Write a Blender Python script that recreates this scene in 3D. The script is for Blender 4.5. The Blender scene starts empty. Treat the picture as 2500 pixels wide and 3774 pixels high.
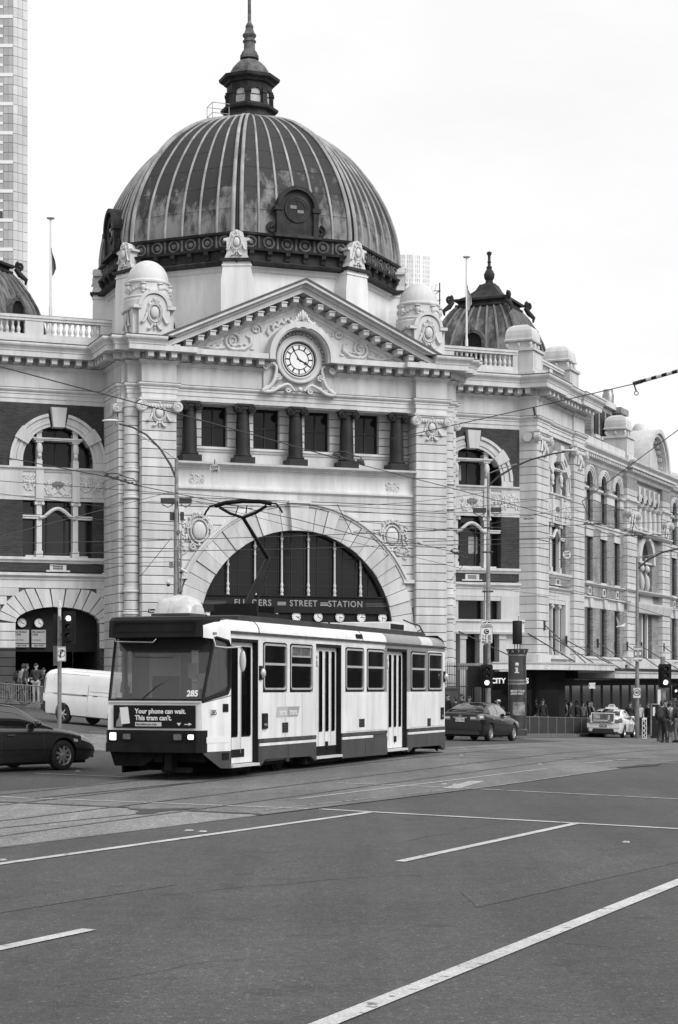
import bpy, bmesh, math, random
from mathutils import Vector, Matrix
random.seed(7)
R = math.radians
sc = bpy.context.scene
col = sc.collection
# ------------------------------------------------------------------ camera
cam = bpy.data.cameras.new('camera'); camo = bpy.data.objects.new('camera', cam); col.objects.link(camo)
cam.sensor_fit = 'VERTICAL'; cam.sensor_height = 36.0
cam.lens = 6700 / 3774 * 36.0
cam.shift_y = (2510 - 1887) / 3774
cam.clip_start = 0.5; cam.clip_end = 5000
camo.location = (0, 0, 1.95); camo.rotation_euler = (R(90), 0, 0)
sc.camera = camo
# ------------------------------------------------------------------ sky: bright overcast, seen in black and white
SUN_EL, SUN_AZ = 40, 130         # azimuth from +Y (view direction) towards +X: high on the right, a little behind the camera
SUN_DIR = Vector((math.sin(R(SUN_AZ)) * math.cos(R(SUN_EL)), math.cos(R(SUN_AZ)) * math.cos(R(SUN_EL)), math.sin(R(SUN_EL))))
world = bpy.data.worlds.new('World'); sc.world = world; world.use_nodes = True
wn, wl = world.node_tree.nodes, world.node_tree.links
wn.clear()
w_out = wn.new('ShaderNodeOutputWorld'); w_bg = wn.new('ShaderNodeBackground'); w_bg.inputs[1].default_value = 0.1
w_sky = wn.new('ShaderNodeTexSky'); w_sky.sky_type = 'NISHITA'; w_sky.sun_disc = False
w_sky.sun_elevation = R(SUN_EL); w_sky.sun_rotation = R(SUN_AZ)
w_bw = wn.new('ShaderNodeRGBToBW'); wl.new(w_sky.outputs[0], w_bw.inputs[0])
w_co = wn.new('ShaderNodeTexCoord'); w_map = wn.new('ShaderNodeMapping'); w_map.inputs['Scale'].default_value = (1, 1, 2.6)
wl.new(w_co.outputs['Generated'], w_map.inputs[0])
w_no = wn.new('ShaderNodeTexNoise'); w_no.inputs['Scale'].default_value = 3.2; w_no.inputs['Detail'].default_value = 6; w_no.inputs['Roughness'].default_value = .55
wl.new(w_map.outputs[0], w_no.inputs['Vector'])
w_mr = wn.new('ShaderNodeMapRange'); w_mr.inputs[1].default_value = .3; w_mr.inputs[2].default_value = .7; w_mr.inputs[3].default_value = 7.9; w_mr.inputs[4].default_value = 9.1
wl.new(w_no.outputs[0], w_mr.inputs[0])
w_mx = wn.new('ShaderNodeMix'); w_mx.data_type = 'FLOAT'; w_mx.inputs[0].default_value = .93
wl.new(w_bw.outputs[0], w_mx.inputs[2]); wl.new(w_mr.outputs[0], w_mx.inputs[3])
wl.new(w_mx.outputs[0], w_bg.inputs[0]); wl.new(w_bg.outputs[0], w_out.inputs[0])
sun = bpy.data.lights.new('sun', 'SUN'); sun.energy = 2.1; sun.angle = R(32); sun.color = (1, 1, 1)
suno = bpy.data.objects.new('sun', sun); col.objects.link(suno); suno.location = (30, -20, 60)
suno.rotation_euler = SUN_DIR.to_track_quat('Z', 'Y').to_euler()
sc.render.engine = 'CYCLES'
sc.view_settings.view_transform = 'Standard'; sc.view_settings.look = 'None'
sc.view_settings.exposure = 0.3; sc.view_settings.gamma = 1.0; sc.view_settings.use_curve_mapping = False
sc.cycles.max_bounces = 6; sc.cycles.diffuse_bounces = 2; sc.cycles.glossy_bounces = 3; sc.cycles.transmission_bounces = 4; sc.cycles.transparent_max_bounces = 8
# ------------------------------------------------------------------ helpers
FPX, YH, CH = 6700.0, 2510.0, 1.95
C66, S66 = math.cos(R(66)), math.sin(R(66))
def softp(a): return math.log1p(math.exp(min(a, 200) / 3)) * 3
def gz(X, Y):                                     # the street: falls away along the right-hand street, rises to the bridge on the left
    s = X * C66 + Y * S66; t = -X * S66 + Y * C66
    s = min(s, 150); t = min(t, 62)
    return -.025 * softp(s - 50) + .075 * softp(t - 28)
def st(s, t): return (s * C66 - t * S66, s * S66 + t * C66)
def groundpt(px, py):
    Y = 20.0
    for _ in range(40):
        X = (px - 1250) / FPX * Y
        Yn = FPX * (CH - gz(X, Y)) / max(py - YH, 1)
        Y += .5 * (Yn - Y)
    return ((px - 1250) / FPX * Y, Y)
def at(px, py, Y): return Vector(((px - 1250) / FPX * Y, Y, CH + (YH - py) / FPX * Y))

class MB:
    """collects geometry; facade coordinates are (u along, w outward, z up) and become (u, -w, z)"""
    def __init__(s): s.v = []; s.f = []; s.m = []; s.mi = 0
    def add(s, vs, fs):
        o = len(s.v); s.v += [tuple(p) for p in vs]
        for f in fs: s.f.append([i + o for i in f]); s.m.append(s.mi)
        return s
    def bx(s, u0, u1, w0, w1, z0, z1):
        v = [(u, -w, z) for z in (z0, z1) for w in (w0, w1) for u in (u0, u1)]
        return s.add(v, [(0, 1, 3, 2), (4, 6, 7, 5), (0, 4, 5, 1), (2, 3, 7, 6), (0, 2, 6, 4), (1, 5, 7, 3)])
    def box(s, x0, x1, y0, y1, z0, z1): return s.bx(x0, x1, -y1, -y0, z0, z1)
    def chb(s, u0, u1, w0, w1, z0, z1, c=.02):    # block with chamfered front edges
        a = [(u0, -w0, z0), (u1, -w0, z0), (u1, -w0, z1), (u0, -w0, z1), (u0, -(w1 - c), z0), (u1, -(w1 - c), z0), (u1, -(w1 - c), z1), (u0, -(w1 - c), z1),
             (u0 + c, -w1, z0 + c), (u1 - c, -w1, z0 + c), (u1 - c, -w1, z1 - c), (u0 + c, -w1, z1 - c)]
        return s.add(a, [(3, 2, 1, 0), (0, 1, 5, 4), (1, 2, 6, 5), (2, 3, 7, 6), (3, 0, 4, 7), (4, 5, 9, 8), (5, 6, 10, 9), (6, 7, 11, 10), (7, 4, 8, 11), (8, 9, 10, 11)])
    def prism(s, poly, w0, w1):                   # (u,z) outline pulled from w0 to w1
        n = len(poly)
        v = [(u, -w0, z) for u, z in poly] + [(u, -w1, z) for u, z in poly]
        return s.add(v, [list(range(n)), list(range(2 * n - 1, n - 1, -1))] + [(i, (i + 1) % n, n + (i + 1) % n, n + i) for i in range(n)])
    def prismz(s, poly, z0, z1):                  # (x,y) outline pulled up
        n = len(poly)
        v = [(x, y, z0) for x, y in poly] + [(x, y, z1) for x, y in poly]
        return s.add(v, [list(range(n)), list(range(2 * n - 1, n - 1, -1))] + [(i, (i + 1) % n, n + (i + 1) % n, n + i) for i in range(n)])
    def ring(s, cu, cz, r0, r1, a0, a1, w0, w1, n=12):   # sector of an annulus in the facade plane
        v = []; f = []
        for i in range(n + 1):
            a = R(a0 + (a1 - a0) * i / n); c, q = math.cos(a), math.sin(a)
            v += [(cu + r0 * c, -w0, cz + r0 * q), (cu + r1 * c, -w0, cz + r1 * q), (cu + r1 * c, -w1, cz + r1 * q), (cu + r0 * c, -w1, cz + r0 * q)]
        for i in range(n):
            for k in range(4): f.append((4 * i + k, 4 * i + (k + 1) % 4, 4 * i + 4 + (k + 1) % 4, 4 * i + 4 + k))
        full = abs(a1 - a0) >= 359.9
        if not full: f += [(0, 1, 2, 3), (4 * n + 3, 4 * n + 2, 4 * n + 1, 4 * n)]
        return s.add(v, f)
    def lathe(s, prof, c=(0, 0, 0), n=16, axis='z', a0=0, a1=360, sx=1, sy=1, cap=True):
        full = abs(a1 - a0) > 359; m = n if full else n + 1; v = []; f = []
        for r, z in prof:
            for i in range(m):
                a = R(a0 + (a1 - a0) * i / n); x, y = r * math.cos(a) * sx, r * math.sin(a) * sy
                p = (x, y, z) if axis == 'z' else ((x, -z, y) if axis == 'w' else ((z, x, y) if axis == 'x' else (x, z, y)))
                v.append((p[0] + c[0], p[1] + c[1], p[2] + c[2]))
        for j in range(len(prof) - 1):
            for i in range(n if full else n):
                k = (i + 1) % m
                f.append((j * m + i, j * m + k, (j + 1) * m + k, (j + 1) * m + i))
        if cap and prof[0][0] > 1e-4: f.append(list(range(m - 1, -1, -1)))
        if cap and prof[-1][0] > 1e-4: f.append([(len(prof) - 1) * m + i for i in range(m)])
        return s.add(v, f)
    def tube(s, path, r, n=6, cap=True):
        P = [Vector(p) for p in path]; k = len(P); v = []; f = []
        rs = r if isinstance(r, (list, tuple)) else [r] * k
        up = None
        for i in range(k):
            d = (P[min(i + 1, k - 1)] - P[max(i - 1, 0)])
            if d.length < 1e-9: d = Vector((0, 0, 1))
            d.normalize()
            if up is None: up = Vector((0, 0, 1)) if abs(d.z) < .9 else Vector((1, 0, 0))
            a = d.cross(up)
            if a.length < 1e-4: a = d.cross(Vector((.3, 1, .2)))
            a.normalize(); b = a.cross(d); up = b
            for j in range(n):
                t = 2 * math.pi * j / n
                v.append(P[i] + (a * math.cos(t) + b * math.sin(t)) * rs[i])
        for i in range(k - 1):
            for j in range(n): f.append((i * n + j, i * n + (j + 1) % n, (i + 1) * n + (j + 1) % n, (i + 1) * n + j))
        if cap: f += [list(range(n - 1, -1, -1)), [(k - 1) * n + j for j in range(n)]]
        return s.add(v, f)
    def sph(s, c, r, nu=10, nv=6):
        rx, ry, rz = r if isinstance(r, (tuple, list)) else (r, r, r)
        v = [(c[0], c[1], c[2] - rz)]; f = []
        for j in range(1, nv):
            b = -math.pi / 2 + math.pi * j / nv
            for i in range(nu):
                a = 2 * math.pi * i / nu
                v.append((c[0] + rx * math.cos(b) * math.cos(a), c[1] + ry * math.cos(b) * math.sin(a), c[2] + rz * math.sin(b)))
        v.append((c[0], c[1], c[2] + rz)); e = len(v) - 1
        for i in range(nu): f += [(0, 1 + (i + 1) % nu, 1 + i), (e, 1 + (nv - 2) * nu + i, 1 + (nv - 2) * nu + (i + 1) % nu)]
        for j in range(nv - 2):
            for i in range(nu): f.append((1 + j * nu + i, 1 + j * nu + (i + 1) % nu, 1 + (j + 1) * nu + (i + 1) % nu, 1 + (j + 1) * nu + i))
        return s.add(v, f)
    def sweep(s, prof, path, closed=False):       # moulding: prof (outward, z) along plan path (u,w), outward to the left of travel
        n = len(path); m = len(prof); v = []; f = []
        for i in range(n):
            p = Vector(path[i])
            def nrm(a, b):
                d = Vector(b) - Vector(a); d.normalize(); return Vector((-d.y, d.x))
            if closed: n0, n1 = nrm(path[i - 1], path[i]), nrm(path[i], path[(i + 1) % n])
            else:
                n0 = nrm(path[max(i - 1, 0)], path[max(i, 1)]); n1 = nrm(path[min(i, n - 2)], path[min(i + 1, n - 1)])
            mt = n0 + n1; mt = mt / max(mt.dot(n0), .2)
            for d, z in prof: v.append((p.x + mt.x * d, -(p.y + mt.y * d), z))
        for i in range(n if closed else n - 1):
            for j in range(m):
                a, b = i * m + j, i * m + (j + 1) % m; k = ((i + 1) % n) * m
                f.append((a, b, k + (j + 1) % m, k + j))
        if not closed: f += [list(range(m)), list(range((n - 1) * m + m - 1, (n - 1) * m - 1, -1))]
        return s.add(v, f)
    def grid(s, pts, flip=False):                 # pts[i][j] surface patch
        n, m = len(pts), len(pts[0]); v = [p for row in pts for p in row]
        return s.add(v, [(i * m + j, i * m + j + 1, (i + 1) * m + j + 1, (i + 1) * m + j) for i in range(n - 1) for j in range(m - 1)])
    def mesh(s, name, mats, smooth=False, ang=35, recalc=True):
        me = bpy.data.meshes.new(name); me.from_pydata(s.v, [], s.f)
        if not isinstance(mats, (list, tuple)): mats = [mats]
        for m in mats: me.materials.append(m)
        if len(mats) > 1: me.polygons.foreach_set('material_index', s.m)
        if recalc:
            b = bmesh.new(); b.from_mesh(me); bmesh.ops.recalc_face_normals(b, faces=b.faces); b.to_mesh(me); b.free()
        if smooth:
            me.shade_smooth()
            if ang: me.set_sharp_from_angle(angle=R(ang))
        return me
    def build(s, name, mats, parent=None, mat=None, smooth=False, ang=35, recalc=True):
        return inst(name, s.mesh(name, mats, smooth, ang, recalc), parent, mat)
def inst(name, me, parent=None, mat=None):
    o = bpy.data.objects.new(name, me); col.objects.link(o)
    if parent is not None: o.parent = parent
    if mat is not None: o.matrix_local = mat
    return o
def tag(o, label=None, cat=None, group=None, kind=None):
    if label: o['label'] = label
    if cat: o['category'] = cat
    if group: o['group'] = group
    if kind: o['kind'] = kind
    return o
def thing(name, label, cat, loc=(0, 0, 0), rz=0, group=None, rot=None):
    o = bpy.data.objects.new(name, None); col.objects.link(o); o.empty_display_size = .2
    o.location = loc; o.rotation_euler = rot if rot else (0, 0, rz)
    return tag(o, label, cat, group)
def T(u, w, z): return Matrix.Translation((u, -w, z))
RX90 = Matrix.Rotation(R(90), 4, 'X')
TXT = {}
def textmesh(body, size, mat, ext=.006, align='CENTER', bold=0.0, space=1.0):
    k = (body, size, mat.name, ext, align, bold, space)
    if k not in TXT:
        c = bpy.data.curves.new('lettering', 'FONT'); c.body = body; c.size = size; c.extrude = ext; c.align_x = align; c.align_y = 'CENTER'
        c.offset = bold; c.space_character = space; c.resolution_u = 3
        o = bpy.data.objects.new('lettering', c); col.objects.link(o)
        me = bpy.data.meshes.new_from_object(o); bpy.data.objects.remove(o)
        me.materials.clear(); me.materials.append(mat); TXT[k] = me
    return TXT[k]
def text(name, body, size, mat, parent, u, w, z, ext=.006, align='CENTER', bold=0.0, sx=1.0, fr=None, rot=None, space=1.0):
    m = T(u, w, z) @ (rot if rot else Matrix.Identity(4)) @ RX90 @ Matrix.Diagonal((sx, 1, 1, 1))
    return inst(name, textmesh(body, size, mat, ext, align, bold, space), parent, (fr @ m) if fr else m)
def spiral(cu, cz, w, r0, r1, turns, a0, sgn=1, n=22, sz=1.0):
    out = []
    for i in range(n + 1):
        q = i / n; a = R(a0) + sgn * 2 * math.pi * turns * q; r = r0 + (r1 - r0) * q
        out.append((cu + r * math.cos(a), -w, cz + r * math.sin(a) * sz))
    return out
# ------------------------------------------------------------------ materials
def mk(name, c, rough=.6, var=.0, vs=1.5, bump=0, bs=40, metal=0, spec=.5, streak=0, c2=None, rnd=0, speck=0, ss=120, emis=0, coat=0):
    m = bpy.data.materials.new(name); m.use_nodes = True; nt = m.node_tree; N, L = nt.nodes, nt.links
    b = N['Principled BSDF']; b.inputs['Roughness'].default_value = rough; b.inputs['Metallic'].default_value = metal
    b.inputs['Specular IOR Level'].default_value = spec
    if coat: b.inputs['Coat Weight'].default_value = coat; b.inputs['Coat Roughness'].default_value = .04
    c = c if isinstance(c, tuple) else (c, c, c)
    b.inputs['Base Color'].default_value = (*c, 1)
    if emis: b.inputs['Emission Color'].default_value = (1, 1, 1, 1); b.inputs['Emission Strength'].default_value = emis
    if not (var or streak or rnd or speck or bump): return m
    geo = N.new('ShaderNodeNewGeometry'); val = None
    def noise(scale, vec=(1, 1, 1), detail=5, rg=.55):
        mp = N.new('ShaderNodeMapping'); mp.inputs['Scale'].default_value = vec; L.new(geo.outputs['Position'], mp.inputs[0])
        n = N.new('ShaderNodeTexNoise'); n.inputs['Scale'].default_value = scale; n.inputs['Detail'].default_value = detail; n.inputs['Roughness'].default_value = rg
        L.new(mp.outputs[0], n.inputs['Vector']); return n.outputs[0]
    def rng(x, a, bb, lo=.3, hi=.7):
        r = N.new('ShaderNodeMapRange'); r.inputs[1].default_value = lo; r.inputs[2].default_value = hi; r.inputs[3].default_value = a; r.inputs[4].default_value = bb
        L.new(x, r.inputs[0]); return r.outputs[0]
    def mul(a, bq):
        if a is None: return bq
        q = N.new('ShaderNodeMath'); q.operation = 'MULTIPLY'; L.new(a, q.inputs[0]); L.new(bq, q.inputs[1]); return q.outputs[0]
    if var: val = mul(val, rng(noise(vs), 1 - var, 1 + var))
    if streak: val = mul(val, rng(noise(2.2, (1, 1, .12), 6, .65), 1 - streak, 1 + streak * .35, .3, .62))
    if speck: val = mul(val, rng(noise(ss, (1, 1, 1), 2, .6), 1 - speck, 1 + speck, .4, .6))
    if rnd:
        oi = N.new('ShaderNodeObjectInfo'); val = mul(val, rng(oi.outputs['Random'], 1 - rnd, 1 + rnd, 0, 1))
    if val is not None:
        mx = N.new('ShaderNodeMix'); mx.data_type = 'RGBA'; mx.blend_type = 'MULTIPLY'; mx.inputs[0].default_value = 1; mx.inputs[6].default_value = (*c, 1)
        cb = N.new('ShaderNodeCombineColor'); [L.new(val, cb.inputs[i]) for i in range(3)]
        L.new(cb.outputs[0], mx.inputs[7]); L.new(mx.outputs[2], b.inputs['Base Color'])
    if bump:
        bm = N.new('ShaderNodeBump'); bm.inputs['Strength'].default_value = bump; bm.inputs['Distance'].default_value = .02
        L.new(noise(bs, (1, 1, 1), 4, .6), bm.inputs['Height']); L.new(bm.outputs[0], b.inputs['Normal'])
    return m
def mk_brick(name, c, mortar, sc_=1.0):
    m = mk(name, c, .85); nt = m.node_tree; N, L = nt.nodes, nt.links; b = N['Principled BSDF']
    tc = N.new('ShaderNodeTexCoord'); sp = N.new('ShaderNodeSeparateXYZ'); L.new(tc.outputs['Object'], sp.inputs[0])
    ad = N.new('ShaderNodeMath'); L.new(sp.outputs[0], ad.inputs[0]); L.new(sp.outputs[1], ad.inputs[1])
    cv = N.new('ShaderNodeCombineXYZ'); L.new(ad.outputs[0], cv.inputs[0]); L.new(sp.outputs[2], cv.inputs[1])
    br = N.new('ShaderNodeTexBrick'); L.new(cv.outputs[0], br.inputs[0]); br.inputs['Scale'].default_value = 1.0
    br.inputs['Brick Width'].default_value = .25 * sc_; br.inputs['Row Height'].default_value = .086 * sc_; br.inputs['Mortar Size'].default_value = .008 * sc_; br.inputs['Bias'].default_value = -.1
    br.inputs['Color1'].default_value = (c * .72,) * 3 + (1,); br.inputs['Color2'].default_value = (c * 1.3,) * 3 + (1,); br.inputs['Mortar'].default_value = (mortar,) * 3 + (1,)
    no = N.new('ShaderNodeTexNoise'); no.inputs['Scale'].default_value = 1.1; no.inputs['Detail'].default_value = 6; L.new(tc.outputs['Object'], no.inputs['Vector'])
    mr = N.new('ShaderNodeMapRange'); mr.inputs[1].default_value = .3; mr.inputs[2].default_value = .7; mr.inputs[3].default_value = .72; mr.inputs[4].default_value = 1.2; L.new(no.outputs[0], mr.inputs[0])
    mx = N.new('ShaderNodeMix'); mx.data_type = 'RGBA'; mx.blend_type = 'MULTIPLY'; mx.inputs[0].default_value = 1
    L.new(br.outputs[0], mx.inputs[6]); L.new(mr.outputs[0], mx.inputs[7]); L.new(mx.outputs[2], b.inputs['Base Color'])
    bm = N.new('ShaderNodeBump'); bm.inputs['Strength'].default_value = .6; bm.inputs['Distance'].default_value = .02; bm.invert = True
    L.new(br.outputs['Fac'], bm.inputs['Height']); L.new(bm.outputs[0], b.inputs['Normal'])
    return m
def mk_dome(name, dark, light, z0, z1):            # weathered sheet metal: pale oxide low down, tarnish and run-off streaks above
    m = mk(name, dark, .72, spec=.18); nt = m.node_tree; N, L = nt.nodes, nt.links; b = N['Principled BSDF']; 
    geo = N.new('ShaderNodeNewGeometry'); sp = N.new('ShaderNodeSeparateXYZ'); L.new(geo.outputs['Position'], sp.inputs[0])
    h = N.new('ShaderNodeMapRange'); h.inputs[1].default_value = z0; h.inputs[2].default_value = z1; h.inputs[3].default_value = .74; h.inputs[4].default_value = .10; L.new(sp.outputs[2], h.inputs[0])
    def no(sc_, vec, d=6, rg=.65):
        mp = N.new('ShaderNodeMapping'); mp.inputs['Scale'].default_value = vec; L.new(geo.outputs['Position'], mp.inputs[0])
        n = N.new('ShaderNodeTexNoise'); n.inputs['Scale'].default_value = sc_; n.inputs['Detail'].default_value = d; n.inputs['Roughness'].default_value = rg; L.new(mp.outputs[0], n.inputs['Vector']); return n.outputs[0]
    oi = N.new('ShaderNodeObjectInfo')
    a = N.new('ShaderNodeMath'); a.operation = 'MULTIPLY_ADD'; L.new(oi.outputs['Random'], a.inputs[0]); a.inputs[1].default_value = .16; L.new(h.outputs[0], a.inputs[2])
    n1 = no(2.4, (1, 1, .3)); n2 = no(1.3, (1, 1, .8))
    s1 = N.new('ShaderNodeMath'); s1.operation = 'MULTIPLY_ADD'; L.new(n1, s1.inputs[0]); s1.inputs[1].default_value = .95; L.new(a.outputs[0], s1.inputs[2])
    s2 = N.new('ShaderNodeMath'); s2.operation = 'MULTIPLY_ADD'; L.new(n2, s2.inputs[0]); s2.inputs[1].default_value = .7; L.new(s1.outputs[0], s2.inputs[2])
    mr = N.new('ShaderNodeMapRange'); mr.inputs[1].default_value = 1.38; mr.inputs[2].default_value = 1.62; mr.inputs[3].default_value = 0; mr.inputs[4].default_value = 1; L.new(s2.outputs[0], mr.inputs[0])
    mx = N.new('ShaderNodeMix'); mx.data_type = 'RGBA'; mx.inputs[6].default_value = (dark,) * 3 + (1,); mx.inputs[7].default_value = (light,) * 3 + (1,)
    L.new(mr.outputs[0], mx.inputs[0]); L.new(mx.outputs[2], b.inputs['Base Color'])
    bm = N.new('ShaderNodeBump'); bm.inputs['Strength'].default_value = .25; bm.inputs['Distance'].default_value = .03; L.new(n2, bm.inputs['Height']); L.new(bm.outputs[0], b.inputs['Normal'])
    return m
STONE = mk('painted_stone', .56, .75, var=.07, vs=.6, streak=.20, bump=.15, bs=30, rnd=.085, spec=.25)
STONE2 = mk('painted_stone_trim', .59, .7, var=.07, vs=.8, streak=.18, bump=.08, bs=40, spec=.25)
DRUMW = mk('drum_white_paint', .74, .7, var=.05, vs=.6, streak=.15, spec=.25)
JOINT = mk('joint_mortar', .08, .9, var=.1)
LEADCAP = mk('lead_capping', .08, .7, var=.25, vs=3, streak=.2)
BRICK = mk_brick('dark_red_brick', .036, .075)
BRICK2 = mk_brick('weathered_brick', .24, .42)
COLST = mk('dark_granite', .022, .55, spec=.3, var=.3, vs=2.0, streak=.25, speck=.2, ss=60)
PLINTH = mk('bluestone', .055, .8, var=.2, vs=2, bump=.3, bs=14, rnd=.18)
GLASS = mk('dark_window_glass', .010, .08, var=.3, vs=.5, spec=.28, rnd=.6)
GLASSB = mk('window_glass_reflecting', .014, .05, var=.5, vs=.35, spec=.45)
FRAME = mk('dark_window_frame', .022, .6, spec=.3)
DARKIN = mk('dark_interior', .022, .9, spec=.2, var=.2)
DOME = mk_dome('dome_sheet_metal', .045, .23, 22.3, 27.6)
RIB = mk('dome_rib_metal', .32, .7, spec=.25, var=.25, vs=1.2, streak=.35)
DOMED = mk('dome_dark_cornice', .036, .7, spec=.2, var=.4, vs=2.0, streak=.4)
DOMEL = mk('dome_ring_metal', .12, .7, spec=.2, var=.5, vs=4, streak=.4)
DOME2 = mk_dome('mansard_sheet_metal', .07, .24, 19.0, 26.0)
WHITE = mk('white_paint', .72, .5, var=.04, vs=2)
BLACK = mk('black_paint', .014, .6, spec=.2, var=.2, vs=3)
SIGNW = mk('sign_white', .70, .45)
DIAL = mk('clock_dial', .78, .4)
GALV = mk('galvanised_steel', .28, .45, metal=.6, var=.25, vs=6, streak=.3)
GREYP = mk('grey_painted_steel', .16, .5, var=.15, vs=5)
IRON = mk('dark_iron', .035, .55, var=.2, vs=6)
WIRE = mk('wire_black', .03, .5)
# ------------------------------------------------------------------ ground, roads, markings
def mk_asphalt(name, c, patch):
    m = mk(name, c, .82, bump=.35, bs=55); nt = m.node_tree; N, L = nt.nodes, nt.links; b = N['Principled BSDF']
    geo = N.new('ShaderNodeNewGeometry')
    def no(sc_, d, rg, lo, hi, a, bb, vec=(1, 1, 1), rot=0):
        mp = N.new('ShaderNodeMapping'); mp.inputs['Scale'].default_value = vec; mp.inputs['Rotation'].default_value = (0, 0, rot); L.new(geo.outputs['Position'], mp.inputs[0])
        n = N.new('ShaderNodeTexNoise'); n.inputs['Scale'].default_value = sc_; n.inputs['Detail'].default_value = d; n.inputs['Roughness'].default_value = rg; L.new(mp.outputs[0], n.inputs['Vector'])
        r = N.new('ShaderNodeMapRange'); r.inputs[1].default_value = lo; r.inputs[2].default_value = hi; r.inputs[3].default_value = a; r.inputs[4].default_value = bb; L.new(n.outputs[0], r.inputs[0]); return r.outputs[0]
    f = [no(.14, 4, .6, .36, .64, 1 - patch, 1 + patch), no(.9, 5, .6, .4, .6, .86, 1.14, (1, .06, 1), R(24)), no(60, 2, .7, .4, .6, .62, 1.4), no(13, 3, .7, .38, .62, .82, 1.2), no(3.1, 4, .65, .38, .62, .9, 1.1), no(22, 2, .5, .63, .68, 1, 2.2), no(1.7, 3, .6, .30, .40, .72, 1)]
    v = f[0]
    for q in f[1:]:
        mm = N.new('ShaderNodeMath'); mm.operation = 'MULTIPLY'; L.new(v, mm.inputs[0]); L.new(q, mm.inputs[1]); v = mm.outputs[0]
    mm = N.new('ShaderNodeMath'); mm.operation = 'MULTIPLY'; L.new(v, mm.inputs[0]); mm.inputs[1].default_value = c
    cb = N.new('ShaderNodeCombineColor'); [L.new(mm.outputs[0], cb.inputs[i]) for i in range(3)]; L.new(cb.outputs[0], b.inputs['Base Color'])
    return m
ASPH = mk_asphalt('asphalt', .052, .2)
ASPH2 = mk_asphalt('asphalt_patch', .035, .1)
CONC = mk_asphalt('worn_concrete', .125, .2)
CONC2 = mk_asphalt('pale_concrete', .18, .12)
PAVE = mk_asphalt('bluestone_paving', .11, .12)
KERB = mk('kerb_bluestone', .13, .85, var=.2, vs=3, bump=.2)
def mk_paint(name, c, under, wear):
    m = mk(name, c, .7); nt = m.node_tree; N, L = nt.nodes, nt.links; b = N['Principled BSDF']; geo = N.new('ShaderNodeNewGeometry')
    def no(s_, d, lo, hi, a, bb):
        n = N.new('ShaderNodeTexNoise'); n.inputs['Scale'].default_value = s_; n.inputs['Detail'].default_value = d; n.inputs['Roughness'].default_value = .65; L.new(geo.outputs['Position'], n.inputs['Vector'])
        r = N.new('ShaderNodeMapRange'); r.inputs[1].default_value = lo; r.inputs[2].default_value = hi; r.inputs[3].default_value = a; r.inputs[4].default_value = bb; L.new(n.outputs[0], r.inputs[0]); return r.outputs[0]
    w = no(7, 8, .58 - wear, .64 - wear, 0, 1); t = no(1.3, 4, .35, .65, .8, 1.12); g = no(60, 2, .4, .6, .8, 1.2)
    q = N.new('ShaderNodeMath'); q.operation = 'MULTIPLY'; L.new(t, q.inputs[0]); L.new(g, q.inputs[1]); q2 = N.new('ShaderNodeMath'); q2.operation = 'MULTIPLY'; L.new(q.outputs[0], q2.inputs[0]); q2.inputs[1].default_value = c
    mx = N.new('ShaderNodeMix'); mx.data_type = 'FLOAT'; L.new(w, mx.inputs[0]); L.new(q2.outputs[0], mx.inputs[2]); mx.inputs[3].default_value = under
    cb = N.new('ShaderNodeCombineColor'); [L.new(mx.outputs[0], cb.inputs[i]) for i in range(3)]; L.new(cb.outputs[0], b.inputs['Base Color']); return m
LINE = mk_paint('road_paint', .46, .12, 0.0)
LINE2 = mk_paint('worn_road_paint', .36, .10, .05)
LINE3 = mk('faded_road_paint', .33, .75, var=.2, vs=1.5, speck=.35, ss=40)
RAILM = mk('rail_steel', .095, .5, metal=.2, var=.3, vs=2)
GRID = 1.5
gx = [-700, -300, -140, -80, -55] + [-40.5 + GRID * i for i in range(55)] + [55, 80, 140, 300, 700]
gy = [-120, -50, -20, -6] + [0 + GRID * i for i in range(101)] + [165, 190, 240, 400, 800, 2000]
mb = MB(); nx = len(gx)
for y in gy:
    for x in gx: mb.v.append((x, y, gz(x, y)))
for j in range(len(gy) - 1):
    for i in range(nx - 1): mb.f.append((j * nx + i, j * nx + i + 1, (j + 1) * nx + i + 1, (j + 1) * nx + i)); mb.m.append(0)
tag(mb.build('road', ASPH, smooth=True, ang=None, recalc=False), kind='structure')
def drape(poly, lift, mat_, name, parent=None, side=0.0, kind=None):
    """polygon in plan laid over the street surface, cut along the street's own grid; side>0 adds a vertical face down (kerb)"""
    bm = bmesh.new(); bm.faces.new([bm.verts.new((x, y, 0)) for x, y in poly])
    xs = [p[0] for p in poly]; ys = [p[1] for p in poly]
    for g, n in ((gx, 0), (gy, 1)):
        lo, hi = (min(xs), max(xs)) if n == 0 else (min(ys), max(ys))
        for q in g:
            if lo < q < hi:
                bmesh.ops.bisect_plane(bm, geom=bm.verts[:] + bm.edges[:] + bm.faces[:], plane_co=(q, q, 0), plane_no=(1, 0, 0) if n == 0 else (0, 1, 0))
    if side:
        be = [e for e in bm.edges if len(e.link_faces) == 1]
        r = bmesh.ops.extrude_edge_only(bm, edges=be)
        low = set(v for v in r['geom'] if isinstance(v, bmesh.types.BMVert))
    else: low = set()
    for v in bm.verts: v.co.z = gz(v.co.x, v.co.y) + (lift - side if v in low else lift)
    bmesh.ops.recalc_face_normals(bm, faces=bm.faces)
    me = bpy.data.meshes.new(name); bm.to_mesh(me); bm.free(); me.materials.append(mat_)
    o = inst(name, me, parent)
    if kind: o['kind'] = kind
    return o
def sub(p, q, n=10): return [(p[0] + (q[0] - p[0]) * i / n, p[1] + (q[1] - p[1]) * i / n) for i in range(n + 1)]
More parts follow.
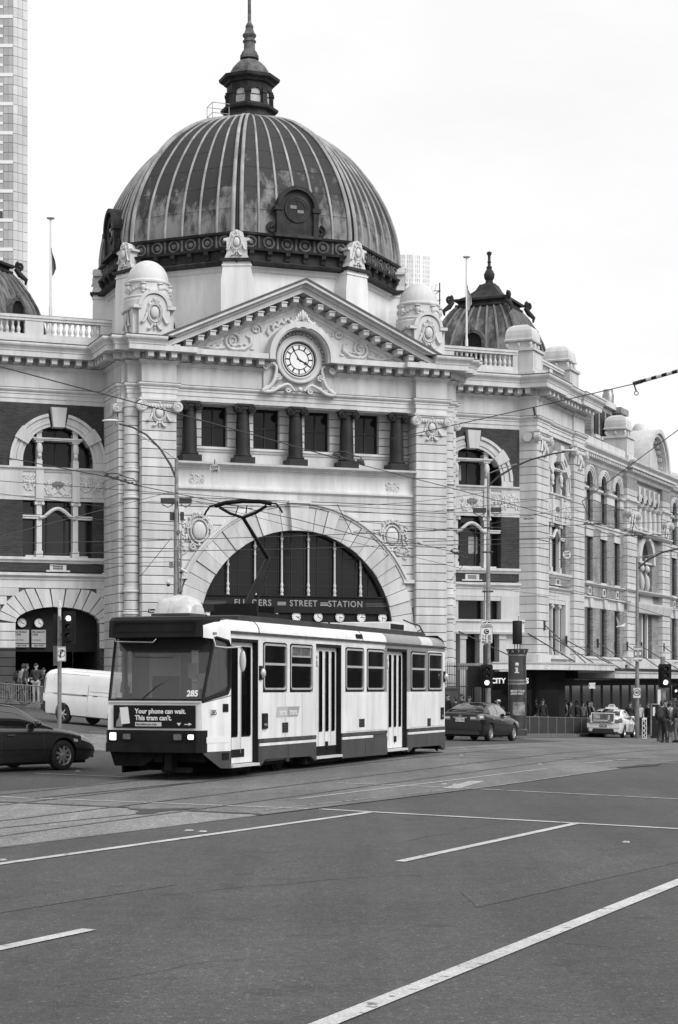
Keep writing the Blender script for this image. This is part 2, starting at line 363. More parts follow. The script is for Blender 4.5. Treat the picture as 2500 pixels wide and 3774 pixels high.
# concrete tram reservations of the two streets
tram_strip = [groundpt(-800, 3226), groundpt(949, 3007), groundpt(1744, 2909), groundpt(2278, 2835), groundpt(2560, 2797), st(75, 10.2), st(110, 12.0), st(110, 25.3), st(76, 25.6), groundpt(2080, 2733), groundpt(1630, 2757), st(50, 20.6), groundpt(300, 2897), groundpt(-800, 2970)]
drape(tram_strip, .004, CONC, 'tramway_pavement', kind='structure')
drape([groundpt(*p) for p in ((-500, 2984), (100, 2956), (470, 2981), (700, 2992), (960, 3004), (700, 3038), (-500, 3184))], .006, CONC2, 'concrete_slab', kind='structure')
drape([st(42, 20.2), st(50, 20.9), st(50, 80), st(42, 80)], .005, CONC2, 'bridge_road_tramway', kind='structure')
# painted lines: each one its own sheet
def line(p, q, wid, mat_, name='lane_marking', lift=.008, wob=0):
    a, b = Vector(groundpt(*p)), Vector(groundpt(*q)); d = (b - a).normalized(); n = Vector((-d.y, d.x)) * wid / 2
    drape([tuple(a + n), tuple(b + n), tuple(b - n), tuple(a - n)], lift, mat_, name, kind='structure')
line((-640, 3275), (1362, 2995), .14, LINE)
line((1180, 2983), (3300, 3100), .13, LINE)
line((1473, 3177), (2123, 3036), .13, LINE)
line((-600, 3625), (331, 3427), .14, LINE)
line((1080, 3823), (3200, 2971), .15, LINE)
line((1768, 2909), (3300, 2986), .10, LINE2)
line((131, 2943), (1148, 2983), .12, LINE3, lift=.010)
line((-20, 2937), (100, 2942), .12, LINE3, lift=.010)
line((1250, 2887), (1728, 2906), .12, LINE3, lift=.010)
line((1100, 2946), (2015, 2834), .10, LINE3, lift=.0102)
line((2150, 2815), (2310, 2799), .10, LINE3, lift=.0102)
line((128, 2851), (500, 2866), .09, LINE3, lift=.010)
line((228, 2671), (395, 2684), .12, LINE3, lift=.0104)
line((330, 2697), (420, 2702), .16, LINE2, lift=.0106)
line((330, 2707), (420, 2709), .12, LINE3, lift=.0106)
line((1660, 2907), (1760, 2880), .30, LINE3, lift=.0102)
line((1930, 2802), (2500, 2812), .10, LINE3, lift=.0104)
# rails: two bright heads with dark grooves, flush in the concrete
def rail(s0, t0, s1, t1, bend=0, n=16):
    P = []
    for i in range(n + 1):
        q = i / n; P.append(Vector(st(s0 + (s1 - s0) * q, t0 + (t1 - t0) * q + bend * q * q)))
    for off, wd, mt, lf in ((0, .075, RAILM, .0125),):
        L_, R_ = [], []
        for i in range(n + 1):
            d = (P[min(i + 1, n)] - P[max(i - 1, 0)]).normalized(); nn = Vector((-d.y, d.x)) * wd / 2
            L_.append(tuple(P[i] + nn)); R_.append(tuple(P[i] - nn))
        drape(L_ + R_[::-1], lf, mt, 'tram_rail', kind='structure')
for t0 in (12.75, 14.15): rail(14, t0 + .35, 110, t0 + .8)
for t0 in (16.95, 18.35): rail(14, t0 - .9, 110, t0 + 2.2)
for s0 in (43.6, 45.0, 47.2, 48.6):
    a, b = st(s0, 10), st(s0, 80); v = (Vector(b) - Vector(a)).normalized(); nn = Vector((-v.y, v.x)) * .05
    drape([tuple(Vector(a) + nn), tuple(Vector(b) + nn), tuple(Vector(b) - nn), tuple(Vector(a) - nn)], .0128, RAILM, 'tram_rail', kind='structure')
# seams of the concrete, a broken patch
def seam(p, q, wid, mat_=ASPH2, lift=.0115): line(p, q, wid, mat_, 'pavement_seam', lift)
seam((0, 2957), (470, 2978), .16); seam((690, 2990), (960, 3003), .18); seam((-40, 3059), (725, 2980), .05, lift=.0112)
seam((130, 2944), (700, 2886), .07, lift=.0113); seam((949, 3007), (1744, 2909), .06, RAILM, lift=.0118); seam((1744, 2909), (2278, 2835), .05, LINE2, lift=.0118)
seam((900, 2996), (1744, 2902), .04, LINE2, lift=.0117)
pp = [(470, 2981), (560, 2984), (640, 2981), (720, 2981), (690, 2986), (600, 2992), (560, 3003), (510, 3004), (500, 2997), (520, 2990), (480, 2986)]
drape([groundpt(*p) for p in pp], .0125, ASPH2, 'road_patch', kind='structure')
pp = [(2270, 2829), (2340, 2823), (2390, 2817), (2440, 2818), (2420, 2823), (2330, 2829), (2290, 2833)]
drape([groundpt(*p) for p in pp], .0125, ASPH2, 'road_patch', kind='structure')
# long tar seams, cracks and a trench patch in the asphalt
TAR = mk_asphalt('tar_seam', .042, .1); ASPH3 = mk_asphalt('resurfaced_strip', .058, .12)
def crack(pts, wd):
    P = [Vector(groundpt(*p)) for p in pts]; rq = random.Random(int(pts[0][0]) + 5); fine = []
    for a, b in zip(P, P[1:]):
        n = max(2, int((b - a).length / .25))
        for i in range(n): q = a + (b - a) * i / n; fine.append(q + Vector((rq.uniform(-.04, .04), rq.uniform(-.05, .05))))
    L_, R_ = [], []
    for i, q in enumerate(fine):
        d = (fine[min(i + 1, len(fine) - 1)] - fine[max(i - 1, 0)]).normalized(); nn = Vector((-d.y, d.x)) * wd * rq.uniform(.3, 1) / 2; L_.append(tuple(q + nn)); R_.append(tuple(q - nn))
    drape(L_ + R_[::-1], .0045, TAR, 'road_crack', kind='structure')
crack([(600, 3300), (900, 3270), (1300, 3235), (1800, 3215)], .02); crack([(200, 3640), (700, 3560), (1000, 3520)], .012); crack([(2100, 3480), (2300, 3500), (2560, 3470)], .012); crack([(1500, 3100), (1700, 3060), (1900, 3020)], .02)
drape([groundpt(*p) for p in ((1700, 3290), (2560, 3110), (2560, 3165), (1760, 3345))], .0035, ASPH3, 'road_patch', kind='structure')
drape([groundpt(*p) for p in ((-60, 3330), (620, 3230), (650, 3262), (-60, 3375))], .0035, ASPH3, 'road_patch', kind='structure')
# raised pavement markers
mbm = MB(); mbm.add([(-.05, -.045, 0), (.05, -.045, 0), (.05, .045, 0), (-.05, .045, 0), (-.035, -.03, .014), (.035, -.03, .014), (.035, .03, .014), (-.035, .03, .014)], [(0, 1, 5, 4), (1, 2, 6, 5), (2, 3, 7, 6), (3, 0, 4, 7), (4, 5, 6, 7)])
mk_me = mbm.mesh('pavement_marker', LINE2)
where = [] and ['beside the long white line in front of the tram', 'in the concrete tramway right of the tram', 'by the solid line at the left edge', 'beside the dashed line', 'on the dark road in the foreground']
for px, py, k in ((697, 3063, 'left of the pair in front of the tram'), (747, 3067, 'right of the pair in front of the tram'), (5, 3172, 'on the solid line at the left edge'), (1637, 2891, 'left of the pair on the concrete below the tram tail'), (1678, 2893, 'right of the pair on the concrete below the tram tail'), (288, 2844, 'beside the front wheel of the dark wagon'), (1700, 2785, 'on the concrete just right of the tram tail'), (1990, 2817, 'on the concrete below the charcoal sedan'), (2308, 3106, 'on the dark road right of the dashed line')):
    x, y = groundpt(px, py)
    o = inst('pavement_marker', mk_me, None, Matrix.Translation((x, y, gz(x, y) + .006)) @ Matrix.Rotation(R(66), 4, 'Z'))
    tag(o, 'small white raised pavement marker ' + k, 'road marker', 'raised pavement markers')
# kerbed pavement round the station corner
pv = sub(st(64, 80), st(64, 36), 14) + [st(64.6, 33.2), st(66, 31), st(68, 29.2), st(70.5, 27.8), st(73, 26.9), st(76, 26.4)] + sub(st(78, 26.4), st(140, 26.4), 16) + [st(140, 90), st(64, 90)]
drape(pv, .13, PAVE, 'pavement', side=.16, kind='structure')
kb = []
edge = pv[:37]
for i in range(len(edge) - 1):
    a, b = Vector(edge[i]), Vector(edge[i + 1]); d = (b - a).normalized(); n = Vector((d.y, -d.x)) * .14
    if (Vector((-2, 84)) - a).dot(n) > 0: n = -n
    a2, b2 = a + d * .01, b - d * .01
    drape([tuple(a2), tuple(b2), tuple(b2 + n), tuple(a2 + n)], .14, KERB, 'kerb_stone', side=.17, kind='structure')
# ------------------------------------------------------------------ the station
I4 = Matrix.Identity(4)
OM = (-1.968, 84.0, 0.0)
MMW = Matrix.Translation(OM) @ Matrix.Rotation(R(21), 4, 'Z')
GG = MMW.inverted() @ Matrix.Translation((9.947, 91.298, 0)) @ Matrix.Rotation(R(66), 4, 'Z')
station = thing('station_building', 'long pale stone and brick railway station with big domed corner entrance', 'building', OM, R(21))
def part(mb, name, mat_, fr=I4, parent=None, smooth=False, ang=35):
    return mb.build(name, mat_, parent if parent else station, fr, smooth, ang)
A0, A1, F1, B1, M1, C1, Y1 = 14.6, 15.26, 16.12, 16.32, 16.6, 16.84, 17.2
P_ARCH = [(-.3, A0), (0, A0), (0, 14.82), (.035, 14.822), (.035, 15.02), (.07, 15.022), (.07, 15.1), (.13, 15.14), (.17, 15.2), (.17, A1), (-.3, A1 + .02)]
P_FLASH = [(-.2, A1 + .021), (.175, A1 + .004), (.18, A1 + .028), (-.2, A1 + .05)]
P_FRZ = [(-.3, A1 + .0), (.0, A1 + .0), (.0, F1), (-.3, F1)]
P_BED = [(-.3, F1), (.03, F1), (.05, 16.17), (.10, 16.22), (.12, 16.28), (.0, 16.3), (-.02, M1 - .002), (-.3, M1 - .002)]
P_COR = [(-.3, M1), (.76, M1), (.76, C1), (-.3, C1)]
P_CYM = [(-.3, C1 + .002), (.79, C1 + .002), (.80, 16.9), (.85, 16.98), (.93, 17.06), (.96, 17.12), (.96, Y1), (-.3, Y1 + .06)]
P_CAP = [(-.3, Y1 + .062), (.965, Y1 + .002), (.975, Y1 + .045), (-.3, Y1 + .11)]
# modillion block: a bracket with a scrolled underside
mb = MB(); mb.prism([(0, 0), (.60, 0), (.60, -.24), (.57, -.27), (.3, -.27), (.22, -.3), (.05, -.3), (0, -.3)], -.13, .13)
mb.v = [(y, -x, z) for x, y, z in mb.v]; mb.bx(-.155, .155, 0, .635, -.06, -.001)
MODM = mb.mesh('modillion', STONE2)
def path_seg(path):
    for (a, b) in zip(path, path[1:]):
        a, b = Vector(a), Vector(b); L = (b - a).length
        if L > .2: yield a, b, L, (b - a) / L
def modillions(par, path, pitch=.575, z=M1, sc=1.0, off=.0, trim0=.0, trim1=.0):
    for a, b, L, d in path_seg(path):
        n = max(1, round(L / pitch)); nn = Vector((-d.y, d.x))
        for i in range(n):
            p = a + d * (L * (i + .5) / n) + nn * off
            an = math.atan2(-d.y, d.x)
            inst('modillion', MODM, par, T(p.x, p.y, z) @ Matrix.Rotation(an, 4, 'Z') @ Matrix.Diagonal((sc, sc, sc, 1)))
def entab(path, fr=I4, cyma=True, dent=True, frieze=True, tag_=''):
    if frieze:
        part(MB().sweep(P_ARCH, path), 'architrave', STONE2, fr); part(MB().sweep(P_FLASH, path), 'flashing', LEADCAP, fr); part(MB().sweep(P_FRZ, path), 'frieze', STONE, fr)
    c = part(MB().sweep(P_BED, path).sweep(P_COR, path), 'cornice', STONE2, fr)
    if dent: modillions(c, path)
    if cyma:
        part(MB().sweep(P_CYM, path), 'cornice_moulding', STONE2, fr); part(MB().sweep(P_CAP, path), 'cornice_capping', LEADCAP, fr)
    return c
def courses(name, fr, u0, u1, w0, w1, z0, z1, pitch=.40, mat_=STONE, gap=.028, ch=.02, core=True, parent=None):
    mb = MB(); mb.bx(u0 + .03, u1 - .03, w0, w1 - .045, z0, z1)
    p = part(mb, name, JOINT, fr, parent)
    n = max(1, round((z1 - z0) / pitch)); h = (z1 - z0) / n
    me = MB().chb(u0, u1, w0 + .005, w1, gap / 2, h - gap / 2, ch).mesh('course', mat_)
    for i in range(n): inst('course', me, p, T(0, 0, z0 + i * h))
    return p
def cat(P, q):
    n = len(P) - 1; q = min(max(q, 0), 1) * n; i = min(int(q), n - 1); f = q - i
    p = [P[max(min(i + k, n), 0)] for k in (-1, 0, 1, 2)]
    return tuple(.5 * (2 * p[1][k] + (p[2][k] - p[0][k]) * f + (2 * p[0][k] - 5 * p[1][k] + 4 * p[2][k] - p[3][k]) * f * f + (3 * p[1][k] - p[0][k] - 3 * p[2][k] + p[3][k]) * f ** 3) for k in range(len(p[1])))
# ornaments -------------------------------------------------------
def orn_cartouche():
    mb = MB()
    mb.sph((0, -.07, .08), (.17, .08, .22), 14, 8)
    for rx, rz, r in ((.25, .32, .035), (.31, .40, .022)):
        mb.tube([(rx * math.sin(a), -.05, .07 + rz * math.cos(a) * (1.1 if math.cos(a) < 0 else .95)) for a in [2 * math.pi * i / 24 for i in range(25)]], r, 6)
    for s in (-1, 1):
        mb.tube(spiral(s * .13, .46, .06, .11, .015, 1.5, 90 + s * 60, s, 18), [.035 * (1 - i / 26) for i in range(19)], 5)
        mb.tube([(s * .3, -.05, .05), (s * .36, -.06, -.12), (s * .42, -.07, -.25), (s * .5, -.08, -.32), (s * .55, -.08, -.29), (s * .52, -.08, -.25)], [.03, .045, .05, .05, .04, .02], 6)
        mb.tube([(s * .08, -.05, -.32), (s * .12, -.06, -.45), (s * .2, -.07, -.54), (s * .28, -.07, -.54), (s * .28, -.07, -.49)], [.05, .05, .055, .045, .025], 6)
        mb.sph((s * .2, -.06, .38), (.06, .05, .09), 8, 5); mb.sph((s * .33, -.05, -.02), (.05, .04, .08), 8, 5)
    mb.sph((0, -.07, .56), (.07, .06, .1), 8, 5); mb.sph((0, -.06, -.38), (.06, .05, .07), 8, 5); mb.sph((0, -.06, -.52), (.04, .05, .06), 8, 5)
    return mb.mesh('cartouche', STONE2, True, 60)
CART = orn_cartouche()
def orn_relief(W, H, seed, name='relief_ornament', dens=1.0, sym=True):
    rr = random.Random(seed); mb = MB()
    n = int(7 * dens)
    for i in range(n):
        cu, cz = rr.uniform(.06, .5) * W, rr.uniform(-.38, .38) * H; r0 = rr.uniform(.12, .24) * H; k = rr.choice((-1, 1)); a0 = rr.uniform(0, 360)
        for s in ((1, -1) if sym else (1,)):
            mb.tube(spiral(s * cu, cz, .02, r0, r0 * .12, 1.3, a0 if s > 0 else 180 - a0, k * s, 14), [.035 * H * (1.15 - i2 / 20) + .006 for i2 in range(15)], 5)
        for q in range(3):
            a = rr.uniform(0, 6.28); x, z = cu + math.cos(a) * r0 * 1.25, cz + math.sin(a) * r0 * 1.25
            if abs(z) < H * .48 and 0 < x < W * .52:
                for s in ((1, -1) if sym else (1,)): mb.sph((s * x, -.02, z), (.05 * H + .012, .03, .085 * H + .012), 7, 4)
    if sym: mb.sph((0, -.03, 0), (.1 * H, .06, .22 * H), 10, 6)
    return mb.mesh(name, STONE2, True, 60)
REL_W = orn_relief(1.4, .95, 3); REL_S = orn_relief(.9, .95, 5, dens=.8); REL_C = orn_relief(1.2, .75, 9, dens=1.0, sym=False); REL_B = orn_relief(1.05, .95, 14)
def orn_medal():
    mb = MB(); mb.sph((0, -.06, 0), (.33, .12, .4), 16, 8)
    for rx, rz, r in ((.42, .5, .045), (.58, .66, .04)):
        mb.tube([(rx * math.sin(a), -.06, rz * math.cos(a)) for a in [2 * math.pi * i / 26 for i in range(27)]], r, 6)
    for s in (-1, 1):
        mb.tube(spiral(s * .56, .2, .08, .15, .02, 1.5, 90, s, 16), .04, 5); mb.tube(spiral(s * .3, -.72, .07, .17, .02, 1.3, 90, -s, 16), .045, 5)
        mb.tube(spiral(s * .22, .68, .07, .15, .02, 1.3, -60, s, 16), .04, 5)
        mb.sph((s * .62, -.05, -.3), (.07, .05, .16), 8, 5); mb.sph((s * .45, -.05, .55), (.08, .05, .1), 8, 5)
    mb.sph((0, -.07, .72), (.1, .07, .13), 8, 5); mb.sph((0, -.07, -.62), (.07, .06, .1), 8, 5)
    for i in range(9):
        mb.sph((.7 + .07 * i * .4, -.04, .5 - i * .16), (.07, .04, .05), 6, 4); mb.sph((.82 - .05 * (i % 3), -.04, .44 - i * .16), (.06, .04, .06), 6, 4)
    mb.tube([(.62, -.04, -.7), (.75, -.05, -.85), (.6, -.05, -.95), (.8, -.05, -1.05)], .03, 5)
    return mb.mesh('medallion', STONE2, True, 60)
MEDAL = orn_medal()
def orn_volute(mat_):
    mb = MB(); mb.lathe([(.235, -.14), (.235, .12)], n=18, axis='w'); mb.tube(spiral(0, 0, .13, .22, .02, 2.4, 90, -1, 34), .026, 5); mb.lathe([(.05, .1), (.05, .17), (.0, .18)], n=10, axis='w')
    return mb.mesh('volute', mat_, True, 40)
VOL, VOLD = orn_volute(STONE2), orn_volute(COLST)
def capital(fr, u0, u1, w, z=14.58, orn=True, side=None):
    W = u1 - u0; mb = MB(); mb.bx(u0 - .14, u1 + .14, w - .5, w + .17, z - .10, z); mb.bx(u0 - .07, u1 + .07, w - .5, w + .11, z - .18, z - .101)
    mb.bx(u0 - .02, u1 + .02, w - .45, w + .06, z - .42, z - .181)
    n = int(W / .16)
    for i in range(n): mb.sph((u0 + .18 + (W - .36) * i / max(n - 1, 1), -w - .07, z - .34), (.06, .05, .085), 7, 5)
    p = part(mb, 'pilaster_capital', STONE2, fr)
    for s, u in ((1, u0 - .02), (-1, u1 + .02)): inst('volute', VOL, p, T(u, w + .05, z - .36) @ Matrix.Diagonal((s, 1, 1, 1)))
    if orn: inst('cartouche', CART, p, T((u0 + u1) / 2, w, z - .72) @ Matrix.Diagonal((min(1.05, W / 1.35), 1, .95, 1)))
    if side is not None:                                          # return volute on the flank
        inst('volute', VOL, p, T(u0 - .05 if side < 0 else u1 + .05, w - .45, z - .36) @ Matrix.Rotation(R(90), 4, 'Z'))
    return p
# ---- entrance portal ------------------------------------------------
WC, WP = .10, .40                               # wall plane, pilaster plane
ZC, RI, RO = 4.15, 4.75, 5.85
arc = lambda r, a0, a1, n: [(r * math.cos(R(a0 + (a1 - a0) * i / n)), ZC + r * math.sin(R(a0 + (a1 - a0) * i / n))) for i in range(n + 1)]
mb = MB(); mb.prism([(-5.95, -1.5), (-RO + .3, -1.5)] + arc(RO - .3, 180, 0, 40) + [(RO - .3, -1.5), (5.95, -1.5), (5.95, 10.5), (-5.95, 10.5)], -.6, WC - .05)
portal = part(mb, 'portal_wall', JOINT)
z = -1.5; pitch = .405
zs = [-1.5 + pitch * i for i in range(33)]
for i, z0 in enumerate(zs):
    z1 = min(z0 + pitch, 10.56)
    if z0 > 10.3: break
    for s in (-1, 1):
        e = lambda q: math.sqrt(max(0, (RO + .05) ** 2 - (max(q, ZC) - ZC) ** 2))
        ua, ub = e(z0 + .014), e(z1 - .014)
        if ua > 5.86: ua = 5.86
        if ub > 5.86: ub = 5.86
        zm = (z0 + z1) / 2; um = min(5.86, e(zm))
        if z1 < 4.0: continue
        poly = [(ua, z0 + .019), (5.9, z0 + .019), (5.9, z1 - .019), (ub, z1 - .019)]
        if ub < .2 and ua < .2: poly = [(0.0, z0 + .014), (5.9, z0 + .014), (5.9, z1 - .014), (0.0, z1 - .014)]
        if ua > 5.8: continue
        if s < 0: poly = [(-u, q) for u, q in poly[::-1]]
        mb = MB(); mb.prism(poly, -.5, WC); mb.build('course', STONE, portal)
# arch of rusticated voussoirs with keystone
mb = MB(); mb.ring(0, ZC, RI - .03, RO - .02, -2, 182, -.6, WC + .02, 60)
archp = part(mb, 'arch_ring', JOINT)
NV = 31; st_ = 184 / NV
vm, vm2 = [MB().ring(0, 0, RI, RO, 90 - st_ / 2 + .16, 90 + st_ / 2 - .16, -.55, q, 3).mesh('voussoir', STONE) for q in (WC + .09, WC + .15)]
for i in range(NV):
    if i == NV // 2: continue
    a = -2 + st_ * (i + .5)
    inst('voussoir', vm2 if i % 3 == 0 else vm, archp, T(0, 0, ZC) @ Matrix.Rotation(-R(a - 90), 4, 'Y'))
mb = MB(); mb.prism([(-.36, ZC + RI - .03), (.36, ZC + RI - .03), (.46, ZC + RO + .12), (-.46, ZC + RO + .12)], -.4, WC + .34); mb.bx(-.54, .54, -.2, WC + .44, ZC + RO + .12, ZC + RO + .24)
mb.build('keystone', STONE2, archp)
mb = MB(); mb.ring(0, ZC, RO + .02, RO + .13, 25, 155, -.2, WC + .14, 44); mb.ring(0, ZC, RO + .132, RO + .24, 25, 155, -.2, WC + .22, 44)
for s in (-1, 1): mb.bx(min(s * 5.28, s * 5.86), max(s * 5.28, s * 5.86), -.2, WC + .2, 6.56, 6.72)
mb.build('hood_moulding', STONE2, archp)
for s in (-1, 1): courses('arch_jamb', I4, min(s * RI, s * RO), max(s * RI, s * RO), -.6, WC + .09, -1.5, ZC - .17, .41)
# lunette window, name board, clocks
wg = -.30
mb = MB(); mb.prism(arc(RI + .1, 18, 162, 40) + [(-4.5, 5.6), (4.5, 5.6)], wg - .05, wg); lun = part(mb, 'lunette_window', GLASS)
mb = MB()
for u in [-4.0 + .64 * i for i in range(14)]:
    h = math.sqrt(max(RI * RI - u * u, 0)) + ZC
    if h > 6.2: mb.bx(u - .018, u + .018, wg, wg + .03, 5.8, h)
for zz in (6.35, 7.0, 7.65, 8.3):
    e_ = math.sqrt(RI * RI - (zz - ZC) ** 2); mb.bx(-e_, e_, wg, wg + .025, zz - .015, zz + .015)
mb.build('glazing_bars', FRAME, lun)
colp = [(.085, 5.88), (.085, 5.98), (.05, 6.0), (.06, 6.04), (.085, 6.12), (.07, 6.22), (.045, 6.27), (.075, 6.36), (.075, 6.42), (.05, 6.46), (.048, 6.55)]
for k in range(6):
    u = -3.26 + 1.304 * k; h = math.sqrt(RI * RI - u * u) + ZC
    pr = colp + [(.044, h - .75), (.06, h - .74), (.06, h - .7), (.045, h - .68), (.045, h - .42), (.08, h - .38), (.085, h - .3), (.05, h - .28), (.05, h + .02)]
    MB().lathe(pr, (u, -(wg + .12), 0), 10).build('mullion_column', STONE2, lun, None, True, 50)
mb = MB(); mb.bx(-4.74, 4.74, wg - .1, .02, 5.2, 5.84); mb.bx(-4.7, 4.7, wg - .1, .09, 5.841, 5.9); mb.bx(-4.78, 4.78, wg - .1, .06, 5.1, 5.199); mb.bx(-4.82, 4.82, wg - .3, -.06, 4.5, 5.099)
board = part(mb, 'name_board', BLACK); PALE = mk('pale_lettering', .27, .5)
for word, u in (('FLINDERS', -2.13), ('STREET', .335), ('STATION', 2.42)):
    text('lettering', word, .40, PALE, board, u, .03, 5.53, .008, bold=.006, sx=.94, space=1.14)
for ua, ub in ((-4.6, -3.4), (-.93, -.52), (1.17, 1.55), (3.45, 4.6)):
    for q in (-.06, .0, .06): MB().bx(ua, ub, .02, .03, 5.52 + q - .008, 5.52 + q + .008).build('stripe', SIGNW if abs(ua) < 2 else GREYP, board)
def dial(par, r, hour, minute, fr, w=.02, fancy=False):
    MB().lathe([(r * 1.0, -.02), (r * 1.0, 0), (0, .001)], (0, 0, 0), 32, 'w').build('dial', DIAL, par, fr)
    mb = MB(); mb.ring(0, 0, r * (.965 if fancy else .96), r * 1.03, 0, 360, 0, .03, 40)
    if fancy: mb.ring(0, 0, r * .86, r * .885, 0, 360, .003, .01, 40); mb.ring(0, 0, r * .575, r * .62, 0, 360, .003, .012, 40)
    mb.build('rim', BLACK, par, fr)
    def bar(mb, a, r0, r1, w0, w1, y):
        c, q = math.cos(a), math.sin(a)
        return mb.add([(r * r0 * q - w0 * c, y, r * r0 * c + w0 * q), (r * r0 * q + w0 * c, y, r * r0 * c - w0 * q), (r * r1 * q + w1 * c, y, r * r1 * c - w1 * q), (r * r1 * q - w1 * c, y, r * r1 * c + w1 * q)], [(0, 1, 2, 3)])
    if fancy:
        for k in range(12): bar(MB(), R(30 * k), .6, .87, r * .045, r * .04, -.006).build('hour_mark', BLACK, par, fr)
        mb = MB()
        for k in range(60): bar(mb, R(6 * k + 3), .88, .97, r * .012, r * .012, -.007)
        mb.build('minute_track', BLACK, par, fr)['kind'] = 'stuff'
    else:
        mb = MB()
        for k in range(12): bar(mb, R(30 * k), .66, .88, r * .05, r * .045, -.006)
        mb.build('hour_marks', BLACK, par, fr)['kind'] = 'stuff'
    for nm, a, L, wd in (('minute_hand', minute * 6, .9, .03), ('hour_hand', (hour % 12 + minute / 60) * 30, .6, .045)):
        mb = MB(); mb.prism([(-wd * r, -.15 * r), (wd * r, -.15 * r), (wd * r * .8, L * r * .62), (wd * r * (2.6 if nm[0] == 'h' else 1), L * r * .74), (0, L * r), (-wd * r * (2.6 if nm[0] == 'h' else 1), L * r * .74), (-wd * r * .8, L * r * .62)], .012, .02 if nm[0] == 'm' else .017)
        mb.build(nm, BLACK, par, fr @ Matrix.Rotation(R(a), 4, 'Y'))
CKW = ['first', 'second', 'third', 'fourth', 'fifth', 'sixth', 'seventh', 'eighth', 'ninth']
for k in range(9):
    pos = MMW @ T((k - 4) * 1.075, .0, 4.93)
    c = thing('departure_clock', 'round white clock, %s from the left in the row under the station name board' % CKW[k], 'clock', pos.translation, R(21), 'row of clocks over the main entrance')
    dial(c, .235, 3, (53, 32, 59, 50, 20, 58, 30, 5, 30)[k], I4)
    MB().bx(-.05, .05, -.08, -.02, -.1, .1).build('mount', BLACK, c)
    q = text('sign_panel', ('LILYDALE', 'BELGRAVE', 'GLEN WAVERLEY', 'ALAMEIN', 'PAKENHAM', 'CRANBOURNE', 'FRANKSTON', 'SANDRINGHAM', 'WERRIBEE')[k], .12, BLACK, c, 0, .012, -.36)
    MB().bx(-.48, .48, -.06, .0, -.46, -.26).build('sign_board', SIGNW, c)
# hall behind the entrance
def hall(fr, u0, u1, z0, z1, d, w0):
    mb = MB(); t = .1
    mb.bx(u0, u1, w0 - d - t, w0 - d, z0, z1); mb.bx(u0 - t, u0 - .001, w0 - d, w0, z0, z1); mb.bx(u1 + .001, u1 + t, w0 - d, w0, z0, z1); mb.bx(u0, u1, w0 - d, w0, z1 + .001, z1 + t)
    p = part(mb, 'entrance_hall', DARKIN, fr)
    part(MB().bx(u0, u1, w0 - d, w0 + .4, z0 - .1, z0), 'hall_floor', PLINTH, fr); return p
hall(I4, -4.75, 4.75, .28, 4.5, 5, -.65)
for k in range(4): courses('entrance_pier', I4, -3.4 + k * 2.1, -2.9 + k * 2.1, -1.2, -.7, .3, 4.5, .5, PLINTH)
# band between arch and colonnade
mb = MB(); mb.sweep([(-.6, 10.55), (.0, 10.55), (.04, 10.6), (.1, 10.64), (.1, 10.7), (.02, 10.72), (.02, 10.75), (-.02, 10.82), (-.05, 10.95), (-.06, 11.1), (-.05, 11.3), (.0, 11.5), (.03, 11.52), (.03, 11.58), (-.6, 11.58)], [(-5.9, WC), (5.9, WC)])
band = part(mb, 'panel_band', STONE2, smooth=True, ang=25)
for s in (-1, 1): inst('scroll_ornament', REL_C, band, T(s * 5.1, WC - .06, 11.08) @ Matrix.Diagonal((s * -1, 1, 1, 1)))
part(MB().sweep([(-.6, 11.581), (.08, 11.581), (.1, 11.66), (.2, 11.72), (.34, 11.76), (.36, 11.85), (-.6, 11.87)], [(-5.88, WC), (5.88, WC)]), 'balcony_ledge', STONE2)
# loggia with dark columns
WB = -.62
UC = [-5.09, -2.56, 0.0, 2.53, 5.07]; WIN = [(-4.38, -3.14), (-1.89, -.60), (.62, 1.88), (3.14, 4.38)]
part(MB().bx(-5.95, 5.95, WB - .6, WB - .02, 11.86, 12.52), 'loggia_dado', STONE)
sl = part(MB().sweep([(-.1, 12.44), (.03, 12.44), (.06, 12.52), (.12, 12.56), (.12, 12.66), (-.3, 12.68)], [(-5.9, WB), (5.9, WB)]), 'loggia_sill', STONE2)
ed = [-5.95] + [q for w_ in WIN for q in w_] + [5.95]
for a, b in zip(ed[::2], ed[1::2]): courses('loggia_pier', I4, a, b, WB - .5, WB, 12.69, A0, .385)
for a, b in WIN:
    mb = MB(); mb.bx(a, b, WB - .38, WB - .34, 12.69, A0); g = part(mb, 'window', GLASS)
    mb = MB(); f_ = .05
    mb.bx(a, a + f_, WB - .34, WB - .28, 12.69, A0); mb.bx(b - f_, b, WB - .34, WB - .28, 12.69, A0); mb.bx(a, b, WB - .34, WB - .285, 13.6, 13.66); mb.bx((a + b) / 2 - .03, (a + b) / 2 + .03, WB - .34, WB - .29, 12.69, A0); mb.bx(a, b, WB - .34, WB - .285, 12.69, 12.76)
    mb.build('window_frame', FRAME, g)
cp = [(.40, 12.17), (.40, 12.2), (.42, 12.24), (.40, 12.29), (.345, 12.32), (.335, 12.4)] + [(.335 - .05 * q * q, 12.4 + 1.75 * q) for q in (.2, .4, .6, .8, 1)] + [(.31, 14.16), (.31, 14.2), (.285, 14.22), (.285, 14.3), (.33, 14.4)]
for u in UC:
    mb = MB(); mb.lathe([(r, z) for r, z in cp], (u, .12, 0), 20)
    c = part(mb, 'loggia_column', COLST, smooth=True, ang=40)
    mb = MB(); mb.bx(u - .45, u + .45, -.57, .33, 11.87, 12.168); mb.build('column_base', COLST, c)
    mb = MB(); mb.bx(u - .40, u + .40, -.50, .26, 14.5, A0 - .002); mb.bx(u - .34, u + .34, -.44, .2, 14.36, 14.499); mb.build('column_capital', COLST, c)
    for s in (-1, 1): inst('volute', VOLD, c, T(u + s * .33, .16, 14.36) @ Matrix.Diagonal((s * -.8, 1, .8, 1)))
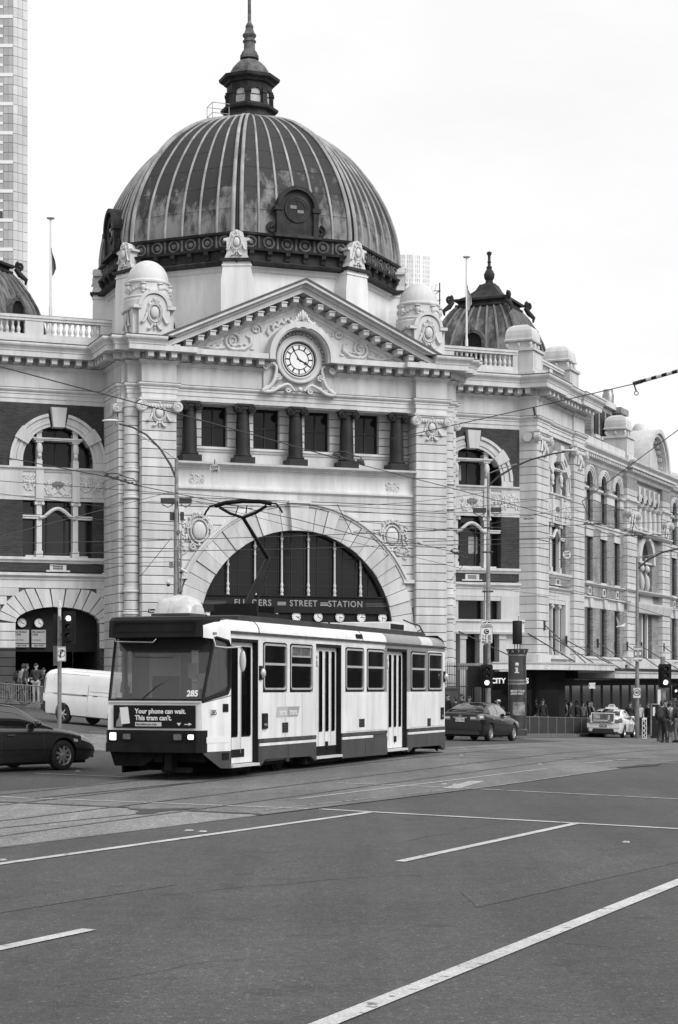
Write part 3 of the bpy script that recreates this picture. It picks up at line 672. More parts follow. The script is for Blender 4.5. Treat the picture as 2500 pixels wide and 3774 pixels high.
part(MB().bx(-5.95, 5.95, WB - .7, .0, A0 - .06, A0 - .003), 'loggia_ceiling', STONE)
part(MB().bx(-5.95, 5.95, WB - .8, WB - .5, 11.86, A0), 'loggia_back', DARKIN)
# spandrel medallions
for s in (-1, 1): inst('medallion', MEDAL, station, T(s * 4.72, WC + .01, 8.75) @ Matrix.Diagonal((s * .95, 1, 1.02, 1)))
# pilasters, attached shafts and outer piers
for s in (-1, 1):
    a, b = (5.85, 7.45) if s > 0 else (-7.45, -5.85)
    courses('pilaster', I4, a, b, -.6, WP, .6, 13.93, .405)
    part(MB().bx(a - .12, b + .12, -.6, WP + .12, -1.5, .598), 'pilaster_plinth', PLINTH)
    part(MB().bx(a, b, -.6, WP - .02, 13.93, 14.4), 'pilaster_neck', STONE)
    capital(I4, a, b, WP)
    # round shaft
    uc = s * 7.74; n = 34; h = (A0 - .002 - .6) / n
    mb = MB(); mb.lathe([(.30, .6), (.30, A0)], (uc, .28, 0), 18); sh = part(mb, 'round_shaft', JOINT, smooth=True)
    me = MB().lathe([(.0, .014), (.32, .014), (.34, .03), (.34, h - .03), (.32, h - .014), (.0, h - .014)], n=20).mesh('course', STONE, True, 30)
    for i in range(n): inst('course', me, sh, T(uc, -.28, .6 + i * h))
    rg = MB()
    for zz in (5.0, 6.0, 10.2, 11.4): rg.lathe([(.33, zz - .1), (.42, zz - .06), (.42, zz), (.36, zz + .05), (.40, zz + .08), (.33, zz + .12)], (uc, .28, 0), 20)
    rg.build('shaft_band', STONE2, sh, None, True, 30)
    a, b = (7.98, 8.3) if s > 0 else (-8.3, -7.98)
    courses('outer_pier', I4, a, b, -3.3, -.45, .6, 14.4, .405)
    part(MB().bx(a - .06, b + .06, -3.3, -.38, -1.5, .598), 'outer_plinth', PLINTH); part(MB().bx(a + .01, b - .01, -3.28, -.48, 14.4, A0 - .001), 'pier_neck', STONE)
    mb = MB(); mb.bx(a - .1, b + .1, -1.4, -.35, 14.42, A0 - .004); mb.bx(a - .03, b + .05, -1.3, -.4, 14.2, 14.419); pc = part(mb, 'pier_capital', STONE2)
    inst('volute', VOL, pc, T(s * 8.36, -.5, 14.2) @ Matrix.Diagonal((-s * .9, 1, .9, 1))); inst('volute', VOL, pc, T(s * 8.36, -.95, 14.2) @ Matrix.Rotation(R(90), 4, 'Z'))
    inst('relief_ornament', REL_B, pc, T(s * 8.32, -.85, 13.75) @ Matrix.Rotation(R(90) * s, 4, 'Z') @ Matrix.Diagonal((.5, 1, .7, 1)))
pl = [(-8.3, -3.2), (-8.3, -.45), (-7.98, -.45), (-7.98, -.05), (-7.45, -.05), (-7.45, WP), (-5.85, WP), (-5.85, WC)]
prr = [(-u, w) for u, w in pl[::-1]]
half = pl + [(-1.62, WC)]; halfr = [(1.62, WC)] + prr
part(MB().sweep(P_ARCH, pl + prr), 'architrave', STONE2); part(MB().sweep(P_FLASH, pl + prr), 'flashing', LEADCAP); part(MB().sweep(P_FRZ, pl + prr), 'frieze', STONE)
for h_ in (half, halfr):
    c = part(MB().sweep(P_BED, h_).sweep(P_COR, h_), 'cornice', STONE2); modillions(c, h_)
cl = [(-8.3, -3.2), (-8.3, -.45), (-7.98, -.45), (-7.98, -.05), (-7.45, -.05), (-7.45, WP), (-6.5, WP)]
for q in (cl, [(-u, w) for u, w in cl[::-1]]):
    part(MB().sweep(P_CYM, q), 'cornice_moulding', STONE2); part(MB().sweep(P_CAP, q), 'cornice_capping', LEADCAP)
part(MB().bx(-8.2, 8.2, -3.2, -.3, 14.6, 16.9), 'portal_core', STONE)
# pediment
AP, SL = 20.32, .452
def chev(a, b, w0, w1, name, m_, zc=C1 + .003, par=None):
    ua, ub = (AP - a - zc) / SL, (AP - b - zc) / SL
    mb = MB()
    for s in (-1, 1):
        pol = [(s * ua, zc), (0, AP - a), (0, AP - b), (s * ub, zc)]
        mb.prism(pol, w0, w1)
    return part(mb, name, m_, parent=par)
chev(0, .10, -.3, WP + .96, 'raking_capping', LEADCAP, Y1 + .05)
rk = chev(.102, .22, -.3, WP + .93, 'raking_cornice', STONE2, Y1 + .05)
for a, b, w1 in ((.222, .36, .88), (.362, .60, .76), (.90, 1.08, .14), (1.082, 1.26, .06)): chev(a, b, -.3, WC + .1 + w1 if b < .8 else WC + w1, 'raking_moulding', STONE2, Y1 + .05 if b < .4 else C1 + .003)
chev(.602, .899, -.3, WC + .02, 'raking_bed', STONE2)
for s in (-1, 1):
    for i in range(12):
        u = s * (.32 + .565 * i)
        if abs(u) > 6.9: continue
        zt = AP - .602 - SL * abs(u)
        if zt < C1 + .15: continue
        inst('modillion', MODM, rk, Matrix.Translation((u, -(WC + .03), zt - .07)) @ Matrix.Diagonal((1, 1.22, .95, 1)))
part(MB().prism([(-6.9, C1 - .2), (6.9, C1 - .2), (0, AP - .9)], -.3, WC + .02), 'tympanum', STONE)
mb = MB()
for s in (-1, 1): mb.prism([(0, AP - .02), (s * 7.9, AP - .02 - SL * 7.9), (s * 7.9, AP - .2 - SL * 7.9), (0, AP - .2)], -1.6, -.3)
part(mb, 'pediment_roof', LEADCAP)
part(MB().bx(-6.9, 6.9, -1.7, -.45, 16.9, 17.9), 'pediment_back', STONE)
# tympanum scrolls and the big clock surround
for s in (-1, 1):
    mb = MB()
    mb.tube(spiral(s * 3.1, 17.45, WC + .06, .42, .06, 2.0, -90, s, 34), [.09 - .0018 * i for i in range(35)], 6)
    mb.tube([(s * 3.1, -WC - .05, 17.03), (s * 2.6, -WC - .06, 17.08), (s * 2.25, -WC - .06, 17.35), (s * 2.3, -WC - .06, 17.62), (s * 2.5, -WC - .05, 17.72)], [.08, .1, .09, .07, .03], 6)
    mb.tube([(s * 3.5, -WC - .05, 17.1), (s * 4.0, -WC - .05, 17.02), (s * 4.5, -WC - .04, 17.08), (s * 4.8, -WC - .04, 17.0)], [.09, .08, .06, .02], 6)
    for i in range(16):
        q = i / 15; mb.sph((s * (2.2 + 2.4 * q + .08 * math.sin(i * 3)), -WC - .05, 17.12 + .25 * abs(math.sin(i * 2.1)) * (1 - q)), (.13, .06, .055), 7, 4)
    for i in range(9):
        a = R(35 + i * 11); mb.tube([(s * (1.72 + .0) * math.cos(a), -WC - .05, 16.85 + 1.66 * math.sin(a)), (s * 1.86 * math.cos(a + .05), -WC - .09, 16.85 + 1.8 * math.sin(a + .05)), (s * 2.0 * math.cos(a + .16), -WC - .06, 16.85 + 1.9 * math.sin(a + .16))], [.05, .09, .015], 6)
    mb.tube(spiral(s * 2.0, 18.05, WC + .06, .27, .04, 1.6, 200 if s > 0 else -20, -s, 24), .05, 6)
    mb.build('tympanum_scroll', STONE2, station, None, True, 60)['kind'] = 'stuff'
CZ = 16.74
bigc = thing('station_clock', 'large round pediment clock with black hour bars in a moulded ring', 'clock', (MMW @ T(0, .36, CZ)).translation, R(21))
dial(bigc, .765, 3, 54.6, I4, fancy=True)
MB().lathe([(.80, .02), (.84, .1), (.88, .1), (.90, .05), (1.02, .05), (1.05, .09), (1.1, .06), (1.12, -.3)], (0, 0, 0), 48, 'w', cap=False).build('bezel', STONE2, bigc, None, True, 40)
sur = MB(); w0_, w1_ = -.1, .92
sur.ring(0, CZ + .05, 1.36, 1.6, 0, 180, w0_, w1_, 36); sur.ring(0, CZ + .05, 1.28, 1.358, 0, 180, w0_, w1_ - .12, 36)
for s in (-1, 1): sur.bx(min(s * 1.36, s * 1.6), max(s * 1.36, s * 1.6), w0_, w1_, CZ - .14, CZ + .05); sur.bx(min(s * 1.28, s * 1.358), max(s * 1.28, s * 1.358), w0_, w1_ - .12, CZ - .14, CZ + .05)
cs = part(sur, 'clock_surround', STONE2)
part(MB().prism([(1.5 * math.cos(R(a)), CZ + .05 + 1.5 * math.sin(R(a))) for a in range(0, 181, 10)] + [(-1.5, 16.8), (-1.67, 16.8), (-1.67, 15.3), (1.67, 15.3), (1.67, 16.8), (1.5, 16.8)], -.2, WC + .11), 'clock_backing', STONE)
mb = MB()
for i in range(30):
    a = R(-30 + i * 8.2); rr_ = 1.2 + .04 * math.sin(i * 2.3); mb.sph((rr_ * math.cos(a), -(WC + .16), CZ + .02 + rr_ * math.sin(a)), (.08, .06, .07), 7, 4)
for s in (-1, 1):
    cp_ = [(s * 1.3, -.35, 16.5), (s * 1.12, -.4, 16.35), (s * 1.16, -.42, 15.95), (s * 1.28, -.42, 15.62), (s * 1.5, -.4, 15.36), (s * 1.78, -.36, 15.22), (s * 1.35, -.4, 15.2), (s * .95, -.42, 15.42), (s * .55, -.42, 15.56), (s * .25, -.4, 15.3)]
    mb.tube([cat(cp_, i / 45) for i in range(46)], [.06 + .04 * math.sin(i * math.pi / 45) for i in range(46)], 7)
    for i in range(7): q_ = cat(cp_, .3 + .07 * i); mb.tube([(q_[0] - s * .02, q_[1], q_[2] + .04), (q_[0] - s * .1, q_[1] - .04, q_[2] + .16), (q_[0] - s * .24, q_[1] - .02, q_[2] + .22)], [.03, .055, .012], 6)
    mb.tube(spiral(s * 1.02, 15.9, .42, .16, .02, 1.5, 0, s, 18), .045, 5); mb.tube(spiral(s * 1.62, 16.32, .42, .17, .02, 1.5, 0, -s, 18), .05, 5)
    mb.tube(spiral(s * .55, 15.3, .4, .15, .02, 1.3, 90, s, 16), .05, 5)
    mb.tube(spiral(s * .22, CZ + 1.5, .86, .2, .03, 1.6, 90, -s, 20), .07, 6)
    for i in range(6): mb.sph((s * (.12 + .09 * i), -.85, CZ + 1.86 + .1 * math.cos(i * .9) - .05 * i), (.06, .06, .17 - .012 * i), 7, 5)
mb.sph((0, -.5, 15.34), .12, 12, 8); mb.sph((0, -.86, CZ + 1.95), (.1, .08, .26), 8, 6)
mb.build('clock_ornament', STONE2, cs, None, True, 60)['kind'] = 'stuff'
# ---- corner turrets on the parapet ---------------------------------
def turret(u, w):
    mb = MB(); mb.bx(u - .95, u + .95, w - 1.0, w + .78, 17.2, 18.75)
    mb.bx(u - 1.06, u + 1.06, w - 1.0, w + .88, 17.15, 17.5)
    p = part(mb, 'turret_pedestal', STONE)
    fr_ = MB(); fr_.prism([(u - .72, 17.5), (u + .72, 17.5), (u + .72, 18.75), (u + .62, 18.78)] + [(u + .62 * math.cos(R(a)), 18.78 + .55 * math.sin(R(a))) for a in range(15, 180, 15)] + [(u - .62, 18.78), (u - .72, 18.75)], w - .5, w + 1.0)
    fr_.bx(u - .82, u + .82, w - .5, w + 1.16, 17.28, 17.5)
    fr_.build('arched_panel', STONE2, p)
    mo = MB(); mo.ring(u, 18.78, .6, .74, 0, 180, w - .5, w + 1.08, 18)
    for s in (-1, 1): mo.bx(min(u + s * .6, u + s * .98), max(u + s * .6, u + s * .98), w + .2, w + 1.08 if s else w, 18.68, 18.82)
    mo.sweep([(0, 18.7), (.08, 18.72), (.1, 18.82), (0, 18.84)], [(u - .95, w - 1.0), (u - .95, w + .78), (u - .75, w + .78)]); mo.sweep([(0, 18.7), (.08, 18.72), (.1, 18.82), (0, 18.84)], [(u + .75, w + .78), (u + .95, w + .78), (u + .95, w - 1.0)])
    mo.build('panel_moulding', STONE2, p)
    inst('cartouche', CART, p, T(u, w + 1.0, 18.42) @ Matrix.Diagonal((1.15, 1.1, 1.2, 1)))
    inst('cartouche', CART, p, T(u - .95, w - .1, 18.3) @ Matrix.Rotation(R(-90), 4, 'Z') @ Matrix.Diagonal((1.0, 1.0, 1.1, 1)))
    MB().prism([(u - .75, 18.84), (u + .75, 18.84), (u + .5, 19.3), (u - .5, 19.3)], w - 1.0, w + .45).build('pedestal_roof', LEADCAP, p)
    ur = MB(); ur.lathe([(1.12, 18.7), (1.12, 19.15), (1.06, 19.22), (1.1, 19.3), (1.02, 19.36), (1.0, 19.42), (.99, 19.9), (1.05, 19.95), (1.06, 20.02), (1.0, 20.06), (.94, 20.1)] + [(.94 * math.cos(R(a)), 20.1 + .98 * math.sin(R(a))) for a in range(8, 91, 8)], (u, -w + .15, 0), 40)
    t = part(ur, 'turret_dome', STONE2, smooth=True, ang=40)
    o = MB()
    for i in range(40):
        a = 2 * math.pi * i / 40; q = .12 * math.sin(a * 5); o.sph((u + 1.0 * math.cos(a), -w + .15 + 1.0 * math.sin(a), 19.62 + q * .7), (.075, .075, .07), 6, 4)
    for i in range(5):
        a = R(-90 + (i - 2) * 45 + 18); cx, cy = u + 1.02 * math.cos(a), -w + .15 + 1.02 * math.sin(a)
        o.sph((cx, cy, 19.68), (.12, .12, .16), 8, 6); o.sph((cx, cy, 19.86), (.16, .16, .05), 8, 5); o.sph((cx, cy, 19.5), (.09, .09, .05), 8, 5)
    o.build('garland', STONE2, t, None, True, 60)
for s in (-1, 1): turret(s * 6.72, -1.15)
# ---- drum and great dome -------------------------------------------
DC = Vector((0, 6.95)); C22, S22 = math.cos(R(22.5)), math.sin(R(22.5))
def octp(f, t, Rc, z, off=0.0):
    a = R(-90 + 45 * f); c = Vector((math.cos(a), math.sin(a))); e_ = Vector((-c.y, c.x)); p = DC + c * (Rc * C22 + off) + e_ * (t * Rc * S22); return (p.x, p.y, z)
def octring(Rc): return [(DC.x + Rc * math.cos(R(-90 + 22.5 + 45 * k)), -(DC.y + Rc * math.sin(R(-90 + 22.5 + 45 * k)))) for k in range(8)]
def oloft(prof, name, m_, par=None, smooth=False):
    mb = MB(); rings = [[(x, -w, z) for x, w in octring(r)] for r, z in prof]
    v = [p for q in rings for p in q]; f = [(j * 8 + i, j * 8 + (i + 1) % 8, (j + 1) * 8 + (i + 1) % 8, (j + 1) * 8 + i) for j in range(len(rings) - 1) for i in range(8)]
    f += [list(range(7, -1, -1)), [(len(rings) - 1) * 8 + i for i in range(8)]]
    mb.add(v, f); return part(mb, name, m_, parent=par, smooth=smooth)
drum = oloft([(7.22, 15.5), (7.22, 20.72), (7.32, 20.78), (7.32, 20.92), (7.42, 20.98)], 'drum_wall', DRUMW)
oloft([(7.44, 20.982), (7.72, 21.0), (7.78, 21.12), (7.66, 21.2), (7.42, 21.24), (7.42, 21.64), (7.66, 21.68), (7.7, 21.78), (7.5, 21.82)], 'dome_lower_cornice', DOMED)
bandp = oloft([(7.44, 21.822), (7.44, 22.36), (7.58, 22.4), (7.62, 22.5), (7.40, 22.56)], 'dome_ring_band', DOMED)
rm = MB(); rm.tube([(.25 * math.cos(a), -.02, .25 * math.sin(a)) for a in [2 * math.pi * i / 18 for i in range(19)]], .05, 6); rm.lathe([(.13, 0), (.11, .05), (0, .07)], n=12, axis='w'); rme = rm.mesh('roundel', DOMEL, True, 50)
bkm = MB().prism([(0, 0), (.24, 0), (.22, -.14), (.12, -.24), (.08, -.38), (0, -.4)], -.1, .1); bkm.v = [(y, -x, z) for x, y, z in bkm.v]; bke = bkm.mesh('bracket', DOMED)
vsm = MB().bx(-.045, .045, -.02, .05, -.27, .27).mesh('fillet', DOMEL)
for f in range(-2, 3):
    for i in range(6):
        t = -1 + (i + .5) / 3; x, y, z = octp(f, t * .93, 7.44, 22.09); m = Matrix.Translation((x, y, z)) @ Matrix.Rotation(R(45 * f), 4, 'Z')
        inst('roundel', rme, bandp, m)
        x, y, z = octp(f, t * .93, 7.42, 21.66); inst('bracket', bke, bandp, Matrix.Translation((x, y, z)) @ Matrix.Rotation(R(45 * f), 4, 'Z'))
    for i in range(7):
        x, y, z = octp(f, (-1 + i / 3) * .95, 7.44, 22.09); inst('fillet', vsm, bandp, Matrix.Translation((x, y, z)) @ Matrix.Rotation(R(45 * f), 4, 'Z'))
PR = [(7.44, 22.5), (7.43, 23.0), (7.3, 23.85), (7.08, 24.6), (6.62, 25.65), (5.88, 26.8), (4.8, 28.0), (3.25, 29.05), (1.7, 29.62), (1.2, 29.72)]
lut = [cat(PR, i / 200) for i in range(201)]; ln = [0]
for a, b in zip(lut, lut[1:]): ln.append(ln[-1] + math.hypot(b[0] - a[0], b[1] - a[1]))
def prof(q):
    d = q * ln[-1]
    for i in range(200):
        if ln[i + 1] >= d: f = (d - ln[i]) / (ln[i + 1] - ln[i]); return (lut[i][0] + (lut[i + 1][0] - lut[i][0]) * f, lut[i][1] + (lut[i + 1][1] - lut[i][1]) * f)
    return lut[-1]
mb = MB(); rows = 20; v = []
for j in range(rows + 1):
    r, z = prof(j / rows); v += [octp(0, 0, 0, 0)] * 0 + [(x, -w, z - .03) for x, w in octring(r - .03)]
mb.add(v, [(j * 8 + i, j * 8 + (i + 1) % 8, (j + 1) * 8 + (i + 1) % 8, (j + 1) * 8 + i) for j in range(rows) for i in range(8)])
dome = part(mb, 'great_dome', DOMED)
NR = 9; rr = random.Random(4)
for f in range(-2, 3):
    for i in range(6):
        for j in range(NR):
            t0, t1 = (-1 + i / 3) * .955, (-1 + (i + 1) / 3) * .955; off = rr.uniform(0, .014); g = .012
            pts = []
            for k in range(4):
                r, z = prof((j + k / 3 * .985) / NR); pts.append([octp(f, t0 + g / r, r, z, off), octp(f, t1 - g / r, r, z, off)])
            MB().grid(pts).build('panel', DOME, dome, None, True, None)
    for i in range(1, 6):
        t = (-1 + i / 3) * .955; pth = [octp(f, t, *prof(k / 26), .03) for k in range(27)]
        MB().tube(pth, [.062 - .018 * k / 26 for k in range(27)], 6).build('rib', RIB, dome, None, True, 60)
for f in range(-3, 3):
    for s in (-1, 1):
        pth = []
        for k in range(30):
            r, z = prof(k / 29); t = 1 - .19 / max(r * S22, .3) * (1 - .55 * k / 29)
            pth.append(octp(f, t, r, z, .05) if s < 0 else octp(f + 1, -t, r, z, .05))
        MB().tube(pth, [.10 - .03 * k / 29 for k in range(30)], 6).build('corner_rib', RIB, dome, None, True, 60)
# seams: thin raised edge along each panel course is the panel offset itself
# pedestals with cartouches at the drum corners
for k in range(-3, 4):
    a = R(-90 + 22.5 + 45 * k); m = Matrix.Translation((DC.x + 7.3 * math.cos(a), DC.y + 7.3 * math.sin(a), 0)) @ Matrix.Rotation(a + R(90), 4, 'Z')
    mb = MB(); zq = 18.75 if k in (-1, 0) else 15.5; mb.prism([(-.72, zq), (.72, zq), (.72, 20.2), (.64, 20.8), (.64, 21.06), (-.64, 21.06), (-.64, 20.8), (-.72, 20.2)], -.6, .42); mb.bx(-.68, .68, -.6, .46, 20.86, 20.94)
    p = part(mb, 'drum_buttress', DRUMW, m)
    MB().bx(-.74, .74, -.6, .55, 21.062, 21.2).build('buttress_cap', DOMED, p)
    mb = MB(); mb.prism([(-.56, 21.2), (.56, 21.2), (.46, 21.45), (.46, 22.0), (.6, 22.02), (.6, 22.12), (.34, 22.16), (.28, 22.4), (0, 22.52), (-.28, 22.4), (-.34, 22.16), (-.6, 22.12), (-.6, 22.02), (-.46, 22.0), (-.46, 21.45)], -.3, .42); mb.build('acroterion', STONE2, p)
    inst('cartouche', CART, p, T(0, .42, 21.86) @ Matrix.Diagonal((.85, .9, .95, 1)))
for f, t in ((-1, -.35), (1, -.15)):
    x, y, z = octp(f, t, 7.22, 18.35); hv_ = part(MB().prism([(.5 * math.cos(R(a)), .5 * math.sin(R(a))) for a in range(0, 181, 15)], -.1, .012), 'drum_lunette', BLACK, Matrix.Translation((x, y, z)) @ Matrix.Rotation(R(45 * f), 4, 'Z')); MB().ring(0, 0, .5, .58, 0, 180, -.1, .05, 14).build('lunette_rim', STONE2, hv_)
# dormers with an oculus
def dormer(f):
    x, y, z = octp(f, 0, 7.2, 0); m = Matrix.Translation((x, y, 0)) @ Matrix.Rotation(R(45 * f), 4, 'Z')
    ol = [(-.8, 22.5), (.8, 22.5), (.8, 23.75)] + [(.8 * math.cos(R(a)), 23.8 + .8 * math.sin(R(a))) for a in range(0, 181, 12)] + [(-.8, 23.75)]
    mb = MB(); mb.prism(ol, -1.6, .38); mb.ring(0, 23.8, .8, .98, 0, 180, -1.2, .55, 20)
    for s in (-1, 1):
        mb.bx(min(s * .78, s * 1.02), max(s * .78, s * 1.02), -.4, .5, 22.5, 23.6); mb.bx(min(s * .72, s * 1.12), max(s * .72, s * 1.12), -.4, .56, 23.6, 23.8)
        mb.tube(spiral(s * 1.18, 22.8, .3, .26, .03, 1.4, 90, -s, 18), .07, 6)
    mb.bx(-1.15, 1.15, -.3, .62, 22.36, 22.5)
    d = part(mb, 'dormer', DOMED, m)
    mb = MB()
    for r0, r1, w_ in ((.5, .62, .44), (.4, .49, .42)): mb.ring(0, 23.72, r0, r1, 0, 360, .3, w_, 28)
    mb.build('oculus_frame', DOMED, d)
    MB().lathe([(.41, 0), (0, .001)], (0, -.385, 23.72), 28, 'w').build('oculus_pane', GLASSB, d)
    mb = MB(); mb.bx(-.4, .4, .386, .4, 23.705, 23.735); mb.bx(-.015, .015, .386, .4, 23.32, 24.12); mb.build('oculus_bars', BLACK, d)
    for q in (-.17, .17): MB().bx(q - .16, q + .16, .386, .392, 23.74 if q < 0 else 23.56, 23.89 if q < 0 else 23.7).build('light_pane', GREYP, d)
for f in (0, -2, 2): dormer(f)
# lantern
lant = oloft([(1.42, 29.55), (1.38, 29.75), (1.2, 30.0), (1.2, 30.12), (1.42, 30.2), (1.46, 30.32), (1.2, 30.42), (1.16, 30.5)], 'lantern_base', DOMED)
for k in range(8):
    a = R(-90 + 22.5 + 45 * k); m = Matrix.Translation((DC.x + 1.13 * math.cos(a), DC.y + 1.13 * math.sin(a), 0)) @ Matrix.Rotation(a + R(90), 4, 'Z')
    mb = MB(); mb.bx(-.13, .13, -.14, .06, 30.45, 31.2); mb.bx(-.17, .17, -.16, .1, 30.95, 31.06); mb.bx(-.15, .15, -.15, .08, 30.4, 30.52); mb.build('lantern_post', DOMED, lant, m)
    m2 = Matrix.Translation((DC.x, DC.y, 0)) @ Matrix.Rotation(R(45 * k), 4, 'Z'); ap = 1.13 * C22; hw = 1.13 * S22
    pol = [(-hw, 30.9), (-hw, 31.55), (hw, 31.55), (hw, 30.9), (hw - .12, 30.9)] + [((hw - .12) * math.cos(R(a_)), 30.9 + (hw - .12) * math.sin(R(a_))) for a_ in range(15, 180, 15)] + [(-hw + .12, 30.9)]
    MB().prism(pol, ap - .12, ap).build('lantern_arch', DOMED, lant, m2)
    if k in (6, 7, 0, 1, 2): MB().prism([(-hw + .12, 30.45), (hw - .12, 30.45), (hw - .12, 30.9)] + [((hw - .12) * math.cos(R(a_)), 30.9 + (hw - .12) * math.sin(R(a_))) for a_ in range(15, 180, 15)] + [(-hw + .12, 30.9)], ap - .1, ap - .085).build('lantern_pane', mk('frosted_pane', .42, .35, var=.2, vs=3) if 'frosted_pane' not in bpy.data.materials else bpy.data.materials['frosted_pane'], lant, m2)
    MB().bx(-hw + .1, hw - .1, ap - .09, ap - .06, 30.88, 30.91).build('lantern_bar', DOMED, lant, m2)
oloft([(1.0, 30.46), (.6, 30.5), (.6, 31.5), (1.0, 31.52)], 'lantern_core', bpy.data.materials['frosted_pane'])
oloft([(1.16, 31.5), (1.26, 31.54), (1.3, 31.62), (1.5, 31.72), (1.54, 31.86), (1.42, 31.9), (1.1, 31.98)], 'lantern_cornice', DOMED)
oloft([(1.02, 31.95), (1.0, 32.05), (.94, 32.3), (.8, 32.52), (.62, 32.7), (.46, 32.8)], 'lantern_dome', DOMEL)
zf = lambda y: 1.95 + (2510 - y * .2296) * .01355
fin = [(.47, zf(985)), (.46, zf(930)), (.42, zf(920)), (.40, zf(890)), (.31, zf(850)), (.28, zf(830)), (.28, zf(720)), (.33, zf(715)), (.33, zf(690)), (.27, zf(680)), (.26, zf(650)), (.33, zf(625)), (.35, zf(600)), (.29, zf(575)), (.25, zf(560)), (.18, zf(490)), (.2, zf(480)), (.2, zf(455)), (.16, zf(430)), (.12, zf(410)), (.09, zf(395)), (.085, zf(200)), (.08, zf(-300))]
part(MB().lathe(fin, (DC.x, DC.y, 0), 20), 'spire', DOMEL, smooth=True, ang=40)
mb = MB(); q = [(-1.25, .3), (-2.1, .3), (-2.1, -.6), (-1.25, -.6)]
for x, y in q[:2] + q[2:]: mb.tube([(x, DC.y + y, 29.35), (x, DC.y + y, 30.35)], .018, 5)
for zz in (29.85, 30.35): mb.tube([(x, DC.y + y, zz) for x, y in q + q[:1]], .018, 5)
part(mb, 'roof_railing', GALV)
# ---- side bays, parapets, the wing along the right-hand street ----------
bal_me = MB().lathe([(.085, 0), (.085, .05), (.05, .07), (.075, .13), (.095, .2), (.08, .28), (.045, .38), (.04, .42), (.06, .46), (.045, .49), (.06, .53), (.08, .55), (.08, .6)], n=10).mesh('baluster', STONE2, True, 50)
def balustrade(fr, u0, u1, w, solid=(), z0=17.3, pitch=.255):
    """plinth and rail with individual balusters; 'solid' are (u0,u1) die blocks"""
    mb = MB(); mb.bx(u0, u1, w - .3, w + .12, z0, z0 + .30); mb.bx(u0, u1, w - .22, w + .06, z0 + .301, z0 + .47)
    mb.bx(u0, u1, w - .24, w + .08, z0 + 1.08, z0 + 1.2); mb.bx(u0, u1, w - .28, w + .12, z0 + 1.201, z0 + 1.32)
    for a, b in solid: mb.bx(a, b, w - .2, w + .05, z0 + .471, z0 + 1.079)
    p = part(mb, 'balustrade', STONE2, fr)
    MB().bx(u0, u1, w - .27, w + .11, z0 + 1.321, z0 + 1.345).build('rail_capping', LEADCAP, p)
    n = int((u1 - u0) / pitch)
    for i in range(n):
        u = u0 + (i + .5) * (u1 - u0) / n
        if any(a - .08 < u < b + .08 for a, b in solid): continue
        inst('baluster', bal_me, p, T(u, w - .07, z0 + .472))
    return p
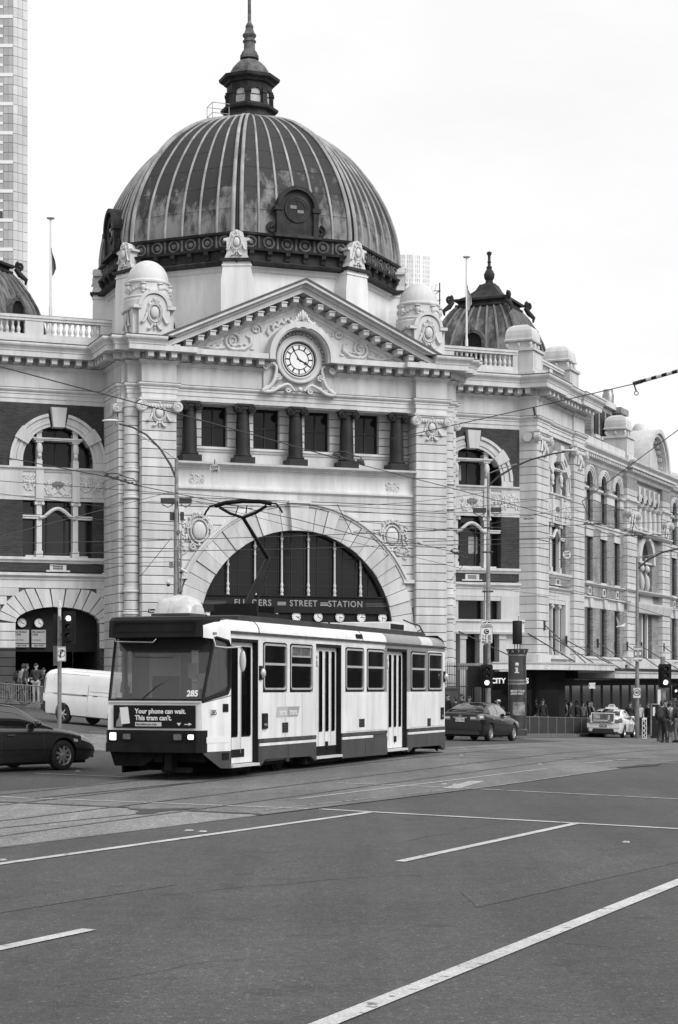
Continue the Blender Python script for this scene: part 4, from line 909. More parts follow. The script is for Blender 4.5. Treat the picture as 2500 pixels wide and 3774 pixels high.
def bay(fr, uc, w, ri, ro, u0, u1, ground, mull=True, BR=BRICK, vent=True, rec=.55):
    zs = 11.98; k = ri / 1.62
    arcp = lambda r, n=20: [(uc + r * math.cos(R(180 - 180 * i / n)), zs + r * math.sin(R(180 - 180 * i / n))) for i in range(n + 1)]
    wr = w - rec
    # upper brick wall with the arched opening
    pol = [(u0, 11.72), (uc - ri, 11.72)] + arcp(ri) + [(uc + ri, 11.72), (u1, 11.72), (u1, 14.62), (u0, 14.62)]
    wall = part(MB().prism(pol, w - .45, w), 'brick_wall', BR, fr)
    # archivolt made of moulded and plain blocks
    ar = MB()
    for s in (-1, 1): ar.bx(min(uc + s * ri, uc + s * ro), max(uc + s * ri, uc + s * ro), w - .44, w + .1, 11.72, zs - .004)
    arp = part(ar, 'archivolt', STONE2, fr)
    seg = [(0, 28, 0), (28, 44, 1), (44, 78, 0), (102, 136, 0), (136, 152, 1), (152, 180, 0)]
    for a0, a1, plain in seg:
        b = MB()
        if plain: b.ring(uc, zs, ri - .03, ro + .03, a0, a1, w - .44, w + .2, 5)
        else:
            d = (ro - ri) / 4
            for q, h_ in enumerate((.06, .10, .06, .14)): b.ring(uc, zs, ri + q * d, ri + (q + 1) * d - .012, a0 + .2, a1 - .2, w - .44, w + h_, 8)
            b.ring(uc, zs, ri + .01, ro - .01, a0 + .1, a1 - .1, w - .43, w + .035, 8)
        b.build('voussoir', STONE2, arp)
    kz0, kz1 = zs + ri - .06, zs + ro + .22
    MB().prism([(uc - .26 * k, kz0), (uc + .26 * k, kz0), (uc + .36 * k, kz1), (uc - .36 * k, kz1)], w - .3, w + .3).build('keystone', STONE2, arp)
    # upper window
    gl = part(MB().prism([(uc - ri, 11.7)] + arcp(ri) + [(uc + ri, 11.7)], wr - .04, wr), 'window', GLASS, fr)
    def frame(z0, z1, us):
        b = MB()
        for u in us: b.bx(u - .03, u + .03, wr, wr + .05, z0, z1)
        b.bx(uc - ri, uc + ri, wr, wr + .05, z0, z0 + .06); return b
    frame(11.72, 13.4, [uc - ri * .98, uc - .02, uc + ri * .98]).build('window_frame', FRAME, gl, None)
    mu = .84 * k; mp = MB()
    for s in (-1, 1):
        u = uc + s * mu; q = .13
        mp.bx(u - q, u + q, wr, w - .02, 11.72, 12.05); mp.bx(u - q * .8, u + q * .8, wr, w - .06, 12.05, 12.9)
        mp.sph((u, -(w - .04), 12.55), (.15, .12, .3), 10, 6); mp.sph((u, -(w - .02), 12.25), (.11, .1, .12), 10, 6)
        mp.bx(u - .18, u + .18, wr, w - .01, 12.86, 12.93); mp.bx(u - q * .9, u + q * .9, wr, w - .1, 13.08, 13.3); mp.sph((u, -(w - .12), 13.38), (.17, .12, .1), 10, 6)
    mp.bx(uc - mu - .26, uc + mu + .26, wr, w + .02, 12.94, 13.0); mp.bx(uc - mu - .32, uc + mu + .32, wr, w + .06, 13.0, 13.07)
    mp.build('window_tracery', STONE2, gl, None, True, 40)
    # ornament band
    b = MB(); b.bx(u0, u1, w - .4, w - .03, 10.32, 11.5)
    b.sweep([(-.2, 11.5), (.03, 11.5), (.06, 11.58), (.14, 11.64), (.14, 11.719), (-.2, 11.719)], [(u0, w - .02), (u1, w - .02)])
    b.sweep([(-.2, 10.2), (.02, 10.2), (.02, 10.34), (.07, 10.38), (-.2, 10.4)], [(u0, w - .02), (u1, w - .02)])
    for a, c in ((u0, uc - ri), (uc + ri, u1)): b.bx(a, c, w - .1, w + .03, 10.19, 11.51)
    for s in (-1, 1): b.bx(uc + s * mu - .18, uc + s * mu + .18, w - .1, w + .06, 10.18, 11.66)
    sp = part(b, 'ornament_band', STONE, fr)
    inst('relief_ornament', REL_W, sp, T(uc, w - .03, 10.93) @ Matrix.Diagonal((.95 * k, 1, 1, 1)))
    MB().prism([(uc - .24, 10.85), (uc + .24, 10.85), (uc + .24, 10.98), (uc + .12, 11.08), (uc - .12, 11.08), (uc - .24, 10.98)], w - .03, w + .085).build('air_grille', GREYP, sp)
    for s in (-1, 1):
        inst('relief_ornament', REL_S, sp, T(uc + s * (mu + ri) / 2 + s * .08, w - .03, 10.93) @ Matrix.Diagonal((.72 * k, 1, .95, 1)))
        e0, e1 = (u0, uc - ri) if s < 0 else (uc + ri, u1)
        if e1 - e0 > .5: inst('relief_ornament', REL_B, sp, T((e0 + e1) / 2, w + .03, 10.93) @ Matrix.Diagonal((min(1, (e1 - e0) * .9), 1, .95, 1)))
    # middle window
    for a, c in ((u0, uc - ri), (uc + ri, u1)): part(MB().bx(a, c, w - .45, w, 7.62, 10.2), 'brick_pier', BR, fr)
    g2 = part(MB().bx(uc - ri, uc + ri, wr - .04, wr, 7.6, 10.2), 'window', GLASSB, fr)
    frame(7.62, 10.2, [uc - ri * .98, uc - mu * .5, uc + mu * .5, uc + ri * .98]).build('window_frame', FRAME, g2, None)
    m2 = MB()
    for s in (-1, 1):
        u = uc + s * mu
        m2.bx(u - .16, u + .16, wr, w - .05, 7.62, 7.9); m2.bx(u - .12, u + .12, wr, w - .1, 7.9, 10.02); m2.bx(u - .17, u + .17, wr, w - .04, 10.02, 10.1); m2.bx(u - .2, u + .2, wr, w - .01, 10.1, 10.19)
        m2.lathe([(.07, -.05), (.07, .06)], (u - .16, -(w - .05), 10.06), 10, 'w'); m2.lathe([(.07, -.05), (.07, .06)], (u + .16, -(w - .05), 10.06), 10, 'w')
        a, c = (uc - ri, u) if s < 0 else (u, uc + ri); m2.bx(a, c, wr, w - .06, 9.36, 9.46); m2.bx(a, c, wr, w - .02, 9.46, 9.52)
    eb = []
    for i in range(17):
        q = -1 + i / 8; zz = 9.43 + .42 * max(0, math.cos(q * math.pi / 2 * 1.25)) ** 1.2; eb.append((uc + q * mu, -(w - .04), zz))
    m2.tube(eb, .085, 6)
    m2.build('window_tracery', STONE2, g2, None, True, 40)
    for s, ww in ((0, .62), (-1, .22), (1, .22)): MB().bx(uc + s * (mu + ri) / 2 - ww, uc + s * (mu + ri) / 2 + ww, wr, w - .2, 7.62, 7.7).build('planter_ledge', STONE2, g2)
    b = MB(); b.sweep([(-.3, 7.34), (.02, 7.34), (.06, 7.42), (.14, 7.48), (.14, 7.6), (-.3, 7.62)], [(u0, w), (u1, w)]); part(b, 'sill_course', STONE2, fr)
    b = MB(); b.bx(u0, u1, w - .4, w - .02, 6.95, 7.34); part(b, 'brick_band', BR, fr)
    if vent:
        b = MB(); b.prism([(uc - .55, 6.951), (uc + .55, 6.951), (uc + .55, 7.02), (uc + .38, 7.02), (uc + .38, 7.28), (uc - .38, 7.28), (uc - .38, 7.02), (uc - .55, 7.02)], w - .1, w + .05); vb = part(b, 'vent_surround', STONE2, fr)
        b = MB()
        for i in range(8): b.bx(uc - .24 + i * .06, uc - .2 + i * .06, w + .05, w + .055, 7.05, 7.13); b.bx(uc - .24 + i * .06, uc - .2 + i * .06, w + .05, w + .055, 7.15, 7.23)
        b.build('vent_slots', BLACK, vb)
    b = MB(); b.sweep([(-.3, 6.2), (.0, 6.2), (.0, 6.55), (.05, 6.58), (.05, 6.66), (.1, 6.7), (.2, 6.76), (.2, 6.84), (-.3, 6.95)], [(u0, w), (u1, w)]); part(b, 'string_course', STONE2, fr)
    if ground == 'arch':
        hw, zsp, rise = 1.95, 4.6, .75; N = 13
        ell = lambda sc_, n=24: [(uc + (hw + sc_) * math.cos(math.pi * (1 - i / n)), zsp + (rise + sc_) * math.sin(math.pi * (1 - i / n))) for i in range(n + 1)]
        # courses left and right of the opening, radiating stones over it
        pol = [(u0, .6), (uc - hw, .6)] + ell(0) + [(uc + hw, .6), (u1, .6), (u1, 6.2), (u0, 6.2)]
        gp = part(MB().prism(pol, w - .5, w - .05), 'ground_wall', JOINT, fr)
        out = lambda a: (uc + (hw + .95) * math.cos(a), zsp + (rise + .62) * math.sin(a) if math.sin(a) > .3 else zsp + (rise + .62) * math.sin(a))
        for i in range(N):
            a0, a1 = math.pi * i / N + .012, math.pi * (i + 1) / N - .012
            pi_ = [(uc + hw * math.cos(a), zsp + rise * math.sin(a)) for a in (a0, a1)]
            am = (a0 + a1) / 2
            zt = lambda a: min(6.16, zsp + (rise + .95) * math.sin(a) + .12)
            po = [(uc + (hw + .75) * math.cos(a) * (1 if abs(math.cos(a)) > .5 else 1.12), zt(a)) for a in (a0, a1)]
            MB().prism([pi_[0], po[0], po[1], pi_[1]], w - .45, w + .03).build('voussoir', STONE, gp)
        n = 14; h = (6.2 - .6) / n
        for i in range(n):
            z0, z1 = .6 + i * h + .014, .6 + (i + 1) * h - .014
            for s in (-1, 1):
                e = u0 if s < 0 else u1
                zm = (z0 + z1) / 2
                if zm < zsp: xi = hw
                else:
                    q = min(1, (zm - zsp) / (rise + 1.07)); xi = (hw + .8) * math.sqrt(max(0, 1 - q * q)) + .05 if q < .98 else .0
                    if zm > 6.0: continue
                if abs(e - uc) - xi < .12: continue
                c = MB(); a, bq = sorted((uc + s * xi, e)); c.chb(a, bq, w - .45, w + .025, z0, z1, .012); c.build('course', PLINTH if z1 < 3.4 else STONE, gp)
        part(MB().sweep([(-.1, 3.35), (.06, 3.35), (.1, 3.42), (.0, 3.48), (-.1, 3.48)], [(u0, w), (uc - hw, w)]), 'plinth_cap', PLINTH, fr)
        part(MB().sweep([(-.1, 3.35), (.06, 3.35), (.1, 3.42), (.0, 3.48), (-.1, 3.48)], [(uc + hw, w), (u1, w)]), 'plinth_cap', PLINTH, fr)
        part(MB().bx(u0, u1, w - .6, w - .51, -1, .6), 'ground_plinth', PLINTH, fr)
    elif ground == 'tall':                                         # tall window with two slim shafts
        for a, c in ((u0, uc - ri), (uc + ri, u1)): part(MB().bx(a, c, w - .5, w, -1.2, 6.2), 'ground_pier', STONE, fr)
        part(MB().bx(uc - ri, uc + ri, w - .5, w - .02, 5.98, 6.2), 'window_lintel', STONE2, fr); g3 = part(MB().bx(uc - ri, uc + ri, wr - .04, wr, 3.3, 5.98), 'window', GLASS, fr)
        part(MB().bx(uc - ri, uc + ri, w - .5, w - .03, -1.2, 3.1), 'window_apron', STONE, fr); part(MB().bx(u0, u1, w - .4, w + .14, 3.1, 3.3), 'window_sill', STONE2, fr)
        for s in (-1, 1):
            u = uc + s * mu * .8; b = MB(); b.bx(u - .12, u + .12, wr, w - .04, 3.3, 3.5); b.bx(u - .08, u + .08, wr, w - .08, 3.5, 5.75); b.bx(u - .13, u + .13, wr, w - .04, 5.75, 5.98); b.lathe([(.06, -.04), (.06, .05)], (u - .12, -(w - .05), 5.85), 10, 'w'); b.lathe([(.06, -.04), (.06, .05)], (u + .12, -(w - .05), 5.85), 10, 'w'); b.build('window_shaft', STONE2, g3)
    elif ground == 'open':                                         # paired tall openings with a balcony between
        gp = MB(); wr2 = w - min(rec, .5)
        for a, c in ((u0, uc - ri), (uc + ri, u1)): gp.bx(a, c, w - .5, w, -.9, 6.2)
        gp.bx(uc - ri, uc + ri, w - .5, w - .02, 5.98, 6.2); gp.bx(uc + mu - .14, uc + mu + .14, w - .45, w - .1, 5.0, 5.98); gp.bx(uc - mu - .14, uc - mu + .14, w - .45, w - .1, 5.0, 5.98)
        p = part(gp, 'ground_wall', STONE, fr)
        b = MB(); b.sweep([(-.4, 4.3), (.02, 4.3), (.06, 4.4), (.04, 4.5), (.04, 4.86), (.14, 4.92), (.14, 5.02), (-.4, 5.02)], [(u0, w + .3), (u1 + .1, w + .3)]); b.build('balcony', STONE2, p)
        MB().bx(uc - ri, uc + ri, wr2 - .04, wr2, 4.9, 6.0).build('window', GLASS, p)
        MB().bx(uc - ri, uc + ri, wr2 - .04, wr2, -.9, 4.3).build('dark_opening', DARKIN, p)
        b = MB()
        for q in (-1, -.33, .33, 1): b.bx(uc + q * ri - .16, uc + q * ri + .16, w - .45, w + .12, -.9, 4.05); b.bx(uc + q * ri - .2, uc + q * ri + .2, w - .45, w + .18, 4.05, 4.3)
        b.build('balcony_pier', STONE, p)
bay(I4, -10.45, -3.2, 1.62, 2.24, -15.5, -8.3, 'arch')
bay(I4, 10.44, -3.2, 1.62, 2.24, 8.3, 13.09, 'open')
PALEPANE = mk('pale_pane_panel', .34, .8, var=.25, vs=2)
for a, b, z0, z1 in ((9.75, 9.98, 8.75, 9.25), (10.5, 11.0, 8.35, 9.2), (11.55, 11.75, 8.8, 9.25), (9.85, 10.05, 8.1, 8.55), (9.75, 10.1, 12.0, 12.75)): part(MB().bx(a, b, -3.79, -3.745, z0, z1), 'pale_pane_panel', PALEPANE)  # pale rectangles laid on the right bay's panes
hall(I4, -12.4, -8.5, 1.0, 5.4, 5, -3.8)
pL = [(-15.5, -3.2), (-8.2, -3.2)]; pR = [(8.2, -3.2), (13.09, -3.2)]
entab(pL); entab(pR)
balustrade(I4, -15.5, -7.9, -3.3, [(-15.5, -14.9), (-11.95, -11.1), (-8.45, -7.9)])
balustrade(I4, 7.7, 13.0, -3.3, [(8.75, 9.5), (12.75, 13.0)])
part(MB().bx(-15.5, -8.0, -9, -3.3, 14.7, 17.3), 'roof_block', LEADCAP); part(MB().bx(8.0, 13.0, -9, -3.3, 14.7, 17.3), 'roof_block', LEADCAP)
part(MB().bx(-15.5, -8.3, -9, -3.9, 5.6, 14.7), 'bay_core', DARKIN); part(MB().bx(8.3, 13.0, -9, -3.9, -1, 14.7), 'bay_core', DARKIN)
LBRD = mk('line_board_grey', .34, .5)
# line boards in the left entrance
for k, (nm, u) in enumerate((('LILYDALE', -12.0), ('BELGRAVE', -11.22))):
    pos = MMW @ T(u, -3.75, 4.0)
    c = thing('line_sign', 'white %s line board under a clock in the left archway' % nm.title(), 'sign', pos.translation, R(21))
    MB().bx(-.33, .33, -.05, 0, -.32, .3).build('sign_board', LBRD, c); MB().bx(-.33, .33, -.05, 0, -.5, -.36).build('destination_strip', LBRD, c)
    text('lettering', nm, .13, BLACK, c, -.3, .006, .2, align='LEFT', sx=.95); text('lettering', 'LINE', .13, BLACK, c, -.3, .006, .08, align='LEFT'); text('lettering', 'PLATFORM', .08, GREYP, c, -.3, .006, -.17, align='LEFT'); text('lettering', 'NEXT TRAIN', .075, BLACK, c, 0, .006, -.43)
    ck = thing('departure_clock', 'round white clock above the %s board in the left archway' % nm.title(), 'clock', (MMW @ T(u, -3.72, 4.62)).translation, R(21), 'clocks in the left archway')
    dial(ck, .215, 3 + k, (52, 0)[k], I4); MB().bx(-.05, .05, -.08, -.02, -.1, .1).build('mount', BLACK, ck)
part(MB().bx(-12.6, -8.5, -4.0, -3.9, 3.3, 5.4), 'archway_screen', BLACK)
# ---- corner pavilion and wing (second frame) -------------------------
p1 = [(0, -1.2), (0, 0), (2.0, 0), (2.0, -.12), (6.45, -.12), (6.45, 0), (8.42, 0), (8.42, -1.6)]
entab(p1, GG)
def g_pil(u0, u1, w, z0=-1.5, z1=13.95, d=1.2):
    courses('pilaster', GG, u0, u1, w - d, w, z0, z1, .405)
    part(MB().bx(u0, u1, w - d, w - .02, z1, 14.599 if z1 > 13.5 else 14.42), 'pilaster_neck', STONE, GG)
    part(MB().bx(u0 - .06, u1 + .06, w - d, w + .08, 2.9, 3.3), 'pilaster_base', STONE2, GG)
g_pil(0, 2.0, 0); g_pil(6.5, 8.42, 0)
capital(GG, 0, 2.0, 0, side=-1); capital(GG, 6.5, 8.42, 0, side=-1)
bay(GG, 4.22, -.25, 1.5, 2.05, 2.0, 6.5, 'tall', BR=BRICK2, rec=.28)
part(MB().bx(.1, 8.4, -6, -.9, -1.5, 17.2), 'pavilion_core', DARKIN, GG)
# parapet of the pavilion with square domed pedestals
def dome_cap(fr, u, w, zb=17.25, hw=.95, sc_=1.0):
    mb = MB(); mb.bx(u - hw, u + hw, w - hw, w + hw, zb, zb + .35); mb.bx(u - hw * .86, u + hw * .86, w - hw * .86, w + hw * .86, zb + .351, zb + 1.42); mb.bx(u - hw * .95, u + hw * .95, w - hw * .95, w + hw * .95, zb + 1.421, zb + 1.55)
    mb.bx(u - hw * .62, u + hw * .62, w - hw * .62, w + hw * .62, zb + 1.551, zb + 1.95)
    p = part(mb, 'parapet_pedestal', STONE, fr)
    b = MB(); pr = [(.78, 1.95), (.8, 2.03), (.74, 2.07), (.74, 2.25), (.7, 2.5), (.58, 2.7), (.38, 2.82), (.12, 2.87)]
    v = [(u + sx * r * hw, -(w + sy * r * hw), zb + z) for r, z in pr for sx, sy in ((-1, -1), (1, -1), (1, 1), (-1, 1))]
    b.add(v, [(j * 4 + i, j * 4 + (i + 1) % 4, j * 4 + 4 + (i + 1) % 4, j * 4 + 4 + i) for j in range(len(pr) - 1) for i in range(4)] + [(0, 3, 2, 1), [len(v) - 4 + i for i in range(4)]])
    b.build('square_dome', STONE2, p)
    b = MB()
    for q in (-.42, 0, .42):
        for m_ in (-.42, 0, .42):
            if max(abs(q), abs(m_)) > .4: b.sph((u + q * hw * 1.55, -(w + m_ * hw * 1.55), zb + 1.78), (.1, .1, .13), 7, 5)
    b.build('cap_ornament', STONE2, p, None, True)
    for sx in (-1, 1): MB().bx(u - hw * .55, u + hw * .55, w + sx * hw * .86 - .012, w + sx * hw * .86 + .012, zb + .55, zb + 1.25).build('pedestal_panel', STONE2, p)
dome_cap(GG, 1.2, -1.15); dome_cap(GG, 7.6, -1.15)
balustrade(GG, 2.1, 6.7, -.7, [(4.2, 4.7)])
# lower wing
ws = -.35
W3 = [(9.83, 11.21), (12.73, 14.10), (15.66, 16.91)]
def wing(u0, u1, wins, w=ws):
    path = [(u0, w), (u1, w)]
    gp = MB(); gp.sweep([(-.3, 14.1), (.0, 14.1), (.04, 14.3), (.1, 14.36), (.1, 14.55), (-.3, 14.55)], path).sweep([(-.3, 14.551), (.36, 14.551), (.36, 14.68), (.42, 14.74), (.52, 14.84), (.54, 14.95), (-.3, 15.0)], path)
    cor = part(gp, 'wing_cornice', STONE2, GG)
    me = MB().bx(-.09, .09, 0, .22, -.19, 0).mesh('dentil', STONE2); n = int((u1 - u0) / .36)
    for i in range(n): inst('dentil', me, cor, T(u0 + (i + .5) * (u1 - u0) / n, w + .1, 14.55))
    part(MB().bx(u0, u1, w - .5, w + .1, 15.0, 15.55), 'wing_parapet', STONE2, GG)
    part(MB().bx(u0, u1, w - 1.6, w - .7, -1.5, 14.9), 'wing_core', DARKIN, GG)
    # brick wall as piers and spandrels round the openings
    br = MB(); ed = [u0] + [q for a in wins for q in a] + [u1]
    for a, c in zip(ed[::2], ed[1::2]): br.bx(a, c, w - .5, w, 3.35, 14.1)
    for a, c in wins:
        um, r = (a + c) / 2, (c - a) / 2; zs = 12.95
        br.prism([(a, 10.72), (c, 10.72), (c, 10.0), (a, 10.0)], w - .5, w - .04)
        br.bx(a, c, w - .5, w - .03, 6.02, 7.42)
        br.prism([(a, zs)] + [(um + r * math.cos(R(180 - q)), zs + r * math.sin(R(180 - q))) for q in range(0, 181, 12)] + [(c, zs), (c, 14.1), (a, 14.1)], w - .5, w)
    wl_ = part(br, 'brick_wall', BRICK2, GG)
    for a, c in wins:
        um, r = (a + c) / 2, (c - a) / 2; zs = 12.95
        b = MB()
        for q, (r0, r1, h_) in enumerate(((r, r + .1, .05), (r + .11, r + .22, .1), (r + .23, r + .33, .14))): b.ring(um, zs, r0, r1, 0, 180, w - .2, w + h_, 16)
        b.build('arch_moulding', STONE2, wl_, None)
        MB().prism([(a, 10.9), (c, 10.9), (c, zs)] + [(um + r * math.cos(R(q)), zs + r * math.sin(R(q))) for q in range(0, 181, 12)], w - .18, w - .14).build('window', GLASS, wl_)
        MB().bx(a, c, w - .18, w - .14, 7.5, 10.0).build('window', GLASS, wl_); MB().bx(a, c, w - .18, w - .14, 3.4, 6.02).build('window', GLASS, wl_)
        b = MB(); b.bx(a - .02, c + .02, w - .3, w + .04, 10.0, 10.42); b.bx(a - .06, c + .06, w - .3, w + .1, 10.421, 10.5); b.build('lintel', STONE2, wl_)
        for z_ in (7.42, 10.74): MB().bx(a + .06, c - .06, w - .4, w + .05, z_, z_ + .1).build('sill', STONE2, wl_)
        b = MB(); b.bx(um - .25, um + .25, w - .1, w + .05, 6.75, 7.2); b.build('vent_surround', STONE2, wl_); MB().bx(um - .12, um + .12, w + .03, w + .055, 6.85, 7.1).build('vent', FRAME, wl_)
        MB().prism([(um - .2, 6.06), (um + .2, 6.06), (um + .34, 6.55), (um - .34, 6.55)], w - .1, w + .16).build('keystone', STONE2, wl_)
        b = MB()
        for q in (.33, .66): b.bx(a + (c - a) * q - .02, a + (c - a) * q + .02, w - .14, w - .11, 7.5, 10.0); b.bx(a + (c - a) * q - .02, a + (c - a) * q + .02, w - .14, w - .11, 3.4, 6.02)
        b.build('window_frame', FRAME, wl_)
        MB().bx(um - .12, um + .12, w + .0, w + .012, 10.75, 11.05 - .06).build('wall_vent', FRAME, wl_)
    for a, c in zip(ed[::2], ed[1::2]):
        b = MB(); b.sweep([(-.1, 12.1), (.03, 12.1), (.03, 12.5), (.08, 12.54), (.16, 12.62), (.16, 12.72), (-.1, 12.74)], [(a, w - .4), (a, w), (c, w), (c, w - .4)]); b.build('pier_capital', STONE2, wl_)
    for z0, prof_ in ((10.6, [(-.1, 10.5), (.03, 10.5), (.05, 10.62), (.12, 10.66), (.12, 10.73), (-.1, 10.75)]), (7.3, [(-.1, 7.26), (.03, 7.26), (.08, 7.34), (.16, 7.36), (.16, 7.41), (-.1, 7.42)]), (6.6, [(-.1, 6.03), (.0, 6.03), (.03, 6.05), (.03, 6.5), (.1, 6.56), (.18, 6.6), (.18, 6.66), (-.1, 6.7)]), (3.2, [(-.1, 2.7), (.1, 2.7), (.12, 3.1), (.2, 3.2), (.2, 3.3), (-.1, 3.34)])):
        part(MB().sweep(prof_, path), 'string_course', STONE2, GG)
wing(8.42, 17.75, W3)
# second pavilion with round pediment
g_pil(17.75, 20.0, -.1, z1=13.4, d=1.0); g_pil(26.3, 28.2, -.1, z1=13.4, d=1.0)
for a, b_ in ((17.75, 20.0), (26.3, 28.2)):
    p = part(MB().sweep([(-.3, 12.5), (.0, 12.5), (.06, 12.62), (.14, 12.66), (.14, 12.75), (-.3, 12.76)], [(a, -1.0), (a, -.1), (b_, -.1), (b_, -1.0)]), 'pilaster_capital', STONE2, GG)
    for u in (a + .1, b_ - .1): inst('volute', VOL, p, T(u, .0, 11.9))
    inst('cartouche', CART, p, T((a + b_) / 2, -.08, 11.4) @ Matrix.Diagonal((1.1, 1, .9, 1)))
    part(MB().bx(a, b_, -1.1, -.12, 13.4, 14.1), 'pilaster_block', STONE, GG)
pth = [(17.75, -1.2), (17.75, -.1), (28.2, -.1), (28.2, -1.2)]
mb = MB(); mb.sweep([(-.3, 14.1), (.0, 14.1), (.04, 14.3), (.1, 14.36), (.1, 14.55), (-.3, 14.55)], pth).sweep([(-.3, 14.552), (.40, 14.552), (.40, 14.7), (.46, 14.76), (.56, 14.86), (.58, 14.98), (-.3, 15.02)], pth)
cor = part(mb, 'wing_cornice', STONE2, GG)
dm = MB().bx(-.09, .09, 0, .22, -.19, 0).mesh('dentil', STONE2)
for i in range(28): inst('dentil', dm, cor, T(17.9 + i * .37, 0, 14.551))
pu, pr_ = 23.3, 2.6
mb = MB(); mb.ring(pu, 14.9, pr_ - .25, pr_, 0, 180, -2.4, .5, 26); mb.ring(pu, 14.9, pr_ - .45, pr_ - .252, 0, 180, -.6, .36, 26); pe = part(mb, 'round_pediment', STONE2, GG)
MB().prism([(pu + 2.3 * math.cos(R(a)), 14.9 + 2.3 * math.sin(R(a))) for a in range(0, 181, 10)], -.7, -.12).build('pediment_panel', STONE, pe)
for i in range(11):
    a = R(12 + i * 15.6); inst('dentil', dm, pe, T(pu + 2.1 * math.cos(a), -.1, 14.9 + 2.1 * math.sin(a)) @ Matrix.Rotation(R(90) - a, 4, 'Y'))
MB().lathe([(.5, 17.4), (.5, 17.6), (.42, 17.75), (.3, 17.9), (0, 17.95)], (pu, .8, 0), 14).build('pediment_finial', STONE2, pe, None, True, 50)
dome_cap(GG, 18.9, -1.0, 15.0, .9)
part(MB().bx(20.0, 26.3, -1.1, -.4, 10.9, 14.1), 'upper_wall', STONE, GG)
for i in range(5):
    u = 20.8 + i * 1.18
    g = part(MB().prism([(u - .3, 11.3), (u + .3, 11.3), (u + .3, 12.9)] + [(u + .3 * math.cos(R(a)), 12.9 + .3 * math.sin(R(a))) for a in range(20, 180, 20)] + [(u - .3, 12.9)], -.42, -.39), 'window', GLASS, GG)
    b = MB(); b.ring(u, 12.9, .31, .5, 0, 180, -.5, -.28, 12); b.prism([(u - .12, 13.15), (u + .12, 13.15), (u + .22, 13.75), (u - .22, 13.75)], -.4, -.15); b.build('arch_moulding', STONE2, g)
for i in range(6):
    u = 20.21 + i * 1.18; b = MB(); b.lathe([(.2, 11.2), (.2, 11.3), (.14, 11.34), (.16, 11.7), (.12, 12.45), (.2, 12.55), (.24, 12.7)], (u, .32, 0), 12); part(b, 'loggia_column', STONE2, GG, smooth=True, ang=40)
mb = MB(); mb.prism([(20.0, 3.3), (21.6, 3.3), (21.6, 9.2)] + [(23.15 + 1.55 * math.cos(R(180 - q)), 9.2 + 1.55 * math.sin(R(180 - q))) for q in range(10, 180, 10)] + [(24.7, 9.2), (24.7, 3.3), (26.3, 3.3), (26.3, 11.0), (20.0, 11.0)], -.9, -.4); bw = part(mb, 'brick_wall', BRICK2, GG)
mb = MB(); mb.ring(23.15, 9.2, 1.5, 1.95, 0, 180, -.8, -.25, 22); mb.prism([(22.9, 10.6), (23.4, 10.6), (23.5, 11.25), (22.8, 11.25)], -.5, -.1); mb.build('archivolt', STONE2, bw)
MB().bx(21.6, 24.7, -.64, -.6, 3.3, 10.8).build('window', GLASS, bw)
mb = MB()
for u in (22.5, 23.8):
    mb.bx(u - .14, u + .14, -.8, -.45, 3.3, 6.1); mb.sph((u, .5, 8.0), (.16, .2, .55), 10, 6); mb.sph((u, .5, 8.9), (.2, .2, .25), 10, 6); mb.bx(u - .12, u + .12, -.8, -.5, 7.3, 9.6)
mb.bx(21.6, 24.7, -.8, -.42, 9.2, 9.34); mb.bx(21.6, 24.7, -.8, -.35, 6.1, 7.3); mb.build('window_tracery', STONE2, bw, None, True, 40)
part(MB().sweep([(-.3, 7.26), (.03, 7.26), (.16, 7.36), (.16, 7.42), (-.3, 7.44)], [(17.75, -.06), (28.2, -.06)]).sweep([(-.3, 10.8), (.03, 10.8), (.16, 10.92), (.16, 11.0), (-.3, 11.02)], [(17.75, -.06), (28.2, -.06)]).sweep([(-.3, 6.1), (.03, 6.1), (.16, 6.6), (.16, 6.7), (-.3, 6.72)], [(17.75, -.06), (28.2, -.06)]).sweep([(-.3, 2.7), (.1, 2.7), (.2, 3.2), (.2, 3.3), (-.3, 3.34)], [(17.75, -.06), (28.2, -.06)]), 'string_course', STONE2, GG)
part(MB().bx(17.8, 28.1, -2.5, -1.0, -1.5, 14.9), 'wing_core', DARKIN, GG)
wing(28.2, 44.0, [(29.6, 31.0), (32.5, 33.9), (35.4, 36.8), (38.3, 39.7)])
# shops under the awning
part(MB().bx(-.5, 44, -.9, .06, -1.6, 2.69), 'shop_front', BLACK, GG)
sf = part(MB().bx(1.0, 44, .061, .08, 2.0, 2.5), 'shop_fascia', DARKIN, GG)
mb = MB(); LIT = mk('lit_lettering', .7, .5, emis=.6)
for i in range(22): part(MB().bx(-.2 + i * 2.0, 1.3 + i * 2.0, .06, .075, -1.2, 1.7), 'shop_window', GLASS, GG)
text('shop_lettering', 'CITY', .36, LIT, station, 11.44, -2.25, 1.95, bold=.012); text('shop_lettering', 'S', .36, LIT, station, 13.04, -2.25, 1.95, bold=.012)
text('shop_lettering', 'CHOICE', .44, LIT, station, 8.5, .4, 1.68, fr=GG, bold=.008, sx=.75)
